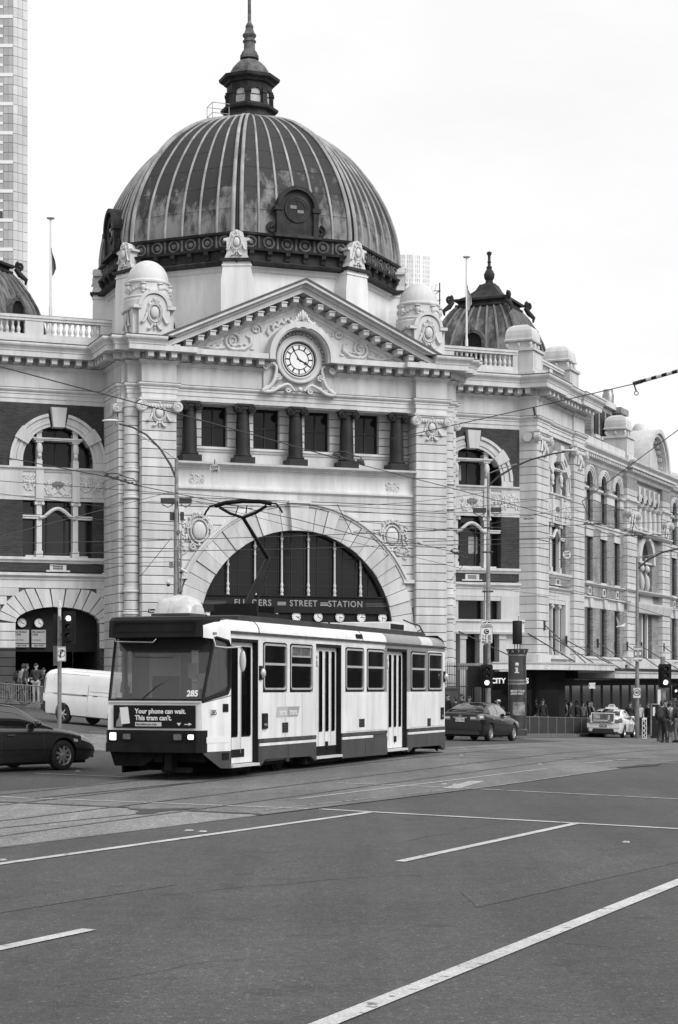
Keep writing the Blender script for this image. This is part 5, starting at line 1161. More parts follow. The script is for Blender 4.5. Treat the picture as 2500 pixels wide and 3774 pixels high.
# awning: two slabs on the street side, hung on raking rods
def awning(poly, z0, z1, name='awning'):
    return part(MB().prismz([(u, -w) for u, w in poly], z0, z1), name, STONE2, GG)
EDGE = [(-5.94, -.31), (-3.9, 1.0), (-1.9, 1.8), (.24, 2.1), (6.9, 2.1)]
aw1 = awning(EDGE + [(6.9, -.2), (0, -.2), (-5.0, -2.4)], 2.50, 2.80)
MB().sweep([(-.05, 2.79), (.05, 2.79), (.07, 2.86), (-.05, 2.86)], EDGE).build('awning_moulding', STONE2, aw1)
aw2 = awning([(6.92, 2.1), (44, 2.1), (44, -.2), (6.92, -.2)], 2.10, 2.40)
MB().sweep([(-.05, 2.39), (.05, 2.39), (.07, 2.47), (-.05, 2.47)], [(6.92, 2.1), (44, 2.1)]).build('awning_moulding', STONE2, aw2)
for i in range(14): MB().bx(7.6 + i * 1.75, 7.75 + i * 1.75, 2.1, 2.115, 2.12, 2.38).build('fascia_bracket', STONE2, aw2)
for i in range(3): MB().bx(1.4 + i * 1.9, 1.55 + i * 1.9, 2.1, 2.115, 2.52, 2.78).build('fascia_bracket', STONE2, aw1)
for (ua, wa), (ub, wb) in zip(EDGE, EDGE[1:4]): MB().ring(0, 0, .07, .11, 0, 360, 0, .02, 16).build('fascia_roundel', STONE2, aw1, T((ua + ub) / 2, (wa + wb) / 2, 2.65) @ Matrix.Rotation(-math.atan2(wb - wa, ub - ua), 4, 'Z'))
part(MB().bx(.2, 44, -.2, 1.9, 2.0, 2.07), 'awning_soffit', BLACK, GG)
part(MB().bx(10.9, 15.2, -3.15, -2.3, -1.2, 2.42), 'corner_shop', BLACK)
for k in range(3): part(MB().bx(11.1 + k * 1.3, 12.25 + k * 1.3, -2.3, -2.28, -.6, 1.5), 'shop_window', GLASS)
for i, (u, z0, w0) in enumerate(((1.11, 4.78, .02), (2.6, 4.3, -.2), (5.65, 4.1, -.2), (8.6, 3.9, -.3), (12.07, 4.08, -.3), (17.6, 4.02, -.1), (22.07, 4.08, -.4), (26.5, 4.1, -.1))):
    r = part(MB().tube([(u, -w0 - .05, z0), (u + .9, -1.95, 2.86 if u < 6 else 2.5)], .032, 6), 'awning_rod', IRON, GG)
    MB().bx(u - .06, u + .06, w0 - .02, w0 + .06, z0 - .25, z0 + .25).build('rod_plate', IRON, r)
part(MB().tube([(9.5, 2.9, 4.45), (12.3, 1.3, 2.9)], .032, 6), 'awning_rod', IRON); part(MB().tube([(13.4, 2.9, 4.35), (15.0, .9, 2.9)], .032, 6), 'awning_rod', IRON)
RIB2 = mk('mansard_batten', .2, .7, spec=.2, var=.3, vs=2)
# mansard roofs with curved metal sides -------------------------------
def mansard(m, zb=20.0):
    pr = [(2.62, 0), (2.62, .35), (2.55, .9), (2.35, 1.6), (2.05, 2.3), (1.7, 2.9), (1.38, 3.3)]
    mb = MB(); v = [(sx * r, sy * r, z) for r, z in pr for sx, sy in ((-1, -1), (1, -1), (1, 1), (-1, 1))]
    mb.add(v, [(j * 4 + i, j * 4 + (i + 1) % 4, j * 4 + 4 + (i + 1) % 4, j * 4 + 4 + i) for j in range(len(pr) - 1) for i in range(4)])
    mb.box(-3.0, 3.0, -3.0, 3.0, -5, -.1)
    root = part(mb, 'mansard_dome', DOME2, m)
    mn = MB(); mn.box(-1.5, 1.5, -1.5, 1.5, 3.3, 3.42); mn.box(-1.36, 1.36, -1.36, 1.36, 3.421, 3.62); mn.box(-1.55, 1.55, -1.55, 1.55, 3.621, 3.75)
    pc = [(1.4, 3.75), (1.0, 3.98), (.6, 4.35), (.42, 4.7)]
    v = [(sx * r, sy * r, z) for r, z in pc for sx, sy in ((-1, -1), (1, -1), (1, 1), (-1, 1))]
    mn.add(v, [(j * 4 + i, j * 4 + (i + 1) % 4, j * 4 + 4 + (i + 1) % 4, j * 4 + 4 + i) for j in range(3) for i in range(4)] + [(12, 13, 14, 15)])
    mn.build('roof_cap', DOMED, root)
    MB().lathe([(.46, 4.66), (.4, 4.75), (.24, 4.8), (.2, 4.95), (.28, 5.1), (.31, 5.3), (.22, 5.5), (.14, 5.6), (.17, 5.7), (.09, 5.8), (.08, 5.95), (.12, 6.0), (.08, 6.05), (.08, 6.35), (.14, 6.45), (.14, 6.55), (.0, 6.62)], n=14).build('finial', DOMED, root, None, True, 40)
    for sx, sy in ((-1, -1), (1, -1), (1, 1), (-1, 1)):
        pth = [(sx * r * 1.0, sy * r * 1.0, z + .02) for r, z in pr]
        MB().tube(pth, .11, 6).build('hip_roll', DOMEL, root, None, True, 60)
        b = MB(); c = (sx * 1.62, sy * 1.62); dx_, dy_ = sx * .707, sy * .707; b.tube([(c[0] + dx_ * (.16 + (.2 - .17 * i / 20) * math.cos(i * .5 + 2)), c[1] + dy_ * (.16 + (.2 - .17 * i / 20) * math.cos(i * .5 + 2)), 3.72 + (.24 - .2 * i / 20) * math.sin(i * .5 + 2)) for i in range(21)], .085, 6); b.tube([(c[0] * .98, c[1] * .98, 3.6), (c[0] * 1.08, c[1] * 1.08, 3.3), (c[0] * 1.22, c[1] * 1.22, 3.05), (c[0] * 1.2, c[1] * 1.2, 2.8)], [.12, .15, .11, .05], 7)
        b.build('scroll_ornament', DOMED, root, None, True, 60)
    for f in range(4):
        mr = Matrix.Rotation(R(90 * f), 4, 'Z')
        for i in range(7):
            t = -1 + (i + .5) * 2 / 7
            MB().tube([(t * r * .95, -r - .01, z) for r, z in pr], .065, 5).build('batten', RIB2, root, mr, True, 60)
        b = MB(); b.prism([(-.55, .1), (.55, .1), (.55, 1.0)] + [(.55 * math.cos(R(a)), 1.0 + .55 * math.sin(R(a))) for a in range(15, 180, 15)] + [(-.55, 1.0)], 2.0, 2.75); d = b.build('dormer', BLACK, root, mr)
        b = MB(); b.ring(0, 1.0, .55, .72, 0, 180, 2.2, 2.85, 16); [b.bx(min(s * .55, s * .72), max(s * .55, s * .72), 2.2, 2.85, .1, 1.0) for s in (-1, 1)]; b.sph((0, -2.8, 1.75), (.12, .12, .2), 8, 5); b.build('dormer_arch', DOMEL, d)
WG = MMW @ GG
mansard(GG @ Matrix.Translation((9.16, 5.74, 19.45)))
mansard(MMW.inverted() @ Matrix.Translation((-18.6, 92, 19.4)) @ Matrix.Rotation(R(66), 4, 'Z'))
# rooftop plant house of brick
rh = part(MB().bx(16.0, 20.5, -5.5, -1.8, 14, 18.45), 'roof_house', BRICK2, GG)
MB().bx(15.8, 20.7, -5.7, -1.6, 18.45, 18.8).build('flat_roof', STONE2, rh)
for i in range(3): MB().bx(16.5 + i * 1.35, 17.35 + i * 1.35, -1.8, -1.75, 16.5, 18.1).build('window', FRAME, rh); MB().bx(16.4 + i * 1.35, 17.45 + i * 1.35, -1.8, -1.65, 16.3, 16.5).build('sill', STONE2, rh)
ch = MB().bx(20.9, 22.3, -3.0, -1.5, 14, 18.3).bx(20.7, 22.5, -3.2, -1.3, 18.3, 18.65).build('chimney', BRICK2, rh)
MB().lathe([(.28, 19.3), (.24, 19.5), (.34, 19.55), (.36, 20.2), (.3, 20.3), (.3, 20.5)], (21.4, 2.3, -.65), 14).build('chimney_pot', GALV, ch, None, True, 40)
# ------------------------------------------------------------------ buildings far behind, roof poles
TG = mk('tower_glass', .40, .25, rnd=.16, var=.12, vs=.05, spec=.6); TG2 = mk('tower_glass_side', .50, .25, rnd=.13, var=.2, vs=.04, spec=.6)
TW = mk('tower_white_panel', .78, .5); TF = mk('tower_frame', .30, .6); TDK = mk('tower_dark_pane', .06, .4)
tw = thing('glass_tower', 'tall pale glass skyscraper at the left edge behind the small dome', 'skyscraper', (-107.6, 600, -2))
mb = MB(); d43 = (math.cos(R(43)), math.sin(R(43)))
mb.prismz([(-24, .1), (0, .1), (5.65 * d43[0], 5.65 * d43[1] + .1), (-3, 30), (-24, 30)], 0, 262); mb.build('tower_core', TF, tw)
pm = MB().bx(.04, 1.54, -.05, .12, .08, 3.12).mesh('pane', TG); pm2 = MB().bx(.05, 1.83, -.05, .08, .08, 3.12).mesh('pane', TG2)
wm = MB().bx(-4.8, -.02, 0, .3, -.55, .55).mesh('white_band', TW); wm2 = MB().bx(-4.8, -3.3, 0, .3, -.45, .45).mesh('white_band', TW)
m43 = Matrix.Rotation(R(43), 4, 'Z')
for i in range(34):
    z = 124 + 3.2 * i
    for c in range(3): inst('pane', pm, tw, Matrix.Translation((-4.71 + 1.57 * c, 0, z)))
    for c in range(3): inst('pane', pm2, tw, m43 @ Matrix.Translation((1.88 * c, 0, z)))
    inst('white_band', wm if i % 3 == 1 else wm2, tw, Matrix.Translation((0, 0, z)))
    if i == 10: MB().bx(-4.8, -3.4, 0, .32, z + .6, z + 3.0).build('dark_panel', TDK, tw)
sq = thing('office_block', 'pale gridded office block far behind the great dome', 'office building', (41.5, 1000, -2))
mb = MB(); mb.prismz([(-20, 6), (-9.2, 0), (0, 0), (9.4, 4), (9.4, 30), (-20, 30)], 0, 239); mb.build('block_core', mk('office_facade', .82, .5), sq)
OG = mk('office_glass', .55, .3, rnd=.15); om = MB().bx(.12, .85, -.02, .06, .2, 2.3).mesh('pane', OG)
a1 = math.atan2(4, 9.4)
for r_ in range(12):
    z = 208 + 2.55 * r_
    for c in range(4): inst('pane', om, sq, Matrix.Translation((-8.9 + .95 * c, 0, z)))
    for c in range(8):
        if c in (3,): continue
        inst('pane', om, sq, Matrix.Rotation(a1, 4, 'Z') @ Matrix.Translation((.3 + 1.15 * c, 0, z)))
    for c in range(3): inst('pane', om, sq, Matrix.Rotation(0, 4, 'Z') @ Matrix.Translation((-4.2 + 1.2 * c, 0, z)))
ob = thing('unseen_office_row', 'long grey stone office row added across the street for window reflections, unseen beyond the right edge', 'building', (*st(120, -9), -2.5), R(66))  # unseen row added so tram and car windows reflect dark stone
MB().box(-38, 50, -14, 0, 0, 21).build('office_wall', mk('office_stone', .13, .8, var=.2, vs=.4), ob)
for f_ in range(5):
    for i in range(22): MB().box(-36.5 + i * 3.9, -34.3 + i * 3.9, -.01, .04, 1.2 + f_ * 4, 3.6 + f_ * 4).build('window', GLASS, ob)
FLAG = mk('flag_cloth', .45, .8, var=.4, vs=2.5); FLAGD = mk('flag_cloth_dark', .12, .8, var=.5, vs=3)
def flagpole(px, y0, y1, Y, label, fm):
    b = at(px, y1, Y); t = at(px, y0, Y); H = t.z - b.z + 2.2
    o = thing('flagpole', label, 'flagpole', (b.x, b.y, b.z - 2.2))
    MB().lathe([(.085, 0), (.08, 2.6), (.055, 2.7), (.04, H)], n=10).build('pole', WHITE, o, None, True, 40)
    MB().lathe([(0.03, H - .05), (.16, H - .03), (.2, H + .02), (.16, H + .06), (0, H + .08)], n=14).build('truck', WHITE, o, None, True, 50)
    top = H - (H - 2.2) * .27; L = (H - 2.2) * .33
    pts = []
    for i in range(15):
        q = i / 14; row = []
        for k in range(9):
            s = k / 8; wd = (.05 + .30 * math.sin(min(q * 1.3, 1) * 1.5)) ; fold = math.sin(s * 9 + q * 4) * .07 * (1 - .3 * q)
            row.append((.03 + s * wd * .55 + .05 * q, fold, top - q * L * (1 - .25 * s) - s * .35 * (1 - q)))
        pts.append(row)
    MB().grid(pts).build('flag', fm, o, None, True, None)
flagpole(187, 805, 1165, 88, 'white flagpole with a limp dark flag behind the left parapet', FLAGD)
flagpole(1720, 948, 1280, 95, 'white flagpole with a limp pale flag before the right mansard dome', FLAG)
b = at(1621, 1180, 90); o = thing('roof_antenna', 'thin dark aerial mast beside the right-hand turret', 'antenna', (b.x, b.y, b.z - 1.5))
MB().tube([(0, 0, 0), (0, 0, 3.35)], .035, 6).build('mast', IRON, o)
mb = MB(); mb.tube([(-.5, 0, 2.95), (.05, 0, 2.95)], .025, 5); mb.tube([(-.45, 0, 2.6), (.0, 0, 2.95)], .02, 5); mb.tube([(-.2, 0, 2.45), (.05, 0, 2.5)], .025, 5); mb.build('arm', IRON, o)
mb = MB(); mb.tube([(-.42, 0, 2.95), (-.36, 0, 3.2)], .03, 6); mb.tube([(-.25, 0, 2.95), (-.15, 0, 3.3)], .035, 6); mb.build('aerial', WHITE, o)
MB().box(-.1, .1, -.1, .1, 1.7, 2.1).build('plain_box', IRON, o)
# ------------------------------------------------------------------ the tram
TWH = mk('tram_white', .76, .35, var=.06, vs=1.2, streak=.2, coat=.3); TGR = mk('tram_grey', .058, .5, var=.15, vs=2, streak=.15, spec=.3); TMG = mk('tram_mid_grey', .22, .4, var=.1, vs=2, streak=.15, coat=.2); TLG = mk('tram_light_grey', .55, .4, var=.06, streak=.1)
TBK = mk('tram_black', .012, .5, spec=.12, var=.3, vs=2, streak=.2); TRF = mk('tram_roof', .04, .75, var=.3, vs=1.5, streak=.2); TAL = mk('tram_aluminium', .6, .35, metal=.5, var=.1, vs=5); TUB = mk('tram_underframe', .012, .9, spec=.1, var=.3, vs=4)
TIN = mk('tram_interior', .2, .7, var=.2); TST = mk('tram_seat', .06, .8); TDM = mk('tram_dirt_strip', .05, .7, var=.5, vs=5)
LAMP = mk('lit_headlight', .8, .3, emis=.9, var=.25, vs=25); LENS = mk('lamp_lens', .12, .15, var=.3, vs=20); FROST = mk('plastic_dome', .55, .35, var=.25, vs=3, streak=.3)
def mk_glass(name, tint, alpha, ior=.9):
    m = mk(name, tint, .03, spec=ior); m.node_tree.nodes['Principled BSDF'].inputs['Alpha'].default_value = alpha
    return m
TGL = mk_glass('tram_windscreen_glass', .06, .42, 1.0); TSG = mk_glass('tram_side_glass', .004, .86, .1); TFG = mk_glass('tram_far_glass', .02, .45, .3)
tram = thing('tram', 'white and grey single tram numbered 285 crossing the junction with raised pantograph', 'tram', (-2.14, 35.95, 0.0), 0, rot=(0, R(.22), R(70)))
def tp(mb, name, m_, parent=tram, smooth=False, ang=35, mat=None): return mb.build(name, m_, parent, mat, smooth, ang)
WD = -2.4
def rrect(u0, u1, z0, z1, r, n=4):
    pts = []
    for cu, cz, a0 in ((u1 - r, z1 - r, 0), (u0 + r, z1 - r, 90), (u0 + r, z0 + r, 180), (u1 - r, z0 + r, 270)):
        for i in range(n + 1): a = R(a0 + 90 * i / n); pts.append((cu + r * math.cos(a), cz + r * math.sin(a)))
    return pts
def rframe(mb, u0, u1, z0, z1, r, t, w0, w1):
    a, b = rrect(u0, u1, z0, z1, r), rrect(u0 + t, u1 - t, z0 + t, z1 - t, max(r - t, .01)); n = len(a)
    v = [(p[0], -w0, p[1]) for p in a] + [(p[0], -w1, p[1]) for p in a] + [(p[0], -w1, p[1]) for p in b] + [(p[0], -w0, p[1]) for p in b]
    mb.add(v, [(k * n + i, k * n + (i + 1) % n, ((k + 1) % 4) * n + (i + 1) % n, ((k + 1) % 4) * n + i) for k in range(4) for i in range(n)]); return mb
# side wall pieces (near side w=0) -------------------------------------
WINS = [(1.66, 3.01), (3.17, 4.56), (6.68, 8.01), (8.19, 9.54), (11.66, 13.0), (13.19, 14.5)]; DOORS = [(0.03, 1.42), (4.75, 6.42), (9.73, 11.36)]
zlo, zp0, zw0, zw1, zg = .2, .77, 1.72, 2.80, 2.90
TK = .06
SEGS = [(1.42, 4.75), (6.42, 9.73), (11.36, 14.72)]
for k, (a, b) in enumerate(SEGS):
    cut = {0: [(a, .22), (a + .09, .20), (a + .36, .34), (b - .34, .31), (b - .06, .2), (b, .2)], 1: [(a, .19), (b, .17)], 2: [(a, .18), (a + .14, .17), (a + .46, .28), (b - .46, .26), (b - .14, .13), (b, .13)]}[k]
    tp(MB().prism(cut + [(b, .615), (a, .615)], -TK, 0.012), 'skirt_panel', TGR)
    tp(MB().bx(a + .04, b - .04 if k != 1 else a + 2.2, -TK, .02, .617, .675), 'white_stripe', TWH)
    tp(MB().bx(a, b, -TK, -.004, .617, .69), 'stripe_backing', TGR)
    tp(MB().bx(a + .02, b - .02, -TK, .022, .692, .765), 'rubbing_strip', TDM)
    tp(MB().bx(a, b, -TK, 0, .768, zw0), 'side_panel', TWH)
    if k: tp(MB().bx(a + .30, b - .2, 0.001, .012, .80, zw0 - .05), 'access_panel', TWH)
for a, b in ((1.42, 1.66), (3.01, 3.17), (4.56, 4.75), (6.42, 6.68), (8.01, 8.19), (9.54, 9.73), (11.36, 11.66), (13.0, 13.19), (14.5, 14.72)):
    tp(MB().bx(a, b, -TK, 0, zw0 + .001, zw1), 'window_pillar', TMG if 9.5 < a < 13.1 else TWH)
for a, b in WINS:
    tp(MB().bx(a, b, -TK, -.002, zw1 - .05, zw1), 'window_head', TMG if a > 11 and a < 13.1 else TWH)
tp(MB().bx(.0, 9.6, -TK, .001, zw1 + .001, zg), 'cant_rail', TWH); tp(MB().bx(9.6, 14.72, -TK, .001, zw1 + .001, zg), 'cant_rail', TMG)
tp(MB().bx(-.02, 14.75, -.03, .045, zg, zg + .045), 'gutter', TDM)
def window(u0, u1, slider=False):
    z0, z1 = zw0 + .02, zw1 - .03; zm = z0 + (z1 - z0) * .55
    p = tp(rframe(MB(), u0, u1, z0, z1, .12, .035, -.03, .006), 'side_window', TBK)
    rframe(MB(), u0 + .036, u1 - .036, z0 + .036, z1 - .036, .1, .04, -.03, .014).build('window_frame', TAL, p)
    MB().prism(rrect(u0 + .05, u1 - .05, z0 + .05, z1 - .05, .08), -.03, -.018).build('pane', TSG, p)
    MB().bx(u0 + .06, u1 - .06, -.02, .012, zm - .02, zm + .03).build('sash_bar', TAL, p)
    return p
for i, w_ in enumerate(WINS): window(*w_)
p = tp(rframe(MB(), 3.30, 4.44, 2.48, 2.74, .03, .03, -.015, -.002), 'route_box', TAL); MB().bx(3.32, 4.42, -.03, -.012, 2.5, 2.72).build('route_blind', mk('route_blind', .09, .4, var=.6, vs=9), p)
for u in (2.9, 3.9, 7.3, 8.8, 12.4, 13.6): tp(MB().bx(u - .004, u + .004, .0, .0025, .78, 1.70), 'panel_seam', TDM)
for k, (a, b) in enumerate(SEGS):
    mb = MB()
    for i in range(int((b - a) / .12)): mb.sph((a + .06 + i * .12, -.013, .60), (.008, .006, .008), 6, 4)
    tp(mb, 'rivet_row', TGR)['kind'] = 'stuff'
    tp(MB().bx((a + b) / 2 - .004, (a + b) / 2 + .004, .012, .0145, .2 if k == 1 else .33, .61), 'panel_seam', TBK)
# doors, set back in their openings
def door(a, b, leafs):
    p = tp(MB().bx(a - .001, a + .02, -.2, -.01, .3, zw1).bx(b - .02, b + .001, -.2, -.01, .3, zw1).bx(a, b, -.2, -.01, zw1 - .06, zw1 - .001), 'door_frame', TBK)
    wd = -.125; n = leafs; L = (b - a - .04) / n
    for i in range(n):
        u0 = a + .02 + i * L; u1 = u0 + L - .008
        d = rframe(MB(), u0, u1, .3, zw1 - .07, .02, .085, wd - .03, wd).build('door_leaf', TWH, p)
        MB().bx(u0 + .06, u1 - .06, wd - .03, wd - .002, .3, .82).build('kick_panel', TWH, d)
        rframe(MB(), u0 + .085, u1 - .085, .83, zw1 - .15, .06, .018, wd - .025, wd + .004).build('pane_seal', TBK, d)
        MB().prism(rrect(u0 + .08, u1 - .08, .84, zw1 - .16, .05), wd - .02, wd - .012).build('pane', TSG, d)
        MB().bx(u0 + .03, u0 + .045, wd, wd + .012, .5, 2.5).build('door_edge', TAL, d)
    MB().bx(a, b, -.25, .03, .23, .285).build('step', TLG, p)
    return p
dA = door(*DOORS[0], 2); dB = door(*DOORS[1], 4); dC = door(*DOORS[2], 4)
MB().bx(.25, .95, -.124, -.115, .42, .58).build('step_light', TBK, dA)
for d, (a, b) in ((dB, DOORS[1]), (dC, DOORS[2])):
    MB().prism([(a + .34 + .14 * math.cos(R(q)), 2.42 + .2 * math.sin(R(q))) for q in range(0, 360, 30)], -.12, -.112).build('passenger_decal', SIGNW, d)
    MB().prism([(a + .34 + .05 * math.cos(R(q)), 2.5 + .05 * math.sin(R(q))) for q in range(0, 360, 45)], -.111, -.108).build('decal_head', TMG, d); MB().prism([(a + .27, 2.28), (a + .41, 2.28), (a + .37, 2.44), (a + .31, 2.44)], -.111, -.108).build('decal_body', TMG, d)
    for u in (a + .12, a + .98): MB().bx(u - .06, u + .06, -.12, -.09, .45, .6).build('sensor', TBK, d)
# cove, roof, far side
NC = 7
cov = [(.0, zg + .045), (-.015, 3.03), (-.05, 3.10), (-.12, 3.17), (-.24, 3.20), (-.5, 3.23), (-.9, 3.25), (-1.2, 3.255)]
def cove(u0, u1, m_, nm, k0=0, k1=3, off=0):
    pts = [[(u0, -cov[k][0], cov[k][1] + off), (u1, -cov[k][0], cov[k][1] + off)] for k in range(k0, k1 + 1)]
    return tp(MB().grid(pts), nm, m_, smooth=True, ang=None)
cove(-.02, 1.44, TWH, 'cove_panel'); cove(1.46, 7.9, TWH, 'cove_panel'); cove(7.92, 9.7, TWH, 'cove_panel'); cove(9.701, 12.6, TMG, 'cove_panel'); cove(12.601, 13.6, TLG, 'cove_panel'); cove(13.601, 14.75, TMG, 'cove_panel')
for u in (1.45, 7.91): tp(MB().tube([(u, -c[0] - .004, c[1]) for c in cov[:5]], .012, 5), 'cove_joint', TDM)
pts = [[(u, -(c[0]), c[1] - .004) for c in cov[3:]] + [(u, -(WD - c[0]), c[1] - .004) for c in cov[3:][::-1]] for u in (-.2, 15.0)]
tp(MB().grid(pts), 'roof', TRF, smooth=True, ang=None)
tp(MB().bx(-.0, 15.0, WD, WD + .05, .25, 1.7).bx(0, 15.0, WD, WD + .05, 2.75, 3.2), 'far_side_wall', TIN)
mb = MB()
for u in (0, 1.45, 3.1, 4.65, 6.55, 8.1, 9.65, 11.5, 13.1, 14.6): mb.bx(u, u + .16, WD, WD + .05, 1.7, 2.75)
tp(mb, 'far_side_pillars', TIN)
tp(MB().bx(.05, 15.0, WD + .06, WD + .065, 1.7, 2.75), 'far_side_pane', TFG)
tp(MB().bx(-.6, 15.0, WD + .06, -.2, .55, .62), 'floor', TST); tp(MB().bx(-.6, 15.0, WD + .06, -.1, 2.86, 2.9), 'ceiling', TIN)
for i in range(9):
    for w_ in (-.75, -1.85):
        u = 1.9 + i * 1.35
        if any(a - .4 < u < b + .3 for a, b in DOORS) and w_ > -1: continue
        s_ = tp(MB().box(u, u + .42, -w_ - .38, -w_ + .38, .95, 1.05), 'seat', TST); MB().box(u + .36, u + .45, -w_ - .38, -w_ + .38, 1.05, 1.62).build('seat_back', TST, s_)
for u in (1.6, 4.5, 6.6, 9.4, 11.6): tp(MB().tube([(u, 1.2, .6), (u, 1.2, 2.86)], .02, 6), 'grab_pole', TAL)
# roof equipment
tp(MB().prism([(1.3, 3.2), (14.2, 3.2), (14.2, 3.29), (14.0, 3.32), (1.5, 3.32), (1.3, 3.29)], -2.0, -.4), 'roof_pod', TRF)
tp(MB().prism([(11.4, 3.28), (13.9, 3.28), (13.5, 3.50), (11.8, 3.54), (11.4, 3.50)], -1.9, -.5), 'air_unit', TWH); tp(MB().bx(11.5, 12.6, -.5, -.49, 3.34, 3.48), 'air_grille', TBK)
tp(MB().tube([(12.9, .6, 3.62), (13.4, .55, 3.55), (14.0, .5, 3.5), (14.4, .5, 3.3)], .02, 5).tube([(14.1, .6, 3.35), (14.5, .6, 3.42), (14.9, .7, 3.3)], .015, 5), 'roof_cable', TBK)
# front end -------------------------------------------------------------
uf, wr_, wl2 = -.95, -.2, -2.2
q3 = lambda u, w, z: (u, -w, z)
def quad(nm, P, m_, th=.03, par=tram):
    P = [Vector(q3(*p)) for p in P]; n = (P[1] - P[0]).cross(P[-1] - P[0]).normalized() * th; k = len(P)
    return MB().add([tuple(p) for p in P] + [tuple(p - n) for p in P], [list(range(k)), list(range(2 * k - 1, k - 1, -1))] + [(i, (i + 1) % k, k + (i + 1) % k, k + i) for i in range(k)]).build(nm, m_, par)
# header visor with rounded ends
mb = MB(); vis = [(uf - .02, wr_ - .0), (uf - .06, wr_ - .1), (uf - .07, -1.2), (uf - .06, wl2 + .1), (uf - .02, wl2), (-.3, wl2 - .1), (-.3, wr_ + .08)]
mb.add([q3(u, w, 2.80) for u, w in vis] + [q3(u + .03, w, 3.13) for u, w in vis] + [q3(u + .12, w * .99 - .01, 3.2) for u, w in vis], [(i + 7 * j, (i + 1) % 7 + 7 * j, 7 + (i + 1) % 7 + 7 * j, 7 + i + 7 * j) for i in range(7) for j in (0, 1)] + [list(range(6, -1, -1)), list(range(14, 21))])
hv = tp(mb, 'destination_header', TBK)
MB().bx(-1.5, 0, 0, 0, 0, 0) if False else None
rframe(MB(), -.86, .86, -.1, .1, .03, .02, -.01, .004).build('display_frame', TBK, hv, Matrix.Translation((uf - .062, 1.2, 3.0)) @ Matrix.Rotation(R(-90), 4, 'Z'))
mb = MB(); mb.tube([q3(uf - .05, -2.05, 2.78), q3(uf - .1, -2.0, 2.72), q3(uf - .1, -1.2, 2.7), q3(uf - .05, -1.15, 2.77)], .012, 5); mb.build('wiper_rail', GALV, hv)
# white top corner and roof front
cg_ = [[(u, -(w + dw), z) for u, w, z in ((-.915, wr_ + .012, za), (-.46, -.1, (za + zb_) / 2), (-.015, .002, zb_))] for za, zb_, dw in ((2.79, 2.74, 0), (2.9, 2.88, .001), (3.02, 3.02, -.005), (3.1, 3.1, -.04), (3.16, 3.165, -.12), (3.19, 3.2, -.3))]
tp(MB().grid(cg_), 'corner_cove', TWH, smooth=True, ang=60)
tp(MB().add([q3(-.85, wr_, 3.2), q3(-.85, wl2, 3.2), q3(0, WD + .1, 3.26), q3(0, -.1, 3.24)], [(0, 1, 2, 3)]), 'front_roof', TRF)
# windscreen, raked; corner window
ws_b, ws_t = [(uf + .02, wr_ - .02, 1.56), (uf + .02, wl2 + .02, 1.56)], [(-.52, wl2 - .06, 2.81), (-.52, wr_ + .06, 2.81)]
quad('windscreen', ws_b + ws_t, TGL, .012)
cw = [(uf + .03, wr_ + .0, 1.57), (-.52, wr_ + .075, 2.78), (-.10, -.03, 2.72), (-.06, -.015, 2.62), (-.06, -.015, 1.86), (-.12, -.03, 1.74)]
quad('corner_window', cw[::-1], TGL, .012)
def strip(nm, pts, r, m_, smooth=True): return tp(MB().tube([q3(*p) for p in pts], r, 6), nm, m_, smooth=True, ang=60)
strip('windscreen_pillar', [(uf + .02, wr_, 1.55), (-.52, wr_ + .07, 2.81)], .035, TBK); strip('windscreen_pillar', [(uf + .02, wl2, 1.55), (-.52, wl2 - .07, 2.81)], .035, TBK)
strip('windscreen_seal', [(uf + .0, wr_, 1.57), (uf + .0, wl2, 1.57)], .035, TBK)
strip('corner_seal', [(uf + .03, wr_, 1.57), (-.12, -.02, 1.72), (-.05, -.005, 1.84), (-.05, -.005, 2.62), (-.1, -.02, 2.73), (-.5, wr_ + .07, 2.8)], .04, TBK)
quad('corner_post', [(-.06, -.004, 1.7), (-.0, .002, 1.7), (-.0, .002, 2.8), (-.06, -.004, 2.8)], TWH)
quad('front_apron', [(uf, wr_, 1.52), (uf, wl2, 1.52), (uf - .02, wl2, .98), (uf - .02, wr_, .98)][::-1], TWH)
quad('windscreen_sill', [(uf - .015, wr_, 1.56), (uf - .015, wl2, 1.56), (uf - .015, wl2, 1.525), (uf - .015, wr_, 1.525)][::-1], TLG, .05)
quad('corner_panel', [(uf, wr_, .57), (-.0, .002, .57), (-.0, .002, 1.72), (uf, wr_, 1.52)], TWH)
quad('corner_line', [(uf + .01, wr_ + .004, 1.512), (-.0, .007, 1.655), (-.0, .007, 1.67), (uf + .01, wr_ + .004, 1.527)], TDM, .008)
quad('corner_reflector', [(-.9, wr_ + .018, .74), (-.06, -.005, .74), (-.06, -.005, .86), (-.9, wr_ + .018, .86)], SIGNW, .01)
quad('corner_skirt', [(uf + .1, wr_ + .02, .5), (-.35, -.07, .24), (-.0, .002, .22), (-.0, .002, .568), (uf, wr_ + .003, .568)], TGR)
quad('corner_hatch', [(-.3, -.045, .4), (-.08, -.003, .4), (-.08, -.003, .54), (-.3, -.045, .54)], TBK, .012)
quad('indicator', [(-.28, -.045, 1.34), (-.1, -.007, 1.34), (-.1, -.007, 1.5), (-.28, -.045, 1.5)], TBK, .02)
quad('far_corner_panel', [(uf, wl2, .57), (0, WD, .57), (0, WD, 1.6), (uf, wl2, 1.52)][::-1], TWH)
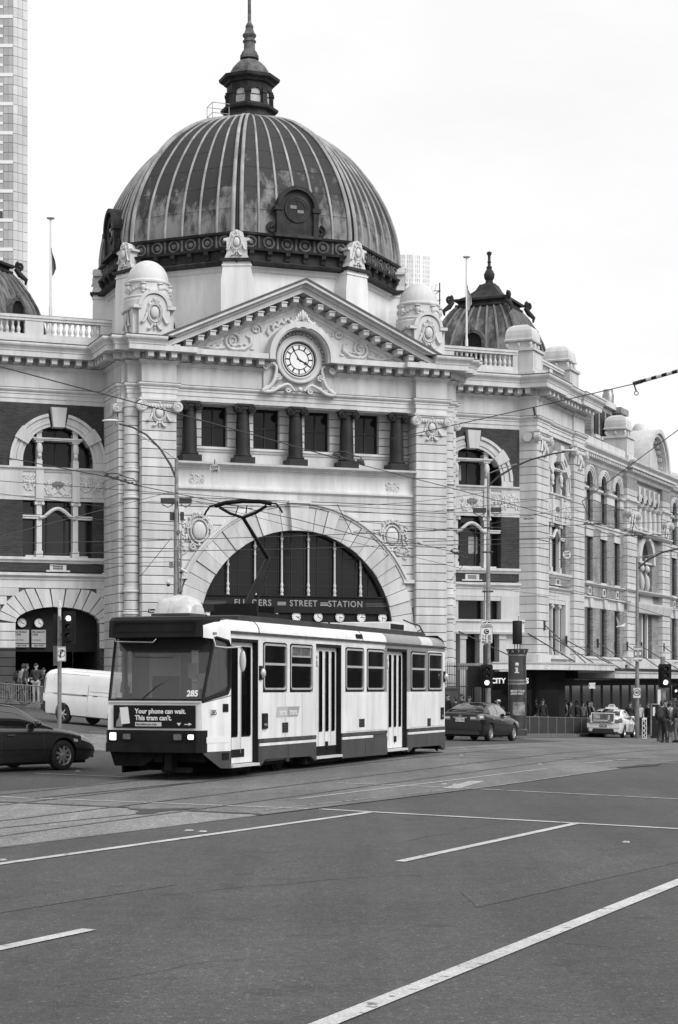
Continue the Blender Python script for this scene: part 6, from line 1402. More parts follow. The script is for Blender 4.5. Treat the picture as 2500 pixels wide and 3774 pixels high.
# advert board on the front
FM = Matrix.Translation((uf - .085, -wr_, 0)) @ Matrix.Rotation(R(-90), 4, 'Z')       # u' runs from far side (-) to near side (0), facing forward
ad = MB().bx(-1.86, -.1, -.02, .0, 1.03, 1.475).build('advert_board', TBK, tram, FM)
for body, x, z, s_ in (('Your phone can wait.', -1.39, 1.355, .135), ("This tram can't.", -1.39, 1.225, .135)): text('lettering', body, s_, SIGNW, ad, x, .004, z, .003, 'LEFT', .0035, .93)
MB().bx(-1.385, -.82, .0, .004, 1.065, 1.145).build('advert_tag', TLG, ad); text('lettering', 'Stop before you cross.', .06, TBK, ad, -1.365, .0055, 1.105, .002, 'LEFT', .001, .82)
MB().prism([(-1.68, 1.10), (-1.50, 1.12), (-1.545, 1.44), (-1.72, 1.43)], .0, .012).build('phone_picture', SIGNW, ad)
MB().prism([(-1.80, 1.05), (-1.66, 1.06), (-1.67, 1.2), (-1.70, 1.34), (-1.73, 1.33), (-1.74, 1.22), (-1.79, 1.16)], .0, .008).build('hand_picture', TMG, ad)
MB().prism([(-.49, 1.135), (-.40, 1.135), (-.445, 1.075)], 0, .004).build('logo_mark', SIGNW, ad); MB().bx(-.33, -.2, 0, .004, 1.1, 1.115).build('logo_mark', SIGNW, ad); MB().prism([(-.24, 1.08), (-.17, 1.11), (-.24, 1.14)], 0, .004).build('logo_mark', SIGNW, ad)
text('fleet_number', '285', .17, SIGNW, tram, 0, 0, 0, .003, 'CENTER', .006, .95, fr=Matrix.Translation((uf - .01 + .055, -wr_ + .22, 1.70)) @ Matrix.Rotation(R(-90), 4, 'Z') @ Matrix.Rotation(R(-18), 4, 'X'))
text('fleet_number', '285', .15, TBK, tram, 0, 0, 0, .003, 'CENTER', .0, .85, fr=Matrix.Translation((-.62, .092, 1.33)) @ Matrix.Rotation(math.atan2(-.2, .95), 4, 'Z'))
# bumper and lamps
mb = MB(); bp = [(uf - .05, wr_ + .03), (uf - .13, wr_ - .05), (uf - .15, -1.2), (uf - .13, wl2 + .05), (uf - .05, wl2 - .03), (uf + .3, wl2 - .03), (uf + .2, wr_ + .04)]
for z0, z1, e in ((.74, .99, 0), (.56, .738, .03)):
    mb.add([q3(u - e, w, z0) for u, w in bp] + [q3(u - e, w, z1) for u, w in bp], [(i, (i + 1) % 7, 7 + (i + 1) % 7, 7 + i) for i in range(7)] + [list(range(6, -1, -1)), list(range(7, 14))])
bu = tp(mb, 'bumper', TBK)
for a, m_, w2, h2 in ((-1.83, LAMP, .075, .075), (-.16, LAMP, .065, .05), (-1.53, LENS, .085, .055), (-.44, LENS, .09, .06)):
    z = .865; l_ = rframe(MB(), a - w2 - .015, a + w2 + .015, z - h2 - .015, z + h2 + .015, .03, .015, -.02, .01).build('headlight', TBK, bu, FM @ Matrix.Translation((0, -.075, 0)))
    MB().prism(rrect(a - w2, a + w2, z - h2, z + h2, .03), -.02, .006).build('lamp_glass', m_, l_)
mb = MB(); mb.add([q3(uf + .05, wl2, .56), q3(uf + .05, -1.05, .56), q3(uf + .6, wl2, .56), q3(uf + .6, -1.05, .56), q3(uf + .05, wl2 + .1, .28), q3(uf + .05, -1.5, .28), q3(uf + .6, wl2 + .1, .28), q3(uf + .6, -1.5, .28)], [(0, 1, 5, 4), (2, 3, 7, 6), (0, 2, 6, 4), (1, 3, 7, 5), (4, 5, 7, 6)]); tp(mb, 'lifeguard', TUB)
tp(MB().bx(uf + .05, uf + .35, -1.25, -1.05, .36, .6).bx(uf + .0, uf + .3, -1.0, -.85, .2, .6).bx(uf + .1, uf + .35, -1.1, -.55, .16, .26), 'coupler_bracket', TUB)
tp(MB().bx(uf + .3, 14.6, WD + .25, -.28, .36, .60), 'underframe', TUB)
# bogies
def bogie(u):
    p = tp(MB().bx(u - 1.3, u + 1.3, -.32, -.22, .2, .42).bx(u - .4, u + .4, -2.1, -.3, .18, .4), 'bogie', TUB)
    wm_ = MB().lathe([(.0, -.07), (.33, -.07), (.34, -.05), (.34, 0), (.30, .01), (.28, .06), (.12, .06), (.1, .09), (0, .09)], n=24, axis='w').mesh('wheel', TUB, True, 40)
    for du in (-.88, .88):
        for w_ in (-.42, -1.98): inst('wheel', wm_, p, T(u + du, w_, .345))
        MB().lathe([(.1, -.02), (.11, .06), (.04, .09), (0, .09)], n=12, axis='w').build('axle_box', GREYP, p, T(u + du - .0, -.22, .33), True, 40)
    MB().bx(u - .3, u + 1.1, -.24, -.2, .27, .33).build('spring_plank', GREYP, p)
bogie(2.6); bogie(12.1)
tp(MB().bx(4.4, 9.9, -2.2, -.12, .13, .5), 'plain_box', TUB); tp(MB().bx(.0, 14.9, WD, WD + .05, .1, .26), 'light_block_skirt', TUB); tp(MB().bx(.4, 1.4, -2.2, -.15, .14, .4), 'plain_box', TUB)  # skirt and under boxes added to block light leaking beneath the tram
# rear end
mb = MB(); rear = [(14.72, 0), (15.22, -.16), (15.25, -.35), (15.25, -2.05), (15.2, -2.25), (14.72, WD)]
mb.add([q3(u, w, .14) for u, w in rear] + [q3(u, w, .616) for u, w in rear], [(i, i + 1, 7 + i, 6 + i) for i in range(5)] + [list(range(5, -1, -1))]); tp(mb, 'rear_skirt', TGR)
mb = MB(); mb.add([q3(u, w, .617) for u, w in rear] + [q3(u, w, 2.93) for u, w in rear] + [q3(u - .1, w - .02, 3.12) for u, w in rear] + [q3(u - .35, w - .1 if w > -1 else w + .1, 3.24) for u, w in rear], [(i + 6 * j, i + 1 + 6 * j, 7 + i + 6 * j, 6 + i + 6 * j) for i in range(5) for j in range(3)] + [list(range(18, 24))]); tp(mb, 'rear_shell', TWH)
for z in (2.55, 2.05, 1.55, 1.0): quad('tail_marker', [(14.95, -.07, z), (15.06, -.105, z), (15.06, -.105, z + .18), (14.95, -.07, z + .18)], TBK, .02)
tp(MB().tube([q3(15.0, -.5, .3), q3(14.7, -.25, .15), q3(14.35, -.1, .12)], .03, 5), 'rear_bracket', TUB)
# fittings on the side
for u0, z0, u1, z1 in ((2.73, .87, 3.05, 1.08), (7.61, .88, 8.01, 1.08), (13.07, .8, 13.38, 1.01)):
    p = tp(MB().bx(u0, u1, .0, .014, z0, z1), 'air_vent', TBK)
    for i in range(5): MB().bx(u0 + .02, u1 - .02, .014, .022, z0 + .02 + i * .037, z0 + .035 + i * .037).build('louvre', TGR, p)
for u0 in (1.60, 14.28):
    p = tp(MB().bx(u0, u0 + .25, 0, .04, .97, 1.29), 'side_indicator', TBK); MB().sph((u0 + .13, -.03, 1.05), (.09, .03, .04), 10, 6).build('indicator_lens', LENS, p); MB().bx(u0 + .05, u0 + .2, .04, .045, 1.17, 1.18).build('indicator_slot', TGR, p)
for u0 in (1.50, 14.62): MB().sph((u0, -.07, 2.12), (.07, .06, .1), 10, 7).build('side_lamp', TAL, tram, None, True); 
for u0 in (1.50, 14.62): tp(MB().bx(u0 - .06, u0 + .08, -.01, .03, 1.98, 2.27), 'lamp_mount', TBK)
tp(MB().bx(7.45, 7.85, -.02, .014, 2.99, 3.09), 'speaker_grille', TBK)
p = tp(MB().prism([(2.36, 1.2), (3.62, 1.2), (3.76, 1.42), (2.44, 1.42)], .0, .006), 'company_logo', mk('logo_pale', .42, .5)); MB().prism([(3.05, 1.21), (3.6, 1.21), (3.72, 1.41), (3.05, 1.41)], .006, .009).build('logo_field', mk('logo_grey', .3, .5), p)
text('lettering', 'yarra', .2, SIGNW, p, 2.76, .01, 1.3, .002, bold=.003); text('lettering', 'trams', .2, SIGNW, p, 3.36, .012, 1.3, .002, bold=.003)
# mirror, wipers, roof sign box, cab
p = tp(MB().tube([q3(-.62, -.1, 2.78), q3(-.7, -.02, 2.62), q3(-.5, .12, 2.6), q3(-.05, .22, 2.62), q3(.1, .22, 2.55)], .014, 5), 'mirror_arm', TAL)
MB().sph((.12, -.2, 2.35), (.05, .07, .22), 10, 8).build('mirror', TLG, p, None, True)
tp(MB().tube([q3(uf - .01, -1.5, 1.58), q3(-.85, -1.2, 1.85), q3(-.78, -.9, 2.0)], .008, 4), 'wiper', TBK)
mb = MB(); bu_, bw_ = .0, -1.05
pr = [(.0, 3.26), (.02, 3.36), (.1, 3.52), (.25, 3.62), (.5, 3.66), (.8, 3.62), (.95, 3.5), (1.0, 3.3)]
rg_ = [[(.25 + (u * .8 - .40) * k_, -w, 3.28 + (z - 3.26) * (k_ * .4 + .6) * q_) for u, z in pr] for w, k_, q_ in ((-1.64, .86, .55), (-1.58, .97, .85), (-1.45, 1, .97), (-1.24, 1, 1), (-1.03, 1, .97), (-.90, .97, .85), (-.84, .86, .55))]; mb.grid(rg_); mb.add(rg_[0], [list(range(8))]); mb.add(rg_[-1], [list(range(8))]); db = tp(mb, 'roof_beacon_box', FROST, smooth=True, ang=50); MB().bx(-.18, .68, -1.66, -.82, 3.22, 3.30).build('beacon_base', TRF, db); MB().prism([(u * .8 - .15, z + .032) for u, z in pr], -1.28, -1.22).build('beacon_strap', TLG, db)
cab = tp(MB().bx(-.35, -.25, -1.55, -1.0, 1.35, 2.05).bx(-.8, -.2, -1.6, -1.0, 1.2, 1.34), 'driver_seat', TST)
tp(MB().prism([(uf + .06, .9), (-.55, .9), (-.55, 1.45), (-.7, 1.62), (uf + .1, 1.58)], wl2 + .05, wr_ - .1), 'dashboard', TST)
tp(MB().bx(.25, .3, WD + .1, -1.0, .62, 2.8), 'cab_bulkhead', TIN); tp(MB().bx(.24, .31, -1.9, -1.2, 1.5, 2.5), 'bulkhead_notice', TLG)
tp(MB().prism([(-.55, 2.86), (-.48, 2.55), (-.40, 2.55), (-.40, 2.86)], wl2, wr_ - .1), 'sun_blind', TBK)
for w_, z in ((-.75, 2.0), (-.55, 1.8)): tp(MB().bx(-.2, -.15, w_ - .09, w_ + .09, z, z + .3), 'cab_notice', TLG)
# pantograph
pg = tp(MB().bx(2.9, 4.2, -1.75, -.65, 3.34, 3.44).bx(3.0, 3.1, -1.7, -.7, 3.44, 3.63).bx(4.0, 4.1, -1.7, -.7, 3.44, 3.6), 'pantograph', TBK)
MB().tube([q3(3.55, -1.2, 3.55), q3(4.85, -1.2, 4.70)], .075, 8).build('lower_arm', TBK, pg, None, True)
MB().tube([q3(4.88, -1.2, 4.72), q3(4.2, -1.2, 5.1), q3(3.42, -1.2, 5.52)], [.05, .042, .04], 8).build('upper_arm', TBK, pg, None, True)
MB().tube([q3(3.9, -1.12, 3.58), q3(4.9, -1.12, 4.62)], .02, 5).build('tie_rod', TBK, pg)
mb = MB()
for s in (-1, 1):
    mb.tube([q3(3.42, -1.2, 5.52), q3(3.42, -1.2 + s * .3, 5.62), q3(3.42, -1.2 + s * .55, 5.76)], .035, 6); mb.tube([q3(3.3, -1.2 + s * .12, 5.6), q3(3.4, -1.2 + s * .1, 5.78)], .014, 5)
    mb.tube([q3(3.42, -1.2 + s * .62, 5.82), q3(3.42, -1.2 + s * .78, 5.8), q3(3.42, -1.2 + s * .88, 5.68), q3(3.42, -1.2 + s * .92, 5.6)], .022, 6)
mb.build('head_frame', TBK, pg, None, True, 60)
MB().tube([q3(3.42, -1.2 - .66, 5.80), q3(3.42, -1.2 - .4, 5.86), q3(3.42, -1.2, 5.88), q3(3.42, -1.2 + .4, 5.86), q3(3.42, -1.2 + .66, 5.80)], .05, 6).build('contact_bar', TBK, pg, None, True)
# ------------------------------------------------------------------ vehicles
def itp(P, x):
    if x <= P[0][0]: return P[0][1]
    for (a, va), (b, vb), in zip(P, P[1:]):
        if x <= b:
            i = P.index((a, va)); f = (x - a) / (b - a)
            m0 = (P[i + 1][1] - P[i - 1][1]) / (P[i + 1][0] - P[i - 1][0]) if i > 0 else (vb - va) / (b - a)
            m1 = (P[i + 2][1] - P[i][1]) / (P[i + 2][0] - P[i][0]) if i + 2 < len(P) else (vb - va) / (b - a)
            h = b - a
            return va * (2 * f ** 3 - 3 * f * f + 1) + vb * (3 * f * f - 2 * f ** 3) + h * m0 * (f ** 3 - 2 * f * f + f) + h * m1 * (f ** 3 - f * f)
    return P[-1][1]
def on_ground(o, x, y, head, dz=0):
    f = Vector((math.cos(head), math.sin(head), 0)); l = Vector((-f.y, f.x, 0)); e = 1.2
    f.z = (gz(x + f.x * e, y + f.y * e) - gz(x - f.x * e, y - f.y * e)) / (2 * e); l.z = (gz(x + l.x * .8, y + l.y * .8) - gz(x - l.x * .8, y - l.y * .8)) / 1.6
    f.normalize(); l = (l - f * l.dot(f)).normalized(); u = f.cross(l)
    m = Matrix((f, l, u)).transposed().to_4x4(); m.translation = (x, y, gz(x, y) + dz); o.matrix_world = m; o.location = m.translation; o.rotation_euler = m.to_euler()
def evalmesh(o):
    dg = bpy.context.evaluated_depsgraph_get(); dg.update(); return bpy.data.meshes.new_from_object(o.evaluated_get(dg))
TYRE = mk('tyre_rubber', .018, .85, var=.2, vs=20); ALLOY = mk('alloy_wheel', .5, .3, metal=.7, var=.1); ALLOYD = mk('wheel_shadow', .02, .7); CGL = mk('car_glass', .008, .03, spec=1.0, coat=1.0); CBK = mk('car_trim_black', .02, .5); CHR = mk('chrome', .6, .15, metal=1.0)
TAIL = mk('tail_lamp', .14, .2, spec=.6); TAILW = mk('lamp_clear', .55, .15, spec=.6); PLATE = mk('number_plate', .7, .4); UND = mk('car_underside', .012, .9)
WHL = {}
def wheel_meshes(r, spokes, key):
    if key in WHL: return WHL[key]
    rr_ = r * .66
    ty = MB().lathe([(rr_, -.1), (r * .93, -.1), (r, -.07), (r, .05), (r * .96, .09), (r * .8, .105), (rr_, .095), (rr_, -.1)], n=32, axis='w').mesh('tyre', TYRE, True, 40)
    dk = MB().lathe([(rr_, .0), (0, .001)], n=28, axis='w').mesh('rim_back', ALLOYD)
    rm_ = MB(); rm_.lathe([(rr_ * .9, .04), (rr_, .088), (rr_ * 1.03, .09), (rr_ * 1.02, .05)], n=32, axis='w', cap=False)
    for k in range(spokes):
        a = 2 * math.pi * k / spokes; c, s = math.cos(a), math.sin(a); w0, w1 = r * .085, r * .05
        P = [(r * .1, -w0), (rr_ * .95, -w1 * 1.5), (rr_ * .95, w1 * 1.5), (r * .1, w0)]
        lo = [(p * c - q * s, -.02, p * s + q * c) for p, q in P]; hi = [(p * c - q * s, -(.075 if i in (0, 3) else .07), p * s + q * c) for i, (p, q) in enumerate(P)]
        rm_.add(lo + hi, [(4, 5, 6, 7), (0, 1, 5, 4), (1, 2, 6, 5), (2, 3, 7, 6), (3, 0, 4, 7)])
    rm_.lathe([(r * .17, .02), (r * .16, .085), (0, .092)], n=16, axis='w')
    WHL[key] = (ty, dk, rm_.mesh('rim', ALLOY, True, 35)); return WHL[key]
def loft_closed(secs, xs):
    """secs: list of half sections [(y,z)...] from sill to centre line; mirrored and closed"""
    mb = MB(); n = len(secs[0]); R_ = []
    for x, s in zip(xs, secs):
        ring = [(x, -y, z) for y, z in s] + [(x, y, z) for y, z in s[-2::-1]]; R_.append(ring)
    m = len(R_[0]); v = [p for r in R_ for p in r]; f = []
    for i in range(len(R_) - 1):
        for j in range(m): f.append((i * m + j, i * m + (j + 1) % m, (i + 1) * m + (j + 1) % m, (i + 1) * m + j))
    f += [list(range(m - 1, -1, -1)), [(len(R_) - 1) * m + j for j in range(m)]]
    return mb.add(v, f)
class Car:
    def __init__(s, sp):
        s.__dict__.update(sp); s.x0, s.x1 = -s.L / 2, s.L / 2
    def Wp(s, x):
        q = abs(x) / (s.L / 2); return s.W * (1 - .05 * q ** 2 - .13 * max(0, (q - .80) / .20) ** 2)
    def sec(s, x):
        W, zt = s.Wp(x), itp(s.deck, x); q = abs(x) / (s.L / 2); zb = s.zb + .10 * max(0, (q - .86) / .14) ** 1.5; cr = .05 if x > s.cab[1] else .03
        h = zt - zb
        return [(W * .78, zb), (W * .92, zb + .03), (W * .97, zb + .12 * h / .6), (W * 1.0, zb + .42 * h), (W * .995, zb + .62 * h), (W * .985, zb + .80 * h), (W * .955, zb + .93 * h), (W * .90, zt), (W * .74, zt + cr * .7), (W * .4, zt + cr), (0, zt + cr * 1.15)]
    def bp(s, x, j, off=0):
        S = s.sec(x); i = min(int(j), len(S) - 2); f = j - i; y = S[i][0] * (1 - f) + S[i + 1][0] * f; z = S[i][1] * (1 - f) + S[i + 1][1] * f
        dy, dz = S[i + 1][1] - S[i][1], S[i][0] - S[i + 1][0]; l = math.hypot(dy, dz) or 1
        return (x, -(y + off * dy / l), z + off * dz / l)
    def gsec(s, x):
        zb = itp(s.deck, x) + .0; zr = max(itp(s.roof, x), zb + .012); Wg = s.Wp(x) * .90; Wr = Wg - .40 * (zr - zb)
        return [(Wg, zb - .05), (Wg * .998, zb + .0), (Wg * .6 + Wr * .4 + .012, zb + (zr - zb) * .42), (Wr + .01, zr - .07 * min(1, (zr - zb) * 3)), (Wr - .03, zr - .025 * min(1, (zr - zb) * 3)), (Wr - .13, zr), (Wr * .45, zr + .02), (0, zr + .026)]
    def gp(s, x, j, off=0, side=-1):
        S = s.gsec(x); i = min(int(j), len(S) - 2); f = j - i; y = S[i][0] * (1 - f) + S[i + 1][0] * f; z = S[i][1] * (1 - f) + S[i + 1][1] * f
        dy, dz = S[i + 1][1] - S[i][1], S[i][0] - S[i + 1][0]; l = math.hypot(dy, dz) or 1
        return (x, side * (y + off * dy / l), z + off * dz / l)
    def build(s, o, paint):
        xs = [s.x0 + (s.x1 - s.x0) * (.5 - .5 * math.cos(math.pi * i / 60)) for i in range(61)]
        tmp = loft_closed([s.sec(x) for x in xs], xs).build('tmp', paint)
        cuts = []
        for ax in s.axles:
            for sd in (-1, 1):
                c = MB().lathe([(s.tr * 1.17, -.28), (s.tr * 1.17, .28)], (ax, sd * s.W, s.tr * 1.02), 32, 'w').build('cut', paint); cuts.append(c)
                bm_ = tmp.modifiers.new('b', 'BOOLEAN'); bm_.object = c; bm_.operation = 'DIFFERENCE'; bm_.solver = 'EXACT'
        me = evalmesh(tmp); me.name = 'body'; bpy.data.objects.remove(tmp)
        for c in cuts: bpy.data.objects.remove(c)
        me.shade_smooth(); me.set_sharp_from_angle(angle=R(38))
        s.body = inst('body', me, o)
        gx_ = [s.roof[0][0] + (s.roof[-1][0] - s.roof[0][0]) * i / 44 for i in range(45)]
        loft_closed([s.gsec(x) for x in gx_], gx_).build('cabin', paint, o, None, True, 40)
        MB().box(s.x0 + .25, s.x1 - .25, -s.W * .8, s.W * .8, s.zb - .03, s.zb + .2).build('underbody', UND, o)
        ty, dk, rm_ = wheel_meshes(s.tr, s.spokes, s.key)
        for ax in s.axles:
            for sd in (-1, 1):
                m = Matrix.Translation((ax, sd * (s.W - .115), s.tr)) @ Matrix.Rotation(0 if sd < 0 else math.pi, 4, 'Z')
                wh = inst('wheel', dk, o, m); inst('tyre', ty, wh); inst('rim', rm_, wh)
                MB().ring(ax, s.tr * 1.02, s.tr * 1.0, s.tr * 1.16, 0, 180, -.02, .02, 16).build('wheel_arch', UND, o, Matrix.Translation((0, sd * (s.W - .25), 0)))
        return s
    def gpatch(s, o, x0, x1, j0, j1, name='window', m_=None, off=.006, side=-1, n=14, k=4):
        return MB().grid([[s.gp(x0 + (x1 - x0) * i / n, j0 + (j1 - j0) * q / k, off, side) for q in range(k + 1)] for i in range(n + 1)]).build(name, m_ or CGL, o, None, True, None)
    def screen(s, o, x0, x1, name, m_=None, inset=.05):
        rows = []
        for i in range(11):
            x = x0 + (x1 - x0) * i / 10; S = s.gsec(x); Wr = S[4][0] - inset
            rows.append([(x, Wr * q / 5, (S[5][1] + .022) * (1 - abs(q / 5) ** 2) + (S[4][1] + .012) * abs(q / 5) ** 2 + .006) for q in range(-5, 6)])
        return MB().grid(rows).build(name, m_ or CGL, o, None, True, None)
    def bpatch(s, o, x0, x1, j0, j1, name, m_, off=.008, par=None, n=8, k=5):
        g = [[s.bp(x0 + (x1 - x0) * i / n, j0 + (j1 - j0) * q / k, off) for q in range(k + 1)] for i in range(n + 1)]
        return MB().grid(g).build(name, m_, par or o, None, True, None)
    def seam(s, o, pts, r=.006): return MB().tube([s.bp(x, j, .0015) for x, j in pts], r, 4).build('panel_gap', CBK, o)
PAINT_D = mk('dark_car_paint', .014, .22, spec=.6, coat=1.0); PAINT_W = mk('white_car_paint', .74, .3, var=.03, vs=2, coat=.6); PAINT_G = mk('charcoal_car_paint', .007, .3, spec=.3, coat=.35); PAINT_V = mk('white_van_paint', .86, .4, var=.05, vs=1.5, streak=.08, coat=.3)
def rearplate(o, x, z, body, dark=False, wd=.37):
    p = MB().box(x - .012, x, -wd / 2, wd / 2, z - .067, z + .067).build('number_plate', PLATE if not dark else CBK, o)
    text('plate_text', body, .12, CBK if not dark else PLATE, p, 0, 0, 0, .002, 'CENTER', .002, .85, fr=Matrix.Translation((x - .015, 0, z)) @ Matrix.Rotation(R(-90), 4, 'Z'))
def sedan_details(c, o, paint, A, B, Cc):
    """A: front of side glass, B: door split, Cc: rear of side glass"""
    for sd in (-1, 1):
        c.gpatch(o, B + .03, A, 1.25, 2.95, side=sd); c.gpatch(o, Cc, B - .03, 1.25, 2.95, side=sd)
        c.gpatch(o, Cc - .02, A + .02, 1.0, 1.2, 'window_trim', CHR if paint is not PAINT_W else CBK, .008, sd); 
        c.gpatch(o, B - .03, B + .03, 1.2, 2.95, 'door_pillar', CBK, .007, sd, 2)
    c.screen(o, c.cab[1] + .06, c.roofx[1] - .02, 'windscreen'); c.screen(o, c.cab[0] + .05, c.roofx[0] + .04, 'rear_window')
    for x in (A + .1, B, Cc - .05): c.seam(o, [(x, 1.6), (x, 3), (x, 5), (x, 6.9)])
    c.seam(o, [(A + .1, 1.7), (B, 1.7), (Cc - .05, 1.7)], .005)
    for x in (B + .25, Cc + .18):
        p = c.bp(x, 5.0, .02); MB().tube([(p[0] - .09, p[1], p[2]), (p[0], p[1] - .02, p[2]), (p[0] + .09, p[1], p[2])], .014, 6).build('door_handle', paint if paint is not PAINT_G else CHR, o, None, True)
    p = c.gp(A - .12, 1.3, .06); m_ = MB().sph((p[0], p[1] - .06, p[2] + .06), (.07, .11, .075), 12, 8).build('door_mirror', paint, o, None, True); MB().tube([(p[0], p[1] + .05, p[2] - .02), (p[0], p[1] - .04, p[2] + .04)], .025, 6).build('mirror_stalk', CBK, m_)
    for x0, x1 in ((c.axles[0] + .5, c.axles[1] - .5),): c.bpatch(o, min(x0, x1), max(x0, x1), .9, 1.6, 'sill', CBK, .004)
# dark wagon in the left foreground ------------------------------------
sp = dict(L=4.9, W=.91, zb=.17, cab=(-2.3, 1.12), roofx=(-2.0, .25), axles=(-1.30, 1.43), tr=.325, spokes=9, key='a',
          deck=[(-2.45, .86), (-2.2, .95), (-1, .96), (0, .93), (1.0, .905), (1.5, .86), (2.0, .76), (2.3, .64), (2.45, .56)],
          roof=[(-2.34, .96), (-2.1, 1.25), (-1.75, 1.42), (-.9, 1.475), (-.1, 1.46), (.35, 1.375), (.8, 1.12), (1.2, .91)])
o = thing('station_wagon', 'dark glossy station wagon driving in at the left edge', 'car'); on_ground(o, -7.55, 38.75, R(50))
c = Car(sp).build(o, PAINT_D); sedan_details(c, o, PAINT_D, .78, -.30, -1.3)
CGR = mk('mirror_pane_overlay', .30, .04, metal=1.0); c.gpatch(o, -2.0, -1.36, 1.25, 2.95, m_=CGR); c.gpatch(o, -1.28, -.36, 1.3, 2.9, m_=CGR, off=.009)  # mirror-like overlays put sky brightness into the rear side windows
c.bpatch(o, 1.95, 2.36, 4.9, 6.6, 'headlight', TAILW, .006); c.bpatch(o, 1.72, 1.84, 4.4, 4.9, 'side_repeater', TAILW, .006)
MB().box(2.38, 2.46, -.7, .7, .25, .42).build('grille', CBK, o); c.bpatch(o, -1.0, 1.0, 3.0, 3.25, 'side_moulding', PAINT_D, .012)
MB().tube([(.6, -.6, 1.41), (-.5, -.62, 1.47), (-1.9, -.56, 1.42)], .018, 6).build('roof_rail', CBK, o)
# charcoal sedan seen from behind ---------------------------------------
sp = dict(L=4.82, W=.91, zb=.2, cab=(-1.95, 1.2), roofx=(-.95, .3), axles=(-1.36, 1.42), tr=.33, spokes=10, key='b',
          deck=[(-2.41, .98), (-2.3, 1.04), (-1.9, 1.055), (-1, 1.0), (0, .95), (1.1, .93), (1.6, .87), (2.1, .74), (2.41, .58)],
          roof=[(-2.0, 1.05), (-1.6, 1.23), (-1.05, 1.40), (-.4, 1.475), (.15, 1.45), (.55, 1.32), (.95, 1.1), (1.25, .93)])
hd = R(66); rwx, rwy = 5.75, 69.8
cx, cy = rwx + 1.36 * math.cos(hd) - .8 * math.sin(hd), rwy + 1.36 * math.sin(hd) + .8 * math.cos(hd)
o = thing('sedan_car', 'charcoal sedan seen from behind beside the tail of the tram', 'car'); on_ground(o, cx, cy, hd)
c = Car(sp).build(o, PAINT_G); sedan_details(c, o, PAINT_G, .62, -.42, -1.3)
xr = c.x0
MB().box(xr - .035, xr + .1, -.80, .80, .42, .66).build('rear_bumper', PAINT_G, o)
MB().box(xr - .012, xr + .2, -.74, .74, .25, .41).build('bumper_skirt', CBK, o)
for sd in (-1, 1):
    t = MB().box(xr - .018, xr + .02, min(sd * .40, sd * .77), max(sd * .40, sd * .77), .80, .94).build('tail_light', TAIL, o); MB().box(xr - .022, xr - .017, min(sd * .42, sd * .62), max(sd * .42, sd * .62), .85, .91).build('lamp_insert', TAILW, t)
c.bpatch(o, xr + .01, xr + .34, 4.6, 6.7, 'tail_light', TAIL, .01); c.bpatch(o, xr + .05, xr + .25, 5.0, 5.8, 'lamp_insert', TAILW, .014)
rearplate(o, xr - .02, .80, '1SQ 7KA'); MB().box(xr - .03, xr, -.28, .28, .885, .905).build('boot_garnish', CHR, o)
b = MB(); b.tube([(.055 * math.cos(a), 0, .035 * math.sin(a)) for a in [2 * math.pi * i / 16 for i in range(17)]], .006, 5); b.tube([(.025 * math.cos(a), 0, .03 * math.sin(a)) for a in [2 * math.pi * i / 12 for i in range(13)]], .005, 5); b.build('boot_badge', CHR, o, Matrix.Translation((xr - .02, 0, .955)) @ Matrix.Rotation(R(-90), 4, 'Z'))
c.bpatch(o, 1.75, 2.3, 5.2, 6.8, 'headlight', TAILW, .006)
# white taxi --------------------------------------------------------------
sp = dict(L=4.95, W=.93, zb=.21, cab=(-1.9, 1.15), roofx=(-.95, .3), axles=(-1.42, 1.42), tr=.33, spokes=5, key='c',
          deck=[(-2.47, .96), (-2.3, 1.03), (-1.9, 1.06), (-1, 1.0), (0, .95), (1.1, .92), (1.6, .86), (2.1, .74), (2.47, .56)],
          roof=[(-1.98, 1.06), (-1.55, 1.25), (-1.0, 1.42), (-.4, 1.46), (.1, 1.44), (.55, 1.31), (.95, 1.08), (1.2, .92)])
hd = R(71); rwx, rwy = 14.35, 92.0
cx, cy = rwx + 1.42 * math.cos(hd) - .8 * math.sin(hd), rwy + 1.42 * math.sin(hd) + .8 * math.cos(hd)
o = thing('taxi', 'white taxi with roof light and advert on its boot by the chevron post', 'taxi'); on_ground(o, cx, cy, hd)
c = Car(sp).build(o, PAINT_W); sedan_details(c, o, PAINT_W, .62, -.42, -1.25); xr = c.x0
MB().box(xr - .03, xr + .1, -.82, .82, .50, .72).build('rear_bumper', PAINT_W, o); MB().add([(xr - .034, -.60, .27), (xr - .034, .60, .27), (xr - .034, .5, .46), (xr - .034, -.5, .46)], [(0, 1, 2, 3)]).box(xr - .03, xr + .2, -.7, .7, .23, .3).build('bumper_skirt', CBK, o)
c.bpatch(o, xr + .01, xr + .42, 4.3, 6.4, 'tail_light', TAIL, .01)
for sd in (-1, 1): MB().box(xr - .018, xr + .02, min(sd * .56, sd * .78), max(sd * .56, sd * .78), .74, .92).build('tail_light', TAIL, o)
adv = MB().box(-.02, .02, -.60, .60, -.26, .26).build('boot_advert', SIGNW, o, Matrix.Translation((xr - .02, .03, 1.0)) @ Matrix.Rotation(R(14), 4, 'Y'))
MB().box(-.03, -.021, -.55, .55, -.19, .22).build('advert_face', mk('advert_dark', .07, .4, var=.3, vs=4), adv); MB().box(-.035, -.031, .14, .47, -.05, .19).build('advert_picture', mk('advert_mid', .3, .5, var=.5, vs=9), adv); MB().box(-.035, -.031, -.36, -.26, -.12, .15).build('advert_figure', mk('advert_pale', .35, .5, var=.5, vs=20), adv); MB().box(-.035, -.031, -.26, .48, -.15, -.12).build('advert_line', SIGNW, adv); MB().box(-.04, -.02, -.46, .5, -.25, -.215).build('advert_edge', CBK, adv)
rearplate(o, xr - .035, .60, 'M 0801', True, .36)
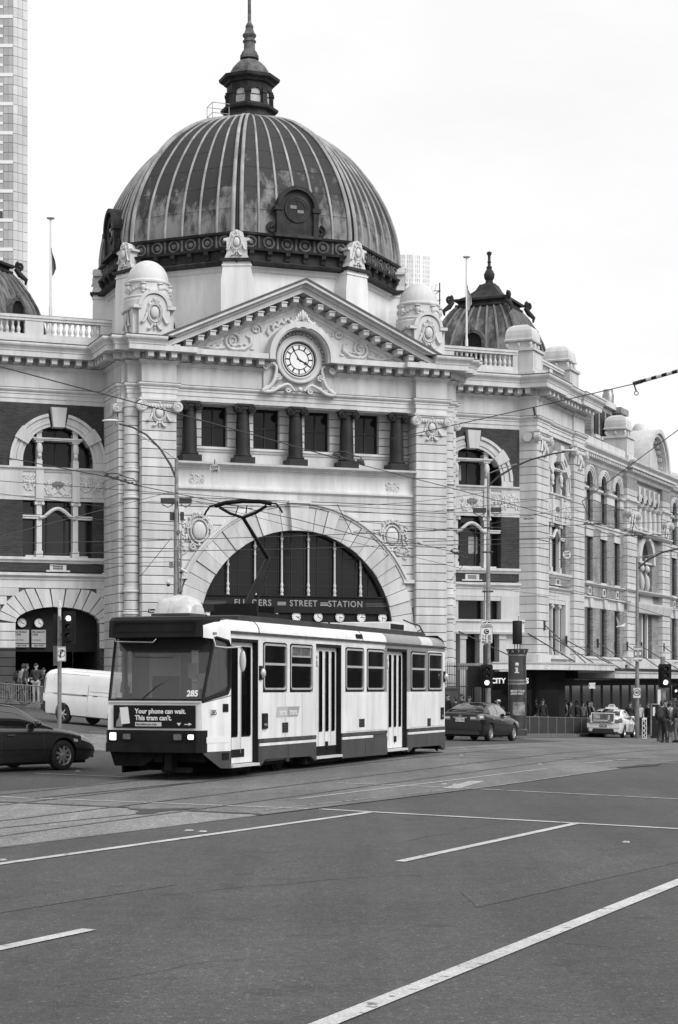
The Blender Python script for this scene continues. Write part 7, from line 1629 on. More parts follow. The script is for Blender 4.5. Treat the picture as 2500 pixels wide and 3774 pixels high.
rl = MB().add([(-.07, -.32, 1.48), (.07, -.32, 1.48), (.07, .32, 1.48), (-.07, .32, 1.48), (-.06, -.30, 1.56), (.06, -.30, 1.56), (.06, .30, 1.56), (-.06, .30, 1.56)], [(0, 1, 5, 4), (1, 2, 6, 5), (2, 3, 7, 6), (3, 0, 4, 7), (4, 5, 6, 7)]).build('roof_sign', SIGNW, o, Matrix.Translation((-.3, 0, 0)))
MB().prism([(-.2, 1.56), (.2, 1.56), (.14, 1.68), (.07, 1.71), (-.07, 1.71), (-.14, 1.68)], -.05, .05).build('sign_crown', SIGNW, rl, Matrix.Rotation(R(-90), 4, 'Z')); text('sign_text', 'TAXI', .1, CBK, rl, 0, 0, 0, .002, 'CENTER', .002, 1, fr=Matrix.Translation((-.056, 0, 1.62)) @ Matrix.Rotation(R(-90), 4, 'Z'))
for x, z, w_, h_ in ((-.1, .68, .14, .1), (.62, .70, .3, .22), (-.2, .44, .25, .08)): c.bpatch(o, x - w_, x + w_, 3.2 if z > .5 else 2.2, 4.4 if z > .5 else 2.9, 'door_lettering', mk('door_print', .3, .5, var=.9, vs=14) if 'door_print' not in bpy.data.materials else bpy.data.materials['door_print'], .006)
# white panel van -----------------------------------------------------------
o = thing('panel_van', 'white high panel van behind the dark station wagon', 'van')
L = 4.84
def vsec(x):
    q = abs(x) / 2.42; k = 1 - .07 * max(0, (q - .93) / .07) ** 2; nose = max(0, (x - 1.45) / .97); tail = max(0, (-x - 2.05) / .37)
    zt = 1.90 - .95 * nose ** 1.5 - .13 * tail ** 2; W = .86 * k; zb = .30 + .12 * max(0, (q - .9) / .1) ** 2
    f = lambda z: zb + (z - .30) * (zt - zb) / 1.6
    return [(W * .85, zb), (W * .955, zb + .03), (W * .985, f(.48)), (W, f(.78)), (W * .995, f(1.02)), (W * .975, f(1.08)), (W * .955, f(1.42)), (W * .915, f(1.72)), (W * .86, f(1.84)), (W * .76, f(1.9)), (W * .4, zt + .06), (0, zt + .08)]
xs = [-2.42 + 4.84 * (.5 - .5 * math.cos(math.pi * i / 60)) for i in range(61)]
tmp = loft_closed([vsec(x) for x in xs], xs).build('tmp', PAINT_V); cuts = []
for ax in (-1.35, 1.22):
    for sd in (-1, 1):
        q = MB().lathe([(.39, -.28), (.39, .28)], (ax, sd * .86, .36), 32, 'w').build('cut', PAINT_V); cuts.append(q); bmd = tmp.modifiers.new('b', 'BOOLEAN'); bmd.object = q; bmd.operation = 'DIFFERENCE'; bmd.solver = 'EXACT'
me = evalmesh(tmp); me.name = 'van_body'; bpy.data.objects.remove(tmp); [bpy.data.objects.remove(q) for q in cuts]
me.shade_smooth(); me.set_sharp_from_angle(angle=R(38)); inst('body', me, o)
def vp(x, j, off=0):
    S = vsec(x); i = min(int(j), len(S) - 2); f = j - i; return (x, -(S[i][0] * (1 - f) + S[i + 1][0] * f + off), S[i][1] * (1 - f) + S[i + 1][1] * f)
for pts in ([(-.15, 2), (-.15, 4), (-.15, 6), (-.13, 8.9)], [(1.2, 3), (1.2, 6), (1.2, 8.5)], [(-1.9, 6.3), (-1.9, 7.2), (-1.6, 7.5), (-.2, 7.5)], [(-2.3, 8.6), (-1, 8.7), (1.3, 8.7)], [(-2.3, 4.2), (-1, 4.2), (-.15, 4.2)], [(-.1, 5.4), (1.2, 5.4)], [(-2.2, 5.0), (-1, 5.0), (1.5, 5.0)]):
    MB().tube([vp(x, j, .001) for x, j in pts], .007, 4).build('panel_gap', GREYP, o)
ty, dk, rm_ = wheel_meshes(.335, 6, 'd')
for ax in (-1.35, 1.22):
    for sd in (-1, 1): wh = inst('wheel', dk, o, Matrix.Translation((ax, sd * .755, .335)) @ Matrix.Rotation(0 if sd < 0 else math.pi, 4, 'Z')); inst('tyre', ty, wh); inst('rim', rm_, wh)
MB().box(-2.1, 2.1, -.7, .7, .28, .42).build('underbody', UND, o); MB().box(-2.5, -2.32, -.80, .80, .42, .62).build('rear_bumper', CBK, o)
MB().grid([[vp(x, j, .006) for j in (4.2, 5, 6, 6.8)] for x in (-2.415, -2.38, -2.34, -2.30)]).build('tail_light', TAIL, o); MB().grid([[vp(x, j, .012) for j in (1, 2, 2.9)] for x in (-2.42, -2.36, -2.28, -2.22)]).build('bumper_corner', CBK, o)
MB().grid([[vp(x, j, .006) for j in (5.6, 6.5, 7.4)] for x in (1.35, 1.5, 1.65, 1.8)]).build('window', CGL, o)
p_ = vp(-.32, 4.9, .012); MB().tube([(p_[0] - .1, p_[1], p_[2]), (p_[0] + .1, p_[1], p_[2])], .016, 5).build('door_handle', CBK, o); p_ = vp(.2, 4.9, .012); MB().tube([(p_[0] - .1, p_[1], p_[2]), (p_[0] + .1, p_[1], p_[2])], .016, 5).build('door_handle', CBK, o); MB().tube([vp(-1.85, 4.55, .002), vp(-.2, 4.55, .002)], .012, 5).build('door_track', GREYP, o)
on_ground(o, -8.35, 65.0, R(-36))
# ------------------------------------------------------------------ street furniture
LENSD = mk('signal_lens_dark', .03, .2); LENSL = mk('signal_lens_lit', .9, .3, emis=1.4); PLST = mk('pale_plastic', .6, .4); PSTEEL = mk('pole_weathered', .22, .5, var=.3, vs=5, streak=.4, metal=.2)
def vtube(mb, pts, r, n=6): return mb.tube(pts, r, n)
class Loc:                                             # local frame of a thing standing at pixel column px, distance Y; x right, z up from its base
    def __init__(s, px, Y, raised=0):
        s.X = (px - 1250) / FPX * Y; s.Y = Y; s.z = gz(s.X, Y) + raised
    def p(s, px, py, dy=0): return ((px - 1250) / FPX * (s.Y + dy) - s.X, dy, CH + (YH - py) / FPX * (s.Y + dy) - s.z)
    @property
    def loc(s): return (s.X, s.Y, s.z)
def floods(o, L, boxes):
    for x0, x1, y0, y1 in boxes:
        a, b = L.p(x0, y1), L.p(x1, y0)
        f = MB().box(a[0], b[0], -.25, -.05, a[2], b[2]).build('floodlight', IRON, o); MB().tube([(a[0] + .04, -.1, a[2] - .03), ((a[0] + b[0]) / 2, 0, a[2] - .12), (b[0] - .04, -.1, a[2] - .03)], .02, 5).build('floodlight_bracket', GALV, f)
# left tram pole with lamp arm
L = Loc(651, 62); o = thing('tram_pole', 'galvanised tram pole with lamp arm and floodlights left of the big arch', 'pole', L.loc)
zt = L.p(651, 1689)[2]
MB().lathe([(.13, 0), (.13, 3.2), (.10, 3.3), (.095, zt - 1.8), (.07, zt - 1.7), (.065, zt)], n=12).build('shaft', PSTEEL, o, None, True, 40)
MB().tube([(.16, 0, .2), (.16, 0, zt - 2.6)], .035, 6).tube([(.07, -.06, 2.6), (.10, -.09, 5.0), (.06, -.08, 6.4)], .03, 5).build('conduit', GALV, o)
mb = MB()
for i in range(12): z = zt - 5.2 + i * .22; mb.tube([(.07, 0, z), (.17, 0, z)], .012, 4)
mb.build('rungs', GALV, o)
arm = [L.p(651, 1768), L.p(630, 1715), L.p(590, 1652), L.p(540, 1602), L.p(490, 1575), L.p(440, 1562)]
a = MB().tube(arm, [.04, .038, .035, .032, .03, .028], 8).build('lamp_arm', IRON, o, None, True); MB().tube([L.p(650, 1692), L.p(560, 1630), L.p(510, 1600)], .022, 6).build('stay_rod', GALV, a)
h = L.p(408, 1551); MB().sph(h, (.3, .13, .06), 14, 6).build('lamp_head', PLST, o, None, True)
floods(o, L, [(595, 644, 1838, 1857), (663, 708, 1838, 1857)])
for x, y in ((634, 1903), (672, 1903)): p = L.p(x, y); MB().box(p[0] - .06, p[0] + .06, -.12, .05, p[2] - .14, p[2] + .14).build('loudspeaker', IRON, o)
p = L.p(621, 2150); c_ = MB().tube([(.0, 0, p[2] + .22), (p[0], 0, p[2] + .22), (p[0], 0, p[2] + .08)], .02, 5).build('camera_arm', PLST, o); MB().sph((p[0], 0, p[2] + .04), (.075, .075, .09), 12, 7).build('camera_hood', PLST, c_, None, True); MB().sph((p[0], 0, p[2] - .05), (.06, .06, .06), 12, 7).build('camera_dome', BLACK, c_, None, True)
p = L.p(682, 2102); c_ = MB().tube([(.05, 0, p[2] - .08), (.2, -.05, p[2] - .08), (p[0], -.1, p[2])], .022, 5).build('camera_arm', IRON, o); MB().tube([(p[0] - .12, -.1, p[2] + .05), (p[0] + .08, -.14, p[2] - .08)], .05, 6).build('camera_body', PLST, c_)
for x, y, s in ((632, 2080, .12), (668, 2170, .11), (664, 2075, .09), (660, 1960, .08)): p = L.p(x, y); MB().box(p[0] - s / 2, p[0] + s / 2, -.14, .02, p[2] - s, p[2] + s * .6).build('junction_box', GREYP, o)
Ls = Loc(651, 61.9); so = thing('street_name_sign', 'small dark street name plate beginning Swan beside the left tram pole', 'sign', Ls.p(600, 2252) and (Ls.X + Ls.p(600, 2252)[0], 61.9, Ls.z + Ls.p(600, 2252)[2]))
MB().box(-.49, .46, -.01, .01, -.07, .07).build('plate', BLACK, so); text('lettering', 'Swanston St', .12, SIGNW, so, -.46, .012, 0, .002, 'LEFT', .001)
# right tram pole
L = Loc(1800, 74); o = thing('tram_pole', 'tall slim tram pole with long lamp arm before the right brick bay', 'pole', L.loc); zt = L.p(1795, 1743)[2]
MB().lathe([(.11, 0), (.11, 3.2), (.095, 3.3), (.08, zt - 2.6), (.06, zt - 2.5), (.05, zt)], n=12).build('shaft', PSTEEL, o, None, True, 40)
MB().tube([(-.15, 0, 2.5), (-.15, 0, zt - 4.5)], .03, 6).build('conduit', GALV, o)
arm = [L.p(1797, 1795), L.p(1840, 1755), L.p(1900, 1718), L.p(1960, 1693), L.p(2040, 1672), L.p(2085, 1665)]
a = MB().tube(arm, [.045, .042, .04, .036, .034, .03], 8).build('lamp_arm', IRON, o, None, True); MB().tube([L.p(1796, 1747), L.p(1850, 1726), L.p(1905, 1710)], .022, 6).build('stay_rod', GALV, a)
h = L.p(2098, 1661); MB().sph(h, (.34, .14, .05), 14, 6).build('lamp_head', PLST, o, None, True)
floods(o, L, [(1743, 1791, 1874, 1890), (1808, 1846, 1872, 1888)])
for x, y in ((1790, 1945), (1803, 2035), (1797, 2180)): p = L.p(x, y); MB().tube([(-.25, -.05, p[2]), (.2, -.05, p[2])], .04, 6).build('crossarm', IRON, o)
# third pole
L = Loc(2349, 93); o = thing('tram_pole', 'grey tram pole with lamp arm in front of the round-pediment pavilion', 'pole', L.loc); zt = L.p(2351, 2054)[2]
MB().lathe([(.11, 0), (.11, 3), (.095, 3.1), (.085, zt - 2), (.065, zt - 1.9), (.055, zt)], n=12).build('shaft', PSTEEL, o, None, True, 40)
MB().tube([L.p(2352, 2095), L.p(2390, 2062), L.p(2440, 2036), L.p(2500, 2022), L.p(2540, 2018)], .05, 7).build('lamp_arm', IRON, o, None, True); MB().tube([L.p(2352, 2058), L.p(2420, 2040)], .025, 5).build('stay_rod', GALV, o)
# flat traffic signs: plate with face parts
def plate(name, label, px0, px1, py0, py1, Y, m_=SIGNW, edge=BLACK, th=.02):
    a, b = at(px0, py1, Y), at(px1, py0, Y); w_, h_ = b.x - a.x, b.z - a.z
    o = thing(name, label, 'sign', ((a.x + b.x) / 2, Y, (a.z + b.z) / 2))
    MB().prism(rrect(-w_ / 2, w_ / 2, -h_ / 2, h_ / 2, min(w_, h_) * .1), -th, 0).build('plate', m_, o); rframe(MB(), -w_ / 2 + .012, w_ / 2 - .012, -h_ / 2 + .012, h_ / 2 - .012, min(w_, h_) * .08, .012, 0, .003).build('border', edge, o)
    return o, w_, h_
o, w_, h_ = plate('clearway_sign', 'white clearway sign with times and tow truck on the right tram pole', 1771, 1816, 2304, 2371, 73.7)
for body, z, s in (('CLEARWAY', .40, .115), ('7-9 30', -.12, .17), ('4-6 30', -.27, .17), ('MON - FRI', -.42, .095)): text('lettering', body, s, BLACK, o, 0, .006, z * h_, .002, 'CENTER', .001, .80)
MB().lathe([(.105, 0), (0, .001)], (0, -.005, .14 * h_), 24, 'w').build('symbol_disc', BLACK, o); text('lettering', 'C', .17, SIGNW, o, 0, .009, .14 * h_, .002, 'CENTER', .004)
o2, w2, h2 = plate('tow_away_sign', 'small white tow-away plate above the clearway sign', 1772, 1815, 2284, 2302, 73.7)
MB().prism([(-.18, -.04), (-.02, -.04), (.0, .0), (.03, .03), (.02, .05), (-.04, .0), (-.08, .01), (-.1, -.01), (-.18, -.01)], 0, .004).prism([(.04, -.03), (.2, -.03), (.2, .0), (.16, .005), (.12, .03), (.06, .02)], 0, .004).build('tow_symbol', BLACK, o2)
o, w_, h_ = plate('fairway_sign', 'fairway all times sign on the pole before the far pavilion', 2335, 2369, 2381, 2438, 92.7)
text('lettering', 'FAIRWAY', .13, BLACK, o, 0, .006, .40 * h_, .002, 'CENTER', .001, .8); text('lettering', 'ALL TIMES', .11, BLACK, o, 0, .006, -.42 * h_, .002, 'CENTER', .001, .78)
MB().bx(-w_ * .44, -w_ * .03, 0, .004, -.25 * h_, .27 * h_).build('tram_field', GREYP, o); MB().bx(w_ * .03, w_ * .44, 0, .004, -.25 * h_, .27 * h_).build('bus_field', GREYP, o)
MB().prism([(-w_ * .36, -.1 * h_), (-w_ * .12, -.1 * h_), (-w_ * .16, .12 * h_), (-w_ * .3, .12 * h_)], .004, .007).build('tram_symbol', SIGNW, o); MB().bx(w_ * .14, w_ * .34, .004, .007, -.08 * h_, .12 * h_).build('bus_symbol', SIGNW, o)
o, w_, h_ = plate('speed_sign', 'speed limit 40 sign on the pole behind the taxi', 2334, 2362, 2535, 2573, 92.7)
MB().ring(0, .02, w_ * .36, w_ * .46, 0, 360, 0, .004, 28).build('speed_ring', BLACK, o); text('lettering', '40', .2, BLACK, o, 0, .006, .02, .002, 'CENTER', .006)
o, w_, h_ = plate('no_turn_sign', 'no right turn sign on the traffic signal post beside the van', 211, 243, 2383, 2437, 56.7)
MB().ring(0, .02, w_ * .38, w_ * .47, 0, 360, 0, .004, 28).build('prohibition_ring', GREYP, o); MB().tube([(-.03, -.005, -.12), (-.03, -.005, .05), (-.01, -.005, .09), (.05, -.005, .1)], .02, 4).add([(.05, -.006, .14), (.05, -.006, .06), (.1, -.006, .1)], [(0, 1, 2)]).build('arrow', BLACK, o); MB().tube([(-.08, -.008, -.08), (.08, -.008, .12)], .012, 4).build('slash', GREYP, o)
# overhead round signs on the wires
for px, py, Y, r_, lab in ((792, 1729, 50, .145, 'round cut off sign hanging left of the loggia windows'), (2090, 2044, 70, .155, 'round cut off sign hanging before the corner pavilion')):
    p = at(px, py, Y); o = thing('cut_off_sign', lab, 'sign', p)
    MB().lathe([(r_, -.012), (r_, 0), (0, .001)], n=28, axis='w').build('disc', PLST if px > 2000 else GREYP and mk('faded_disc', .42, .6, var=.15, vs=8), o); text('lettering', 'CUT', r_ * .68, BLACK, o, 0, .006, r_ * .36, .002, 'CENTER', .002); text('lettering', 'OFF', r_ * .68, BLACK, o, 0, .006, -r_ * .36, .002, 'CENTER', .002); MB().tube([(0, 0, r_), (0, 0, r_ + .12)], .015, 5).build('hanger', IRON, o)
# traffic signals
def signal(label, px, y0, y1, Y, wpx, lit, pole=None, name='traffic_signal', rot=0, ybase=None):
    L = Loc(px, Y); o = thing(name, label, 'traffic light', L.loc)
    a, b = L.p(px - wpx / 2, y1, -.25), L.p(px + wpx / 2, y0, -.25); h_ = b[2] - a[2]; zc = (a[2] + b[2]) / 2; w2 = (b[0] - a[0]) / 2; hw = min(w2 * .55, .17)
    m = Matrix.Translation(((a[0] + b[0]) / 2, -.25, 0)) @ Matrix.Rotation(rot, 4, 'Z')
    MB().prism(rrect(-w2, w2, a[2], b[2], w2 * .3), -.03, 0).build('target_board', BLACK, o, m)
    hs = MB().prism(rrect(-hw, hw, a[2] + .08 * h_, b[2] - .08 * h_, .05), 0, .16).build('housing', BLACK, o, m)
    for k in range(3):
        z = zc + (1 - k) * h_ * .27; r_ = min(h_ * .105, hw * .8)
        ln_ = MB().sph((0, -.165, z), (r_, .02, r_), 16, 8).build('lens', LENSL if k == lit else LENSD, o, m, True)
        MB().lathe([(r_ * 1.1, .15), (r_ * 1.14, .34)], (0, 0, z), 16, 'w', a0=-20, a1=200, cap=False).build('visor', BLACK, ln_)
    return o, L
o, L = signal('traffic light on a white capped post beside the van, top lamp lit', 256, 2252, 2372, 57, 46, 0)
Lp = Loc(220, 57); dx = Lp.X - L.X; zt = L.p(220, 2212)[2]
MB().lathe([(.065, 0), (.065, zt - .5)], (dx, 0, 0), 12).build('post', PSTEEL, o, None, True); MB().lathe([(.05, zt - .5), (.05, zt - .26), (.07, zt - .24), (.06, zt - .02), (.02, zt)], (dx, 0, 0), 12).build('post_cap', PLST, o, None, True)
p0, p1 = L.p(195, 2453), L.p(213, 2380); MB().box(p0[0], p1[0], .1, .13, p0[2], p1[2]).build('sign_back', GREYP, o); p0, p1 = L.p(196, 2372), L.p(214, 2262); MB().box(p0[0], p1[0], .02, .2, p0[2], p1[2]).build('rear_head', BLACK, o)
for y in (2290, 2340): q0 = L.p(220, y); MB().tube([q0, (q0[0] + .2, -.12, q0[2])], .02, 5).build('bracket', BLACK, o)
o, L = signal('traffic light above the charcoal sedan, bottom lamp lit', 1794, 2449, 2536, 73, 46, 2)
p0, p1 = L.p(1725, 2532), L.p(1772, 2456); MB().box(p0[0], p1[0], -.05, .0, p0[2], p1[2]).build('side_board', BLACK, o)
MB().lathe([(.09, L.p(0, 2449)[2] - .2), (.09, L.p(0, 2378)[2])], (-.06, -.1, 0), 10).build('upper_post', IRON, o, None, True); MB().lathe([(.05, 0), (.05, 2.2)], (.02, .0, 0), 10).build('post', GREYP, o, None, True)
o, L = signal('traffic light at the right edge above the waiting people, bottom lamp lit', 2451, 2447, 2535, 76, 48, 2)
zt = L.p(2443, 2420)[2]; MB().lathe([(.13, 0), (.13, zt - .3), (.1, zt - .28), (.1, zt)], (-.09, 0, 0), 14).build('post', PSTEEL, o, None, True); p0, p1 = L.p(2420, 2596), L.p(2431, 2541); MB().box(p0[0], p1[0], -.3, -.27, p0[2], p1[2]).build('white_plate', SIGNW, o)
o, L = signal('small pedestrian signal at the far right edge', 2489, 2520, 2572, 84, 22, 1, name='pedestrian_signal')
MB().lathe([(.05, 0), (.05, 2.4)], n=10).build('post', GREYP, o)
# information pillar
L = Loc(1907, 80, .13); o = thing('information_pillar', 'round information pillar with flared top and white letter i', 'pillar', L.loc)
zz = lambda y: L.p(1907, y)[2]; PIL = mk('pillar_metal', .07, .3, metal=.4, var=.3, vs=3)
MB().lathe([(.45, 0), (.45, .25), (.395, .3), (.395, zz(2411))], n=28).build('drum', PIL, o, None, True, 40); MB().lathe([(.42, zz(2412)), (.42, zz(2408)), (.50, zz(2394)), (.5, zz(2392)), (0, zz(2391))], n=28).build('flared_cap', IRON, o, None, True, 40)
for a_, b_ in ((2418, 2410), (2512, 2505), (2524, 2516)): MB().lathe([(.40, zz(a_)), (.41, zz(a_) + .01), (.41, zz(b_) - .01), (.40, zz(b_))], n=28).build('metal_band', GALV, o, None, True, 40)
for k, ch_ in enumerate('MATI'):
    an = R(-52 + 33 * k - 12); text('cap_letter', ch_, .16, PLST, o, 0, 0, 0, .003, 'CENTER', .002, 1, fr=Matrix.Translation((.475 * math.sin(an), -.475 * math.cos(an), zz(2402))) @ Matrix.Rotation(an, 4, 'Z') @ Matrix.Rotation(R(22), 4, 'X'))
sg = R(12)
fr_ = Matrix.Rotation(R(-8), 4, 'Z') @ Matrix.Translation((0, -.405, 0))
MB().sph((0, 0, zz(2449)), (.085, .02, .085), 16, 8).build('i_dot', PLST, o, fr_, True); MB().bx(-.05, .05, -.01, .012, zz(2477), zz(2462)).bx(-.09, .05, -.01, .0121, zz(2464), zz(2460.5)).bx(-.1, .1, -.01, .0122, zz(2481), zz(2477.1)).build('i_stem', PLST, o, fr_)
for q, zq in (('MOVE YOUR', 2547), ('OWN WAY', 2557)): text('poster_text', q, .135, SIGNW, o, -.27, .01, zz(zq), .003, 'LEFT', .003, .8, fr=fr_)
MB().lathe([(.398, zz(2636)), (.402, zz(2634)), (.402, zz(2590)), (.398, zz(2588))], n=20, a0=-125, a1=-40).build('poster_picture', mk('poster_print', .2, .4, var=.8, vs=4), o)
mb = MB()
for q in (-.12, .0, .12): mb.tube([(q, -.05, zz(2392)), (q, -.05, zz(2370))], .03, 6)
mb.build('lamp_legs', GALV, o); MB().lathe([(.2, zz(2374)), (.21, zz(2372)), (.21, zz(2290)), (.19, zz(2288)), (0, zz(2287))], n=20).build('lantern_drum', BLACK, o, None, True, 40); MB().tube([(.06, 0, zz(2288)), (.06, 0, zz(2272))], .015, 5).build('lantern_stem', GALV, o); MB().sph((.06, 0, zz(2270)), .045, 10, 6).build('lantern_ball', PLST, o, None, True)
# barrier fence along the kerb
a, b = Vector((7.8, 83.0)), Vector((13.05, 94.8)); n = 9
o = thing('barrier_fence', 'low dark panel barrier along the kerb left of the taxi', 'fence', (a.x, a.y, gz(a.x, a.y)))
for i in range(n + 1):
    p = a + (b - a) * i / n; z0 = gz(p.x, p.y) - gz(a.x, a.y); q = (p.x - a.x, p.y - a.y); MB().tube([(*q, z0), (*q, z0 + .98)], .025, 6).build('post', GALV, o)
    if i < n:
        p2 = a + (b - a) * (i + 1) / n; z1 = gz(p2.x, p2.y) - gz(a.x, a.y); q2 = (p2.x - a.x, p2.y - a.y)
        MB().add([(*q, z0 + .15), (*q2, z1 + .15), (*q2, z1 + .94), (*q, z0 + .94)], [(0, 1, 2, 3)]).build('mesh_panel', GREYP and bpy.data.materials.get('barrier_mesh') or mk('barrier_mesh', .03, .7, var=.2, vs=3), o); MB().tube([(*q, z0 + .95), (*q2, z1 + .95)], .02, 5).tube([(*q, z0 + .14), (*q2, z1 + .14)], .015, 5).build('rail', GREYP, o)
# railings on the left pavement, bicycle against them
L = Loc(60, 77.5, .13); o = thing('pavement_railing', 'pale picket railing on the left pavement behind the wagon', 'railing', L.loc)
for i in range(26):
    p = L.p(-60 + i * 8.6, 2600); t_ = i / 26
    zb = gz(L.X + p[0], L.Y) + .13 - L.z; MB().tube([(p[0], 0, zb), (p[0], 0, zb + .88)], .02 if i % 6 else .04, 5).build('picket' if i % 6 else 'railing_post', GREYP if i % 3 else PSTEEL, o)
p, q = L.p(-60, 2600), L.p(160, 2600)
for h in (.12, .84): MB().tube([(p[0], 0, gz(L.X + p[0], L.Y) + .13 - L.z + h), (q[0], 0, gz(L.X + q[0], L.Y) + .13 - L.z + h)], .025, 5).build('rail', PSTEEL, o)
L = Loc(48, 76.9, .13); o = thing('bicycle', 'bicycle leaning on the left pavement railing', 'bicycle', (L.X, L.Y, gz(L.X, L.Y) + .13)); wr2 = .33
for x in (-.5, .52):
    w_ = MB().tube([(x + wr2 * math.cos(t_), 0, wr2 + wr2 * math.sin(t_)) for t_ in [2 * math.pi * i / 24 for i in range(25)]], .018, 5).build('wheel', CBK, o); mb = MB()
    for i in range(10): mb.tube([(x, 0, wr2), (x + .32 * math.cos(i * .628), 0, wr2 + .32 * math.sin(i * .628))], .003, 3)
    mb.build('spokes', GALV, w_)
MB().tube([(-.5, 0, wr2), (-.1, 0, .28), (.38, 0, .78), (-.2, 0, .76), (-.1, 0, .28)], .018, 5).tube([(-.5, 0, wr2), (-.2, 0, .76), (-.24, 0, .92)], .014, 5).tube([(.52, 0, wr2), (.36, 0, .92)], .016, 5).build('frame', GREYP, o); MB().sph((-.25, 0, .94), (.13, .06, .03), 10, 6).build('saddle', CBK, o); MB().tube([(.3, -.25, .98), (.36, 0, .95), (.3, .25, .98)], .014, 5).build('handlebar', GALV, o)
# spiked railing by the right bay
L = Loc(1740, 86, .13); o = thing('spiked_railing', 'black spiked iron railing on a stone kerb right of the tram', 'railing', L.loc)
for i in range(24):
    x = L.p(1650 + i * 6.6, 2500)[0]; z1 = L.p(0, 2437 + i * .4)[2]; MB().tube([(x, 0, .45), (x, 0, z1 - .12), (x, 0, z1)], [.014, .014, .004], 5).build('spike', IRON, o)
x0, x1 = L.p(1648, 2500)[0], L.p(1806, 2500)[0]
for y in (2455, 2530): MB().tube([(x0, 0, L.p(0, y)[2]), (x1, 0, L.p(0, y)[2])], .025, 5).build('rail', IRON, o)
MB().box(x0, x1, -.12, .12, -.2, .45).build('kerb_wall', PLINTH, o); z1 = L.p(0, 2541)[2]; MB().box(x0 - .1, x0 + .5, -.3, .3, -.2, z1).box(x0 - .14, x0 + .56, -.34, .34, z1, z1 + .1).build('end_pier', PLINTH, o)
# chevron post
L = Loc(2376, 90.5); o = thing('chevron_post', 'narrow chevron marker board beside the taxi', 'sign', L.loc); a, b = L.p(2368, 2722), L.p(2385, 2645); w_ = (b[0] - a[0]) / 2
MB().prism(rrect(-w_, w_, .02, b[2], .04), -.05, 0).build('board', SIGNW, o); MB().bx(-w_ * .72, w_ * .72, 0, .004, .06, b[2] - .1).build('dark_face', BLACK, o)
for k in range(4): z = .18 + k * .24; MB().prism([(-w_ * .6, z), (w_ * .1, z + .1), (w_ * .6, z + .1), (-w_ * .1, z), (w_ * .6, z - .1), (w_ * .1, z - .1)], .004, .008).build('chevron', SIGNW, o)
# parking machine by the right-hand people
L = Loc(2413, 82, .13); o = thing('ticket_kiosk', 'slim dark kiosk with pale edges at the right, left of the waiting people', 'kiosk', L.loc); MB().box(-.16, .2, -.12, .12, 0, 1.5).build('cabinet', BLACK, o)
for x in (-.17, .2): MB().box(x - .02, x + .02, -.14, .1, .1, 1.52).build('edge_trim', GALV, o)
MB().box(-.17, .22, -.14, .1, 1.5, 1.55).build('top_trim', GALV, o); MB().box(-.1, .0, -.135, -.121, 1.0, 1.4).build('poster', SIGNW, o)
# ------------------------------------------------------------------ overhead wires
WN = [0]
def wire(pts, label, r=.011, sag=.0, name='overhead_wire'):
    P = [at(*p) for p in pts]; out = []
    for a, b in zip(P, P[1:]):
        k = 8
        for i in range(k): q = i / k; v = a + (b - a) * q; v.z -= sag * 4 * q * (1 - q); out.append(tuple(v))
    out.append(tuple(P[-1])); o = MB().tube(out, r * 1.05, 5).build(name, WIRE); tag(o, label, 'wire', 'overhead tram wires'); return o
wire([(-60, 1335, 46), (700, 1537, 50), (1245, 1690, 53)], 'thick wire falling from the upper left edge to the insulator over the loggia', .016)
wire([(1300, 1705, 53), (1680, 1803, 56), (2060, 1906, 60)], 'wire from the loggia insulator down across the right brick bay', .012)
wire([(2060, 1906, 60), (2560, 2005, 66)], 'wire running from the corner pavilion to the right edge below the arches', .012)
wire([(-60, 1671, 46), (400, 1758, 48)], 'wire from the left edge to the insulator on the left pilaster', .013)
wire([(500, 1788, 48), (836, 1857, 50), (1100, 1916, 52), (1420, 2000, 54)], 'wire from the left insulator passing over the pantograph', .011)
wire([(-60, 1768, 50), (640, 1820, 54)], 'thin wire level with the left ornament band', .009)
wire([(-60, 1812, 50), (405, 1870, 54)], 'thin wire under the left ornament band', .008)
wire([(-60, 1993, 44), (634, 1812, 58)], 'thin wire rising from the left edge to the tram pole', .009)
wire([(-60, 2005, 48), (540, 1993, 52), (1100, 1975, 56), (1700, 1953, 60)], 'wire crossing the middle of the arch from left to right', .010)
wire([(-60, 2047, 48), (634, 2031, 52), (1100, 2023, 55), (1450, 2010, 57)], 'lower wire crossing the upper part of the arch', .010)
wire([(651, 1816, 61), (1100, 1857, 58), (1700, 1890, 60)], 'wire from the left tram pole above the keystone', .009)
wire([(651, 1836, 61), (1160, 1862, 58), (1800, 1812, 62)], 'slack wire sagging between the two tram poles', .008, .15)
wire([(1600, 1951, 56), (2150, 1934, 60), (2560, 1921, 64)], 'wire crossing the corner pavilion at the right', .011)
wire([(1560, 1996, 56), (2150, 1979, 60), (2560, 1966, 64)], 'lower wire crossing the corner pavilion at the right', .011)
wire([(2060, 2165, 66), (2125, 2179, 66), (2335, 2234, 70), (2560, 2305, 74)], 'thin wire falling to the right across the lower wing windows', .010)
wire([(1600, 2140, 60), (2060, 2200, 66)], 'thin wire below the right brick bay', .007)
wire([(2146, 1848, 60), (2346, 1698, 55), (2560, 1540, 48)], 'wire rising to the upper right over the round pediment', .012)
wire([(1443, 1618, 50), (1967, 1501, 48), (2337, 1415, 46)], 'wire rising to the striped sleeve at the upper right', .012)
wire([(519, 2123, 66), (634, 1980, 62)], 'guy wire from the wall to the left tram pole', .010)
wire([(1660, 2142, 80), (1783, 1990, 74)], 'guy wire from the portal to the right tram pole', .010)
wire([(1700, 1953, 60), (2100, 1870, 66), (2560, 1870, 70)], 'wire before the arched wing windows', .008)
wire([(1300, 1972, 54), (1245, 1860, 55)], 'short hanger wire over the right of the arch', .012)
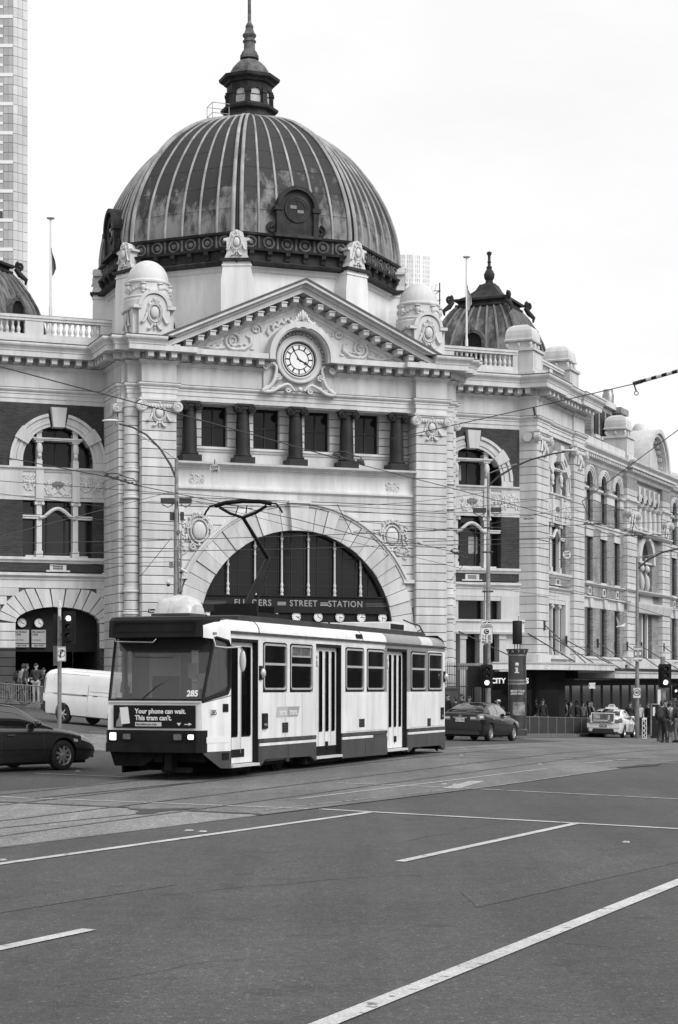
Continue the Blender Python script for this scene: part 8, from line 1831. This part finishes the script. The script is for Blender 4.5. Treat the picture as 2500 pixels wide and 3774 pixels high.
wire([(1380, 1968, 56), (1700, 2040, 58)], 'wire to the right insulator beside the portal', .010)
wire([(2146, 1848, 60), (2180, 1930, 60)], 'short hanger wire left of the wing windows', .012); wire([(2340, 1898, 62), (2328, 1972, 62)], 'short hanger wire before the far pavilion', .012)
wire([(540, 1848, 60), (1100, 1870, 58), (1650, 1908, 60)], 'thin wire grazing the top of the arch', .007)
wire([(651, 1830, 61), (1250, 1985, 56), (1700, 2095, 60)], 'thin wire slanting down across the right half of the arch', .007)
wire([(1250, 1915, 55), (1800, 1968, 60)], 'thin wire from the right medallion to the right tram pole', .008)
wire([(1450, 2010, 57), (2060, 2003, 64)], 'level wire between the portal and the corner pavilion', .009)
wire([(1800, 1902, 72), (2300, 1880, 76)], 'thin wire from the right tram pole towards the wing', .008)
wire([(1600, 1884, 60), (2100, 1830, 64)], 'thin wire rising over the right brick bay', .008)
wire([(2060, 2062, 66), (2560, 2044, 70)], 'thin level wire before the middle wing windows', .008)
wire([(-60, 1880, 50), (640, 1936, 56)], 'thin wire before the left middle window', .008)
wire([(-60, 2090, 50), (651, 2070, 61)], 'thin wire low across the left bay to the tram pole', .008)
def insulator(px0, py0, px1, py1, Y, label, r=.05):
    a, b = at(px0, py0, Y), at(px1, py1, Y); d = b - a; o = thing('section_insulator', label, 'insulator', (a + b) / 2)
    MB().tube([-d / 2, d / 2], r * .32, 6).build('bar', WIRE, o)
    rq = random.Random(int(px0)); n = 9
    for i in range(n):
        q = -d / 2 + d * (.08 + .84 * i / (n - 1)); s_ = r * rq.uniform(.35, .75); dz = rq.uniform(-.3, .9) * r
        MB().box(q.x - s_, q.x + s_, q.y - s_ * .5, q.y + s_ * .5, q.z + dz - s_ * .6, q.z + dz + s_ * .7).build('clamp', IRON, o, None)
    up = Vector((0, 0, r * 2.2)); MB().tube([-d / 2, -d * .32 + up * .7, -d * .1 + up, d * .15 + up * .8, d * .36 + up * .9, d / 2], r * .2, 5).build('bridge_wire', WIRE, o); return o
insulator(1225, 1675, 1345, 1712, 53, 'cluttered dark wire fitting hanging before the middle loggia windows', .09)
insulator(385, 1752, 512, 1790, 48, 'dark wire fitting hanging before the left pilaster', .07)
insulator(1660, 2030, 1725, 2058, 58, 'dark wire fitting beside the right brick bay', .07)
insulator(1300, 1962, 1385, 1966, 56, 'slim dark bar on the wire over the arch', .03); insulator(1415, 2003, 1552, 2003, 56, 'longer slim dark bar right of the arch', .03)
insulator(2150, 1932, 2235, 1930, 61, 'slim dark bar on the wire before the wing', .05); insulator(2300, 1975, 2380, 1974, 63, 'slim dark bar on the lower wire before the far pavilion', .05)
insulator(1930, 1914, 1968, 1912, 58, 'small dark insulator on the wire over the corner pavilion', .03)
a, b = at(2337, 1413, 46), at(2560, 1350, 44); d = b - a; o = thing('striped_sleeve', 'black and white striped sleeve on the wire at the upper right', 'insulator', a)
for i in range(10):
    p0, p1 = d * (.14 + .086 * i), d * (.14 + .086 * (i + 1)); MB().tube([p0, p1], .045, 8).build('sleeve_band', SIGNW if i % 2 else BLACK, o)
MB().tube([d * 0, d * .14], .05, 7).build('sleeve_end', IRON, o); MB().tube([(0, 0, 0), (.03, 0, -.12), (.06, 0, -.2)], .02, 5).tube([(.06 + .05 * math.sin(t_), 0, -.25 + .05 * math.cos(t_)) for t_ in [2 * math.pi * i / 12 for i in range(13)]], .012, 5).build('hook', IRON, o)
p = at(1967, 1501, 48); o = thing('wire_hook', 'small dark hook hanging from the wire over the corner pavilion cornice', 'hook', p); MB().tube([(0, 0, 0), (.02, 0, -.1), (.04, 0, -.2)], .035, 6).build('clamp', IRON, o); MB().tube([(.05 + .04 * math.sin(t_), 0, -.24 + .04 * math.cos(t_)) for t_ in [2 * math.pi * i / 12 for i in range(13)]], .012, 5).build('ring', IRON, o)
# ------------------------------------------------------------------ people and a gull
import numpy as np
SKIN = mk('skin', .30, .6, var=.1, vs=8); SKIN2 = mk('skin_dark', .17, .6, var=.1, vs=8); HAIR = mk('dark_hair', .025, .6); HAIR2 = mk('fair_hair', .2, .6); SHOE = mk('dark_shoe', .025, .5)
CL = {k: mk('cloth_' + k, v, .85, var=.2, vs=7) for k, v in dict(black=.018, charcoal=.035, grey=.12, mid=.2, light=.42, white=.66, denim=.08).items()}
def body_mesh(arms, stride=0.0, lean=0.0, shorts=False, hairlen=0, sleeves=True, turn=0.0, skirt=False):
    """one continuous figure 1.75 m tall facing +y; arms: ((elbow),(wrist)) for right and left"""
    pr = []                                                        # (p0, p1, r0, r1, material)
    V = Vector; H, SK, TP, TR, SH = 4, 0, 1, 2, 3
    hip, sh = V((0, 0, .93)), V((0, lean * .45, 1.43))
    pr += [(V((-.07, 0, .93)), V((.07, 0, .93)), .125, .125, TR), (V((0, 0, 1.0)), V((0, lean * .2, 1.16)), .135, .13, TP), (V((-.045, lean * .25, 1.18)), V((-.07, lean * .4, 1.36)), .11, .115, TP), (V((.045, lean * .25, 1.18)), V((.07, lean * .4, 1.36)), .11, .115, TP), (V((-.16, lean * .45, 1.41)), V((.16, lean * .45, 1.41)), .065, .065, TP)]
    nk = V((0, lean * .5, 1.46)); hd = V((0, lean * .75 + .015, 1.625)); pr += [(nk, hd - V((0, 0, .06)), .058, .055, SK)]
    c, s = math.cos(turn), math.sin(turn)
    def hv(x, y, z): return hd + V((x * c - y * s, x * s + y * c, z))
    pr += [(hv(0, .01, .02), hv(0, .012, -.05), .082, .066, SK), (hv(0, .05, -.085), hv(0, .06, -.09), .035, .03, SK), (hv(0, .085, -.01), hv(0, .102, -.03), .013, .016, SK)]
    for k in (-1, 1): pr += [(hv(k * .085, 0, -.02), hv(k * .09, -.01, .01), .018, .02, SK), (hv(k * .032, .078, .01), hv(k * .033, .08, .01), .012, .012, H)]
    pr += [(hv(-.02, .075, -.065), hv(.02, .075, -.065), .013, .013, SK), (hv(0, -.02, .05), hv(0, .02, .06), .088, .08, H), (hv(0, -.045, .0), hv(0, -.05, -.05), .08, .06, H)]
    if hairlen: pr += [(hv(0, -.06, 0), hv(0, -.08, -hairlen), .085, .06, H), (hv(-.06, -.02, 0), hv(-.07, -.03, -hairlen * .8), .045, .035, H), (hv(.06, -.02, 0), hv(.07, -.03, -hairlen * .8), .045, .035, H)]
    for k, (el, wr) in zip((-1, 1), arms):
        S = V((k * .19, lean * .45, 1.40)); E = V(el); W = V(wr); m2 = TP if sleeves else SK
        pr += [(S, E, .058, .045, TP), (E, W, .043, .03, m2)]
        d = (W - E).normalized(); P = W + d * .075; side = d.cross(V((k, 0, 0)));
        if side.length < .1: side = V((0, 1, 0))
        side.normalize(); pr += [(W, P, .03, .036, SK)]
        nrm = d.cross(side)
        for q, (o_, l) in enumerate(((-.03, .06), (-.01, .075), (.01, .07), (.03, .055))):
            b0 = P + side * o_; b1 = b0 + d * l * .55 + nrm * .008 * k; pr += [(b0, b1, .0125, .012, SK), (b1, b1 + d * l * .4 + nrm * .02 * k, .012, .010, SK)]
        t0 = W + d * .03 + side * -.03; pr += [(t0, t0 + d * .04 - side * .03, .0135, .011, SK)]
    for k in (-1, 1):
        y = stride * k; kn = V((k * .095, y * .45 + .02 + (.04 if stride * k < 0 else 0), .50)); an = V((k * .1, y, .09 + (.05 if stride * k < 0 else 0)))
        pr += [(V((k * .085, 0, .90)), kn, .098, .062, TR), (kn, an, .058 if not shorts else .055, .042 if not shorts else .04, SK if shorts else TR), (an + V((0, -.03, -.04)), an + V((k * .015, .15, -.055)), .042, .036, SH)]
    if skirt: pr += [(V((0, 0, .95)), V((0, 0, .62)), .15, .2, TR)]
    mb = MB()
    for p0, p1, r0, r1, m in pr:
        d = (p1 - p0); L_ = d.length; d = d / L_ if L_ > 1e-6 else V((0, 0, 1)); n = 4; pts, rs = [], []
        for i in range(n): a = math.pi / 2 * i / n; pts.append(p0 - d * r0 * math.cos(a)); rs.append(max(r0 * math.sin(a), .0006))
        pts.append(p0); rs.append(r0); pts.append(p1); rs.append(r1)
        for i in range(1, n + 1): a = math.pi / 2 * i / n; pts.append(p1 + d * r1 * math.sin(a)); rs.append(max(r1 * math.cos(a), .0006))
        mb.tube(pts, rs, 12)
    tmp = mb.build('tmp', SKIN); md = tmp.modifiers.new('r', 'REMESH'); md.mode = 'VOXEL'; md.voxel_size = .0135; md.use_smooth_shade = True
    me = evalmesh(tmp); bpy.data.objects.remove(tmp); me.name = 'figure'
    n = len(me.polygons); cen = np.empty(n * 3); me.polygons.foreach_get('center', cen); cen = cen.reshape(-1, 3); best = np.full(n, 9.0); idx = np.zeros(n, int)
    for p0, p1, r0, r1, m in pr:
        a, b = np.array(p0), np.array(p1); ab = b - a; L2 = max(ab @ ab, 1e-9); t = np.clip(((cen - a) @ ab) / L2, 0, 1); dd = np.linalg.norm(cen - (a + t[:, None] * ab), axis=1) - (r0 + (r1 - r0) * t)
        if m == 4: dd -= .004
        k = dd < best; best[k] = dd[k]; idx[k] = m
    me.materials.clear()
    for m in (SKIN, CL['grey'], CL['denim'], SHOE, HAIR): me.materials.append(m)
    me.polygons.foreach_set('material_index', idx.tolist()); me.shade_smooth(); return me
ARM_D = (((-.25, -.03, 1.13), (-.26, .06, .88)), ((.25, -.03, 1.13), (.26, .06, .88)))
ARM_W = (((-.25, -.1, 1.14), (-.25, .05, .92)), ((.25, .06, 1.13), (.24, .22, .95)))
ARM_H = (((-.26, -.02, 1.14), (-.16, .2, 1.12)), ((.25, -.03, 1.13), (.26, .05, .88)))
ARM_K = (((-.30, -.06, 1.15), (-.19, .1, .98)), ((.30, -.06, 1.15), (.19, .1, .98)))
BM = dict(stand=body_mesh(ARM_D), walk=body_mesh(ARM_W, .2), hold=body_mesh(ARM_H, .03, .08, sleeves=False), hips=body_mesh(ARM_K), long=body_mesh(ARM_D, .06, 0, False, .2), shorts=body_mesh(ARM_W, .1, .03, True), stoop=body_mesh(ARM_H, .08, .22, turn=.3))
def person(label, px, Y, head, pose, top, leg, hair=HAIR, skin=SKIN, h=1.75, raised=.13, group=None, bag=None, cap=None):
    X = (px - 1250) / FPX * Y; o = inst('person', BM[pose]); k = h / 1.75
    for i, m in enumerate((skin, CL[top], CL[leg], SHOE, hair)):
        o.material_slots[i].link = 'OBJECT'; o.material_slots[i].material = m
    o.matrix_world = Matrix.Translation((X, Y, gz(X, Y) + raised + .0)) @ Matrix.Rotation(head, 4, 'Z') @ Matrix.Diagonal((k, k, k, 1)); o.location = (X, Y, gz(X, Y) + raised); o.rotation_euler = (0, 0, head); o.scale = (k, k, k)
    tag(o, label, 'person', group)
    if bag:
        b = MB(); b.sph((0, -.20, 1.2), (.16, .1, .23), 12, 8); b.sph((0, -.27, 1.12), (.12, .06, .13), 10, 6); p = b.build('backpack', CL[bag], o, None, True)
        b = MB()
        for s in (-1, 1): b.tube([(s * .1, -.14, 1.4), (s * .11, .03, 1.47), (s * .12, .12, 1.36), (s * .13, .08, 1.15), (s * .13, -.1, 1.05)], .018, 5)
        b.build('bag_strap', CL[bag], p)
    if cap:
        MB().sph((0, .0, 1.69), (.1, .105, .07), 12, 8).sph((0, .11, 1.67), (.07, .08, .015), 10, 5).build('cap', CL[cap], o, None, True)
    return o
F = lambda deg: R(deg)                                             # 0 looks away from the camera, 180 towards it
person('man in dark jumper and pale trousers facing out of the left archway', 134, 80.6, F(165), 'hips', 'charcoal', 'light', h=1.78)
person('man in pale sleeves and dark vest bending towards his friend by the railing', 74, 79.4, F(-60), 'stoop', 'light', 'denim', bag='black', h=1.72)
person('man in charcoal t-shirt holding a white cup by the left railing', 93, 79.0, F(-75), 'hold', 'charcoal', 'black', skin=SKIN2, h=1.74)
p = at(105, 2508, 78.8); o = thing('paper_cup', 'white paper cup in the hand of the man by the left railing', 'cup', p); MB().lathe([(.03, -.05), (.04, .06), (.042, .065)], n=12).build('cup_body', SIGNW, o, None, True, 40); MB().lathe([(.044, .065), (.042, .075), (0, .076)], n=12).build('cup_lid', PLST, o)
person('person in black seen just left of the white van', 160, 81.2, F(200), 'hold', 'black', 'charcoal', h=1.6)
G1 = 'people on the pavement behind the charcoal sedan'
person('person with pale face nearest the tram tail, behind the charcoal sedan', 1653, 82, F(120), 'stand', 'black', 'black', group=G1, h=1.72)
person('dark-haired person in white collar behind the charcoal sedan roof', 1680, 81, F(30), 'stand', 'black', 'charcoal', group=G1, h=1.62)
person('bearded man in black looking left behind the charcoal sedan', 1704, 83, F(100), 'stand', 'charcoal', 'black', group=G1, h=1.74)
person('person in grey top left of the traffic light behind the charcoal sedan', 1731, 82, F(150), 'long', 'grey', 'black', group=G1, h=1.66)
person('man in pale cap with black backpack beside the information pillar', 1838, 79, F(70), 'walk', 'charcoal', 'denim', cap='light', bag='black', h=1.66, raised=.02)
G2 = 'people walking in the shade under the awning'
for px, Y, hd, ps, tp_, lg, lb, h in ((2000, 90, 200, 'long', 'black', 'black', 'person in black with pale scarf nearest the information pillar under the awning', 1.72), (2046, 92.5, 100, 'walk', 'charcoal', 'black', 'man in charcoal looking left in the middle under the awning', 1.74), (2102, 93, 250, 'long', 'black', 'denim', 'long-haired woman in black under the choice sign', 1.66), (2088, 94, 80, 'walk', 'mid', 'black', 'person in a pale coat walking left under the awning', 1.7),
                                 (2170, 96.8, 260, 'walk', 'charcoal', 'black', 'person in charcoal behind the left side of the taxi', 1.72), (2190, 97.5, 90, 'stoop', 'mid', 'denim', 'grey-haired person stooping behind the taxi boot', 1.68), (2323, 97, 150, 'stand', 'charcoal', 'black', 'person in charcoal standing behind the taxi bonnet', 1.74), (2357, 96, 200, 'walk', 'light', 'charcoal', 'person in a pale top by the speed sign pole', 1.74), (2390, 99, 120, 'stand', 'black', 'black', 'person in black in the shade right of the chevron board', 1.76)):
    person(lb, px, Y, F(hd), ps, tp_, lg, HAIR2 if 'grey-haired' in lb else HAIR, group=G2, h=h)
for px, Y, hd, ps, tp_, lg, lb, h in ((1975, 91, 90, 'walk', 'black', 'denim', 'person in black just right of the information pillar under the awning', 1.7), (2068, 95, 180, 'stand', 'black', 'black', 'person in black standing deep in the shade between the walkers', 1.76), (2128, 95.5, 60, 'walk', 'black', 'charcoal', 'person in black walking right of the woman under the choice sign', 1.7), (2148, 96, 190, 'stand', 'grey', 'black', 'person in a grey top left of the taxi', 1.68), (2405, 98, 100, 'walk', 'charcoal', 'black', 'person in charcoal left of the slim kiosk', 1.72)):
    person(lb, px, Y, F(hd), ps, tp_, lg, group=G2, h=h)
G3 = 'people waiting at the crossing on the right edge'
person('man in black suit with dark backpack waiting at the right crossing', 2441, 74.6, F(-35), 'walk', 'black', 'black', bag='charcoal', group=G3, h=1.74, raised=0)
person('person in white shirt and grey shorts waiting at the right crossing', 2468, 75.0, F(-50), 'shorts', 'white', 'grey', bag='black', group=G3, h=1.72, raised=0)
person('dark-haired person behind the man in the black suit at the right crossing', 2453, 75.4, F(160), 'stand', 'charcoal', 'black', group=G3, h=1.78, raised=0)
person('person in dark coat cut off by the right edge', 2497, 74.8, F(40), 'long', 'black', 'grey', group=G3, h=1.74, raised=0)
# gull in flight
p = at(2287, 2309, 70); o = thing('seagull', 'white gull gliding before the lower wing windows', 'bird', p); GW = CL['white']
MB().tube([(-.16, 0, -.02), (-.1, 0, 0), (0, 0, .01), (.1, 0, .0), (.15, 0, .02), (.19, 0, .025)], [.01, .03, .05, .045, .03, .006], 8).build('body', GW, o, None, True)
for s, P in ((-1, [(-.02, -.02, .02), (-.1, -.12, .16), (-.16, -.2, .30), (-.2, -.3, .36)]), (1, [(.05, .02, .02), (.2, .12, .12), (.34, .2, .13), (.5, .3, .08)])):
    rows = [[(x - .06 * (1 - i / 4), y, z), (x + .07 * (1 - i / 4), y, z + .004)] for i, (x, y, z) in enumerate(P)]; MB().grid(rows).grid([[(a[0], a[1], a[2] - .008) for a in r] for r in rows]).build('wing', GW if s < 0 else CL['light'], o, None, True)
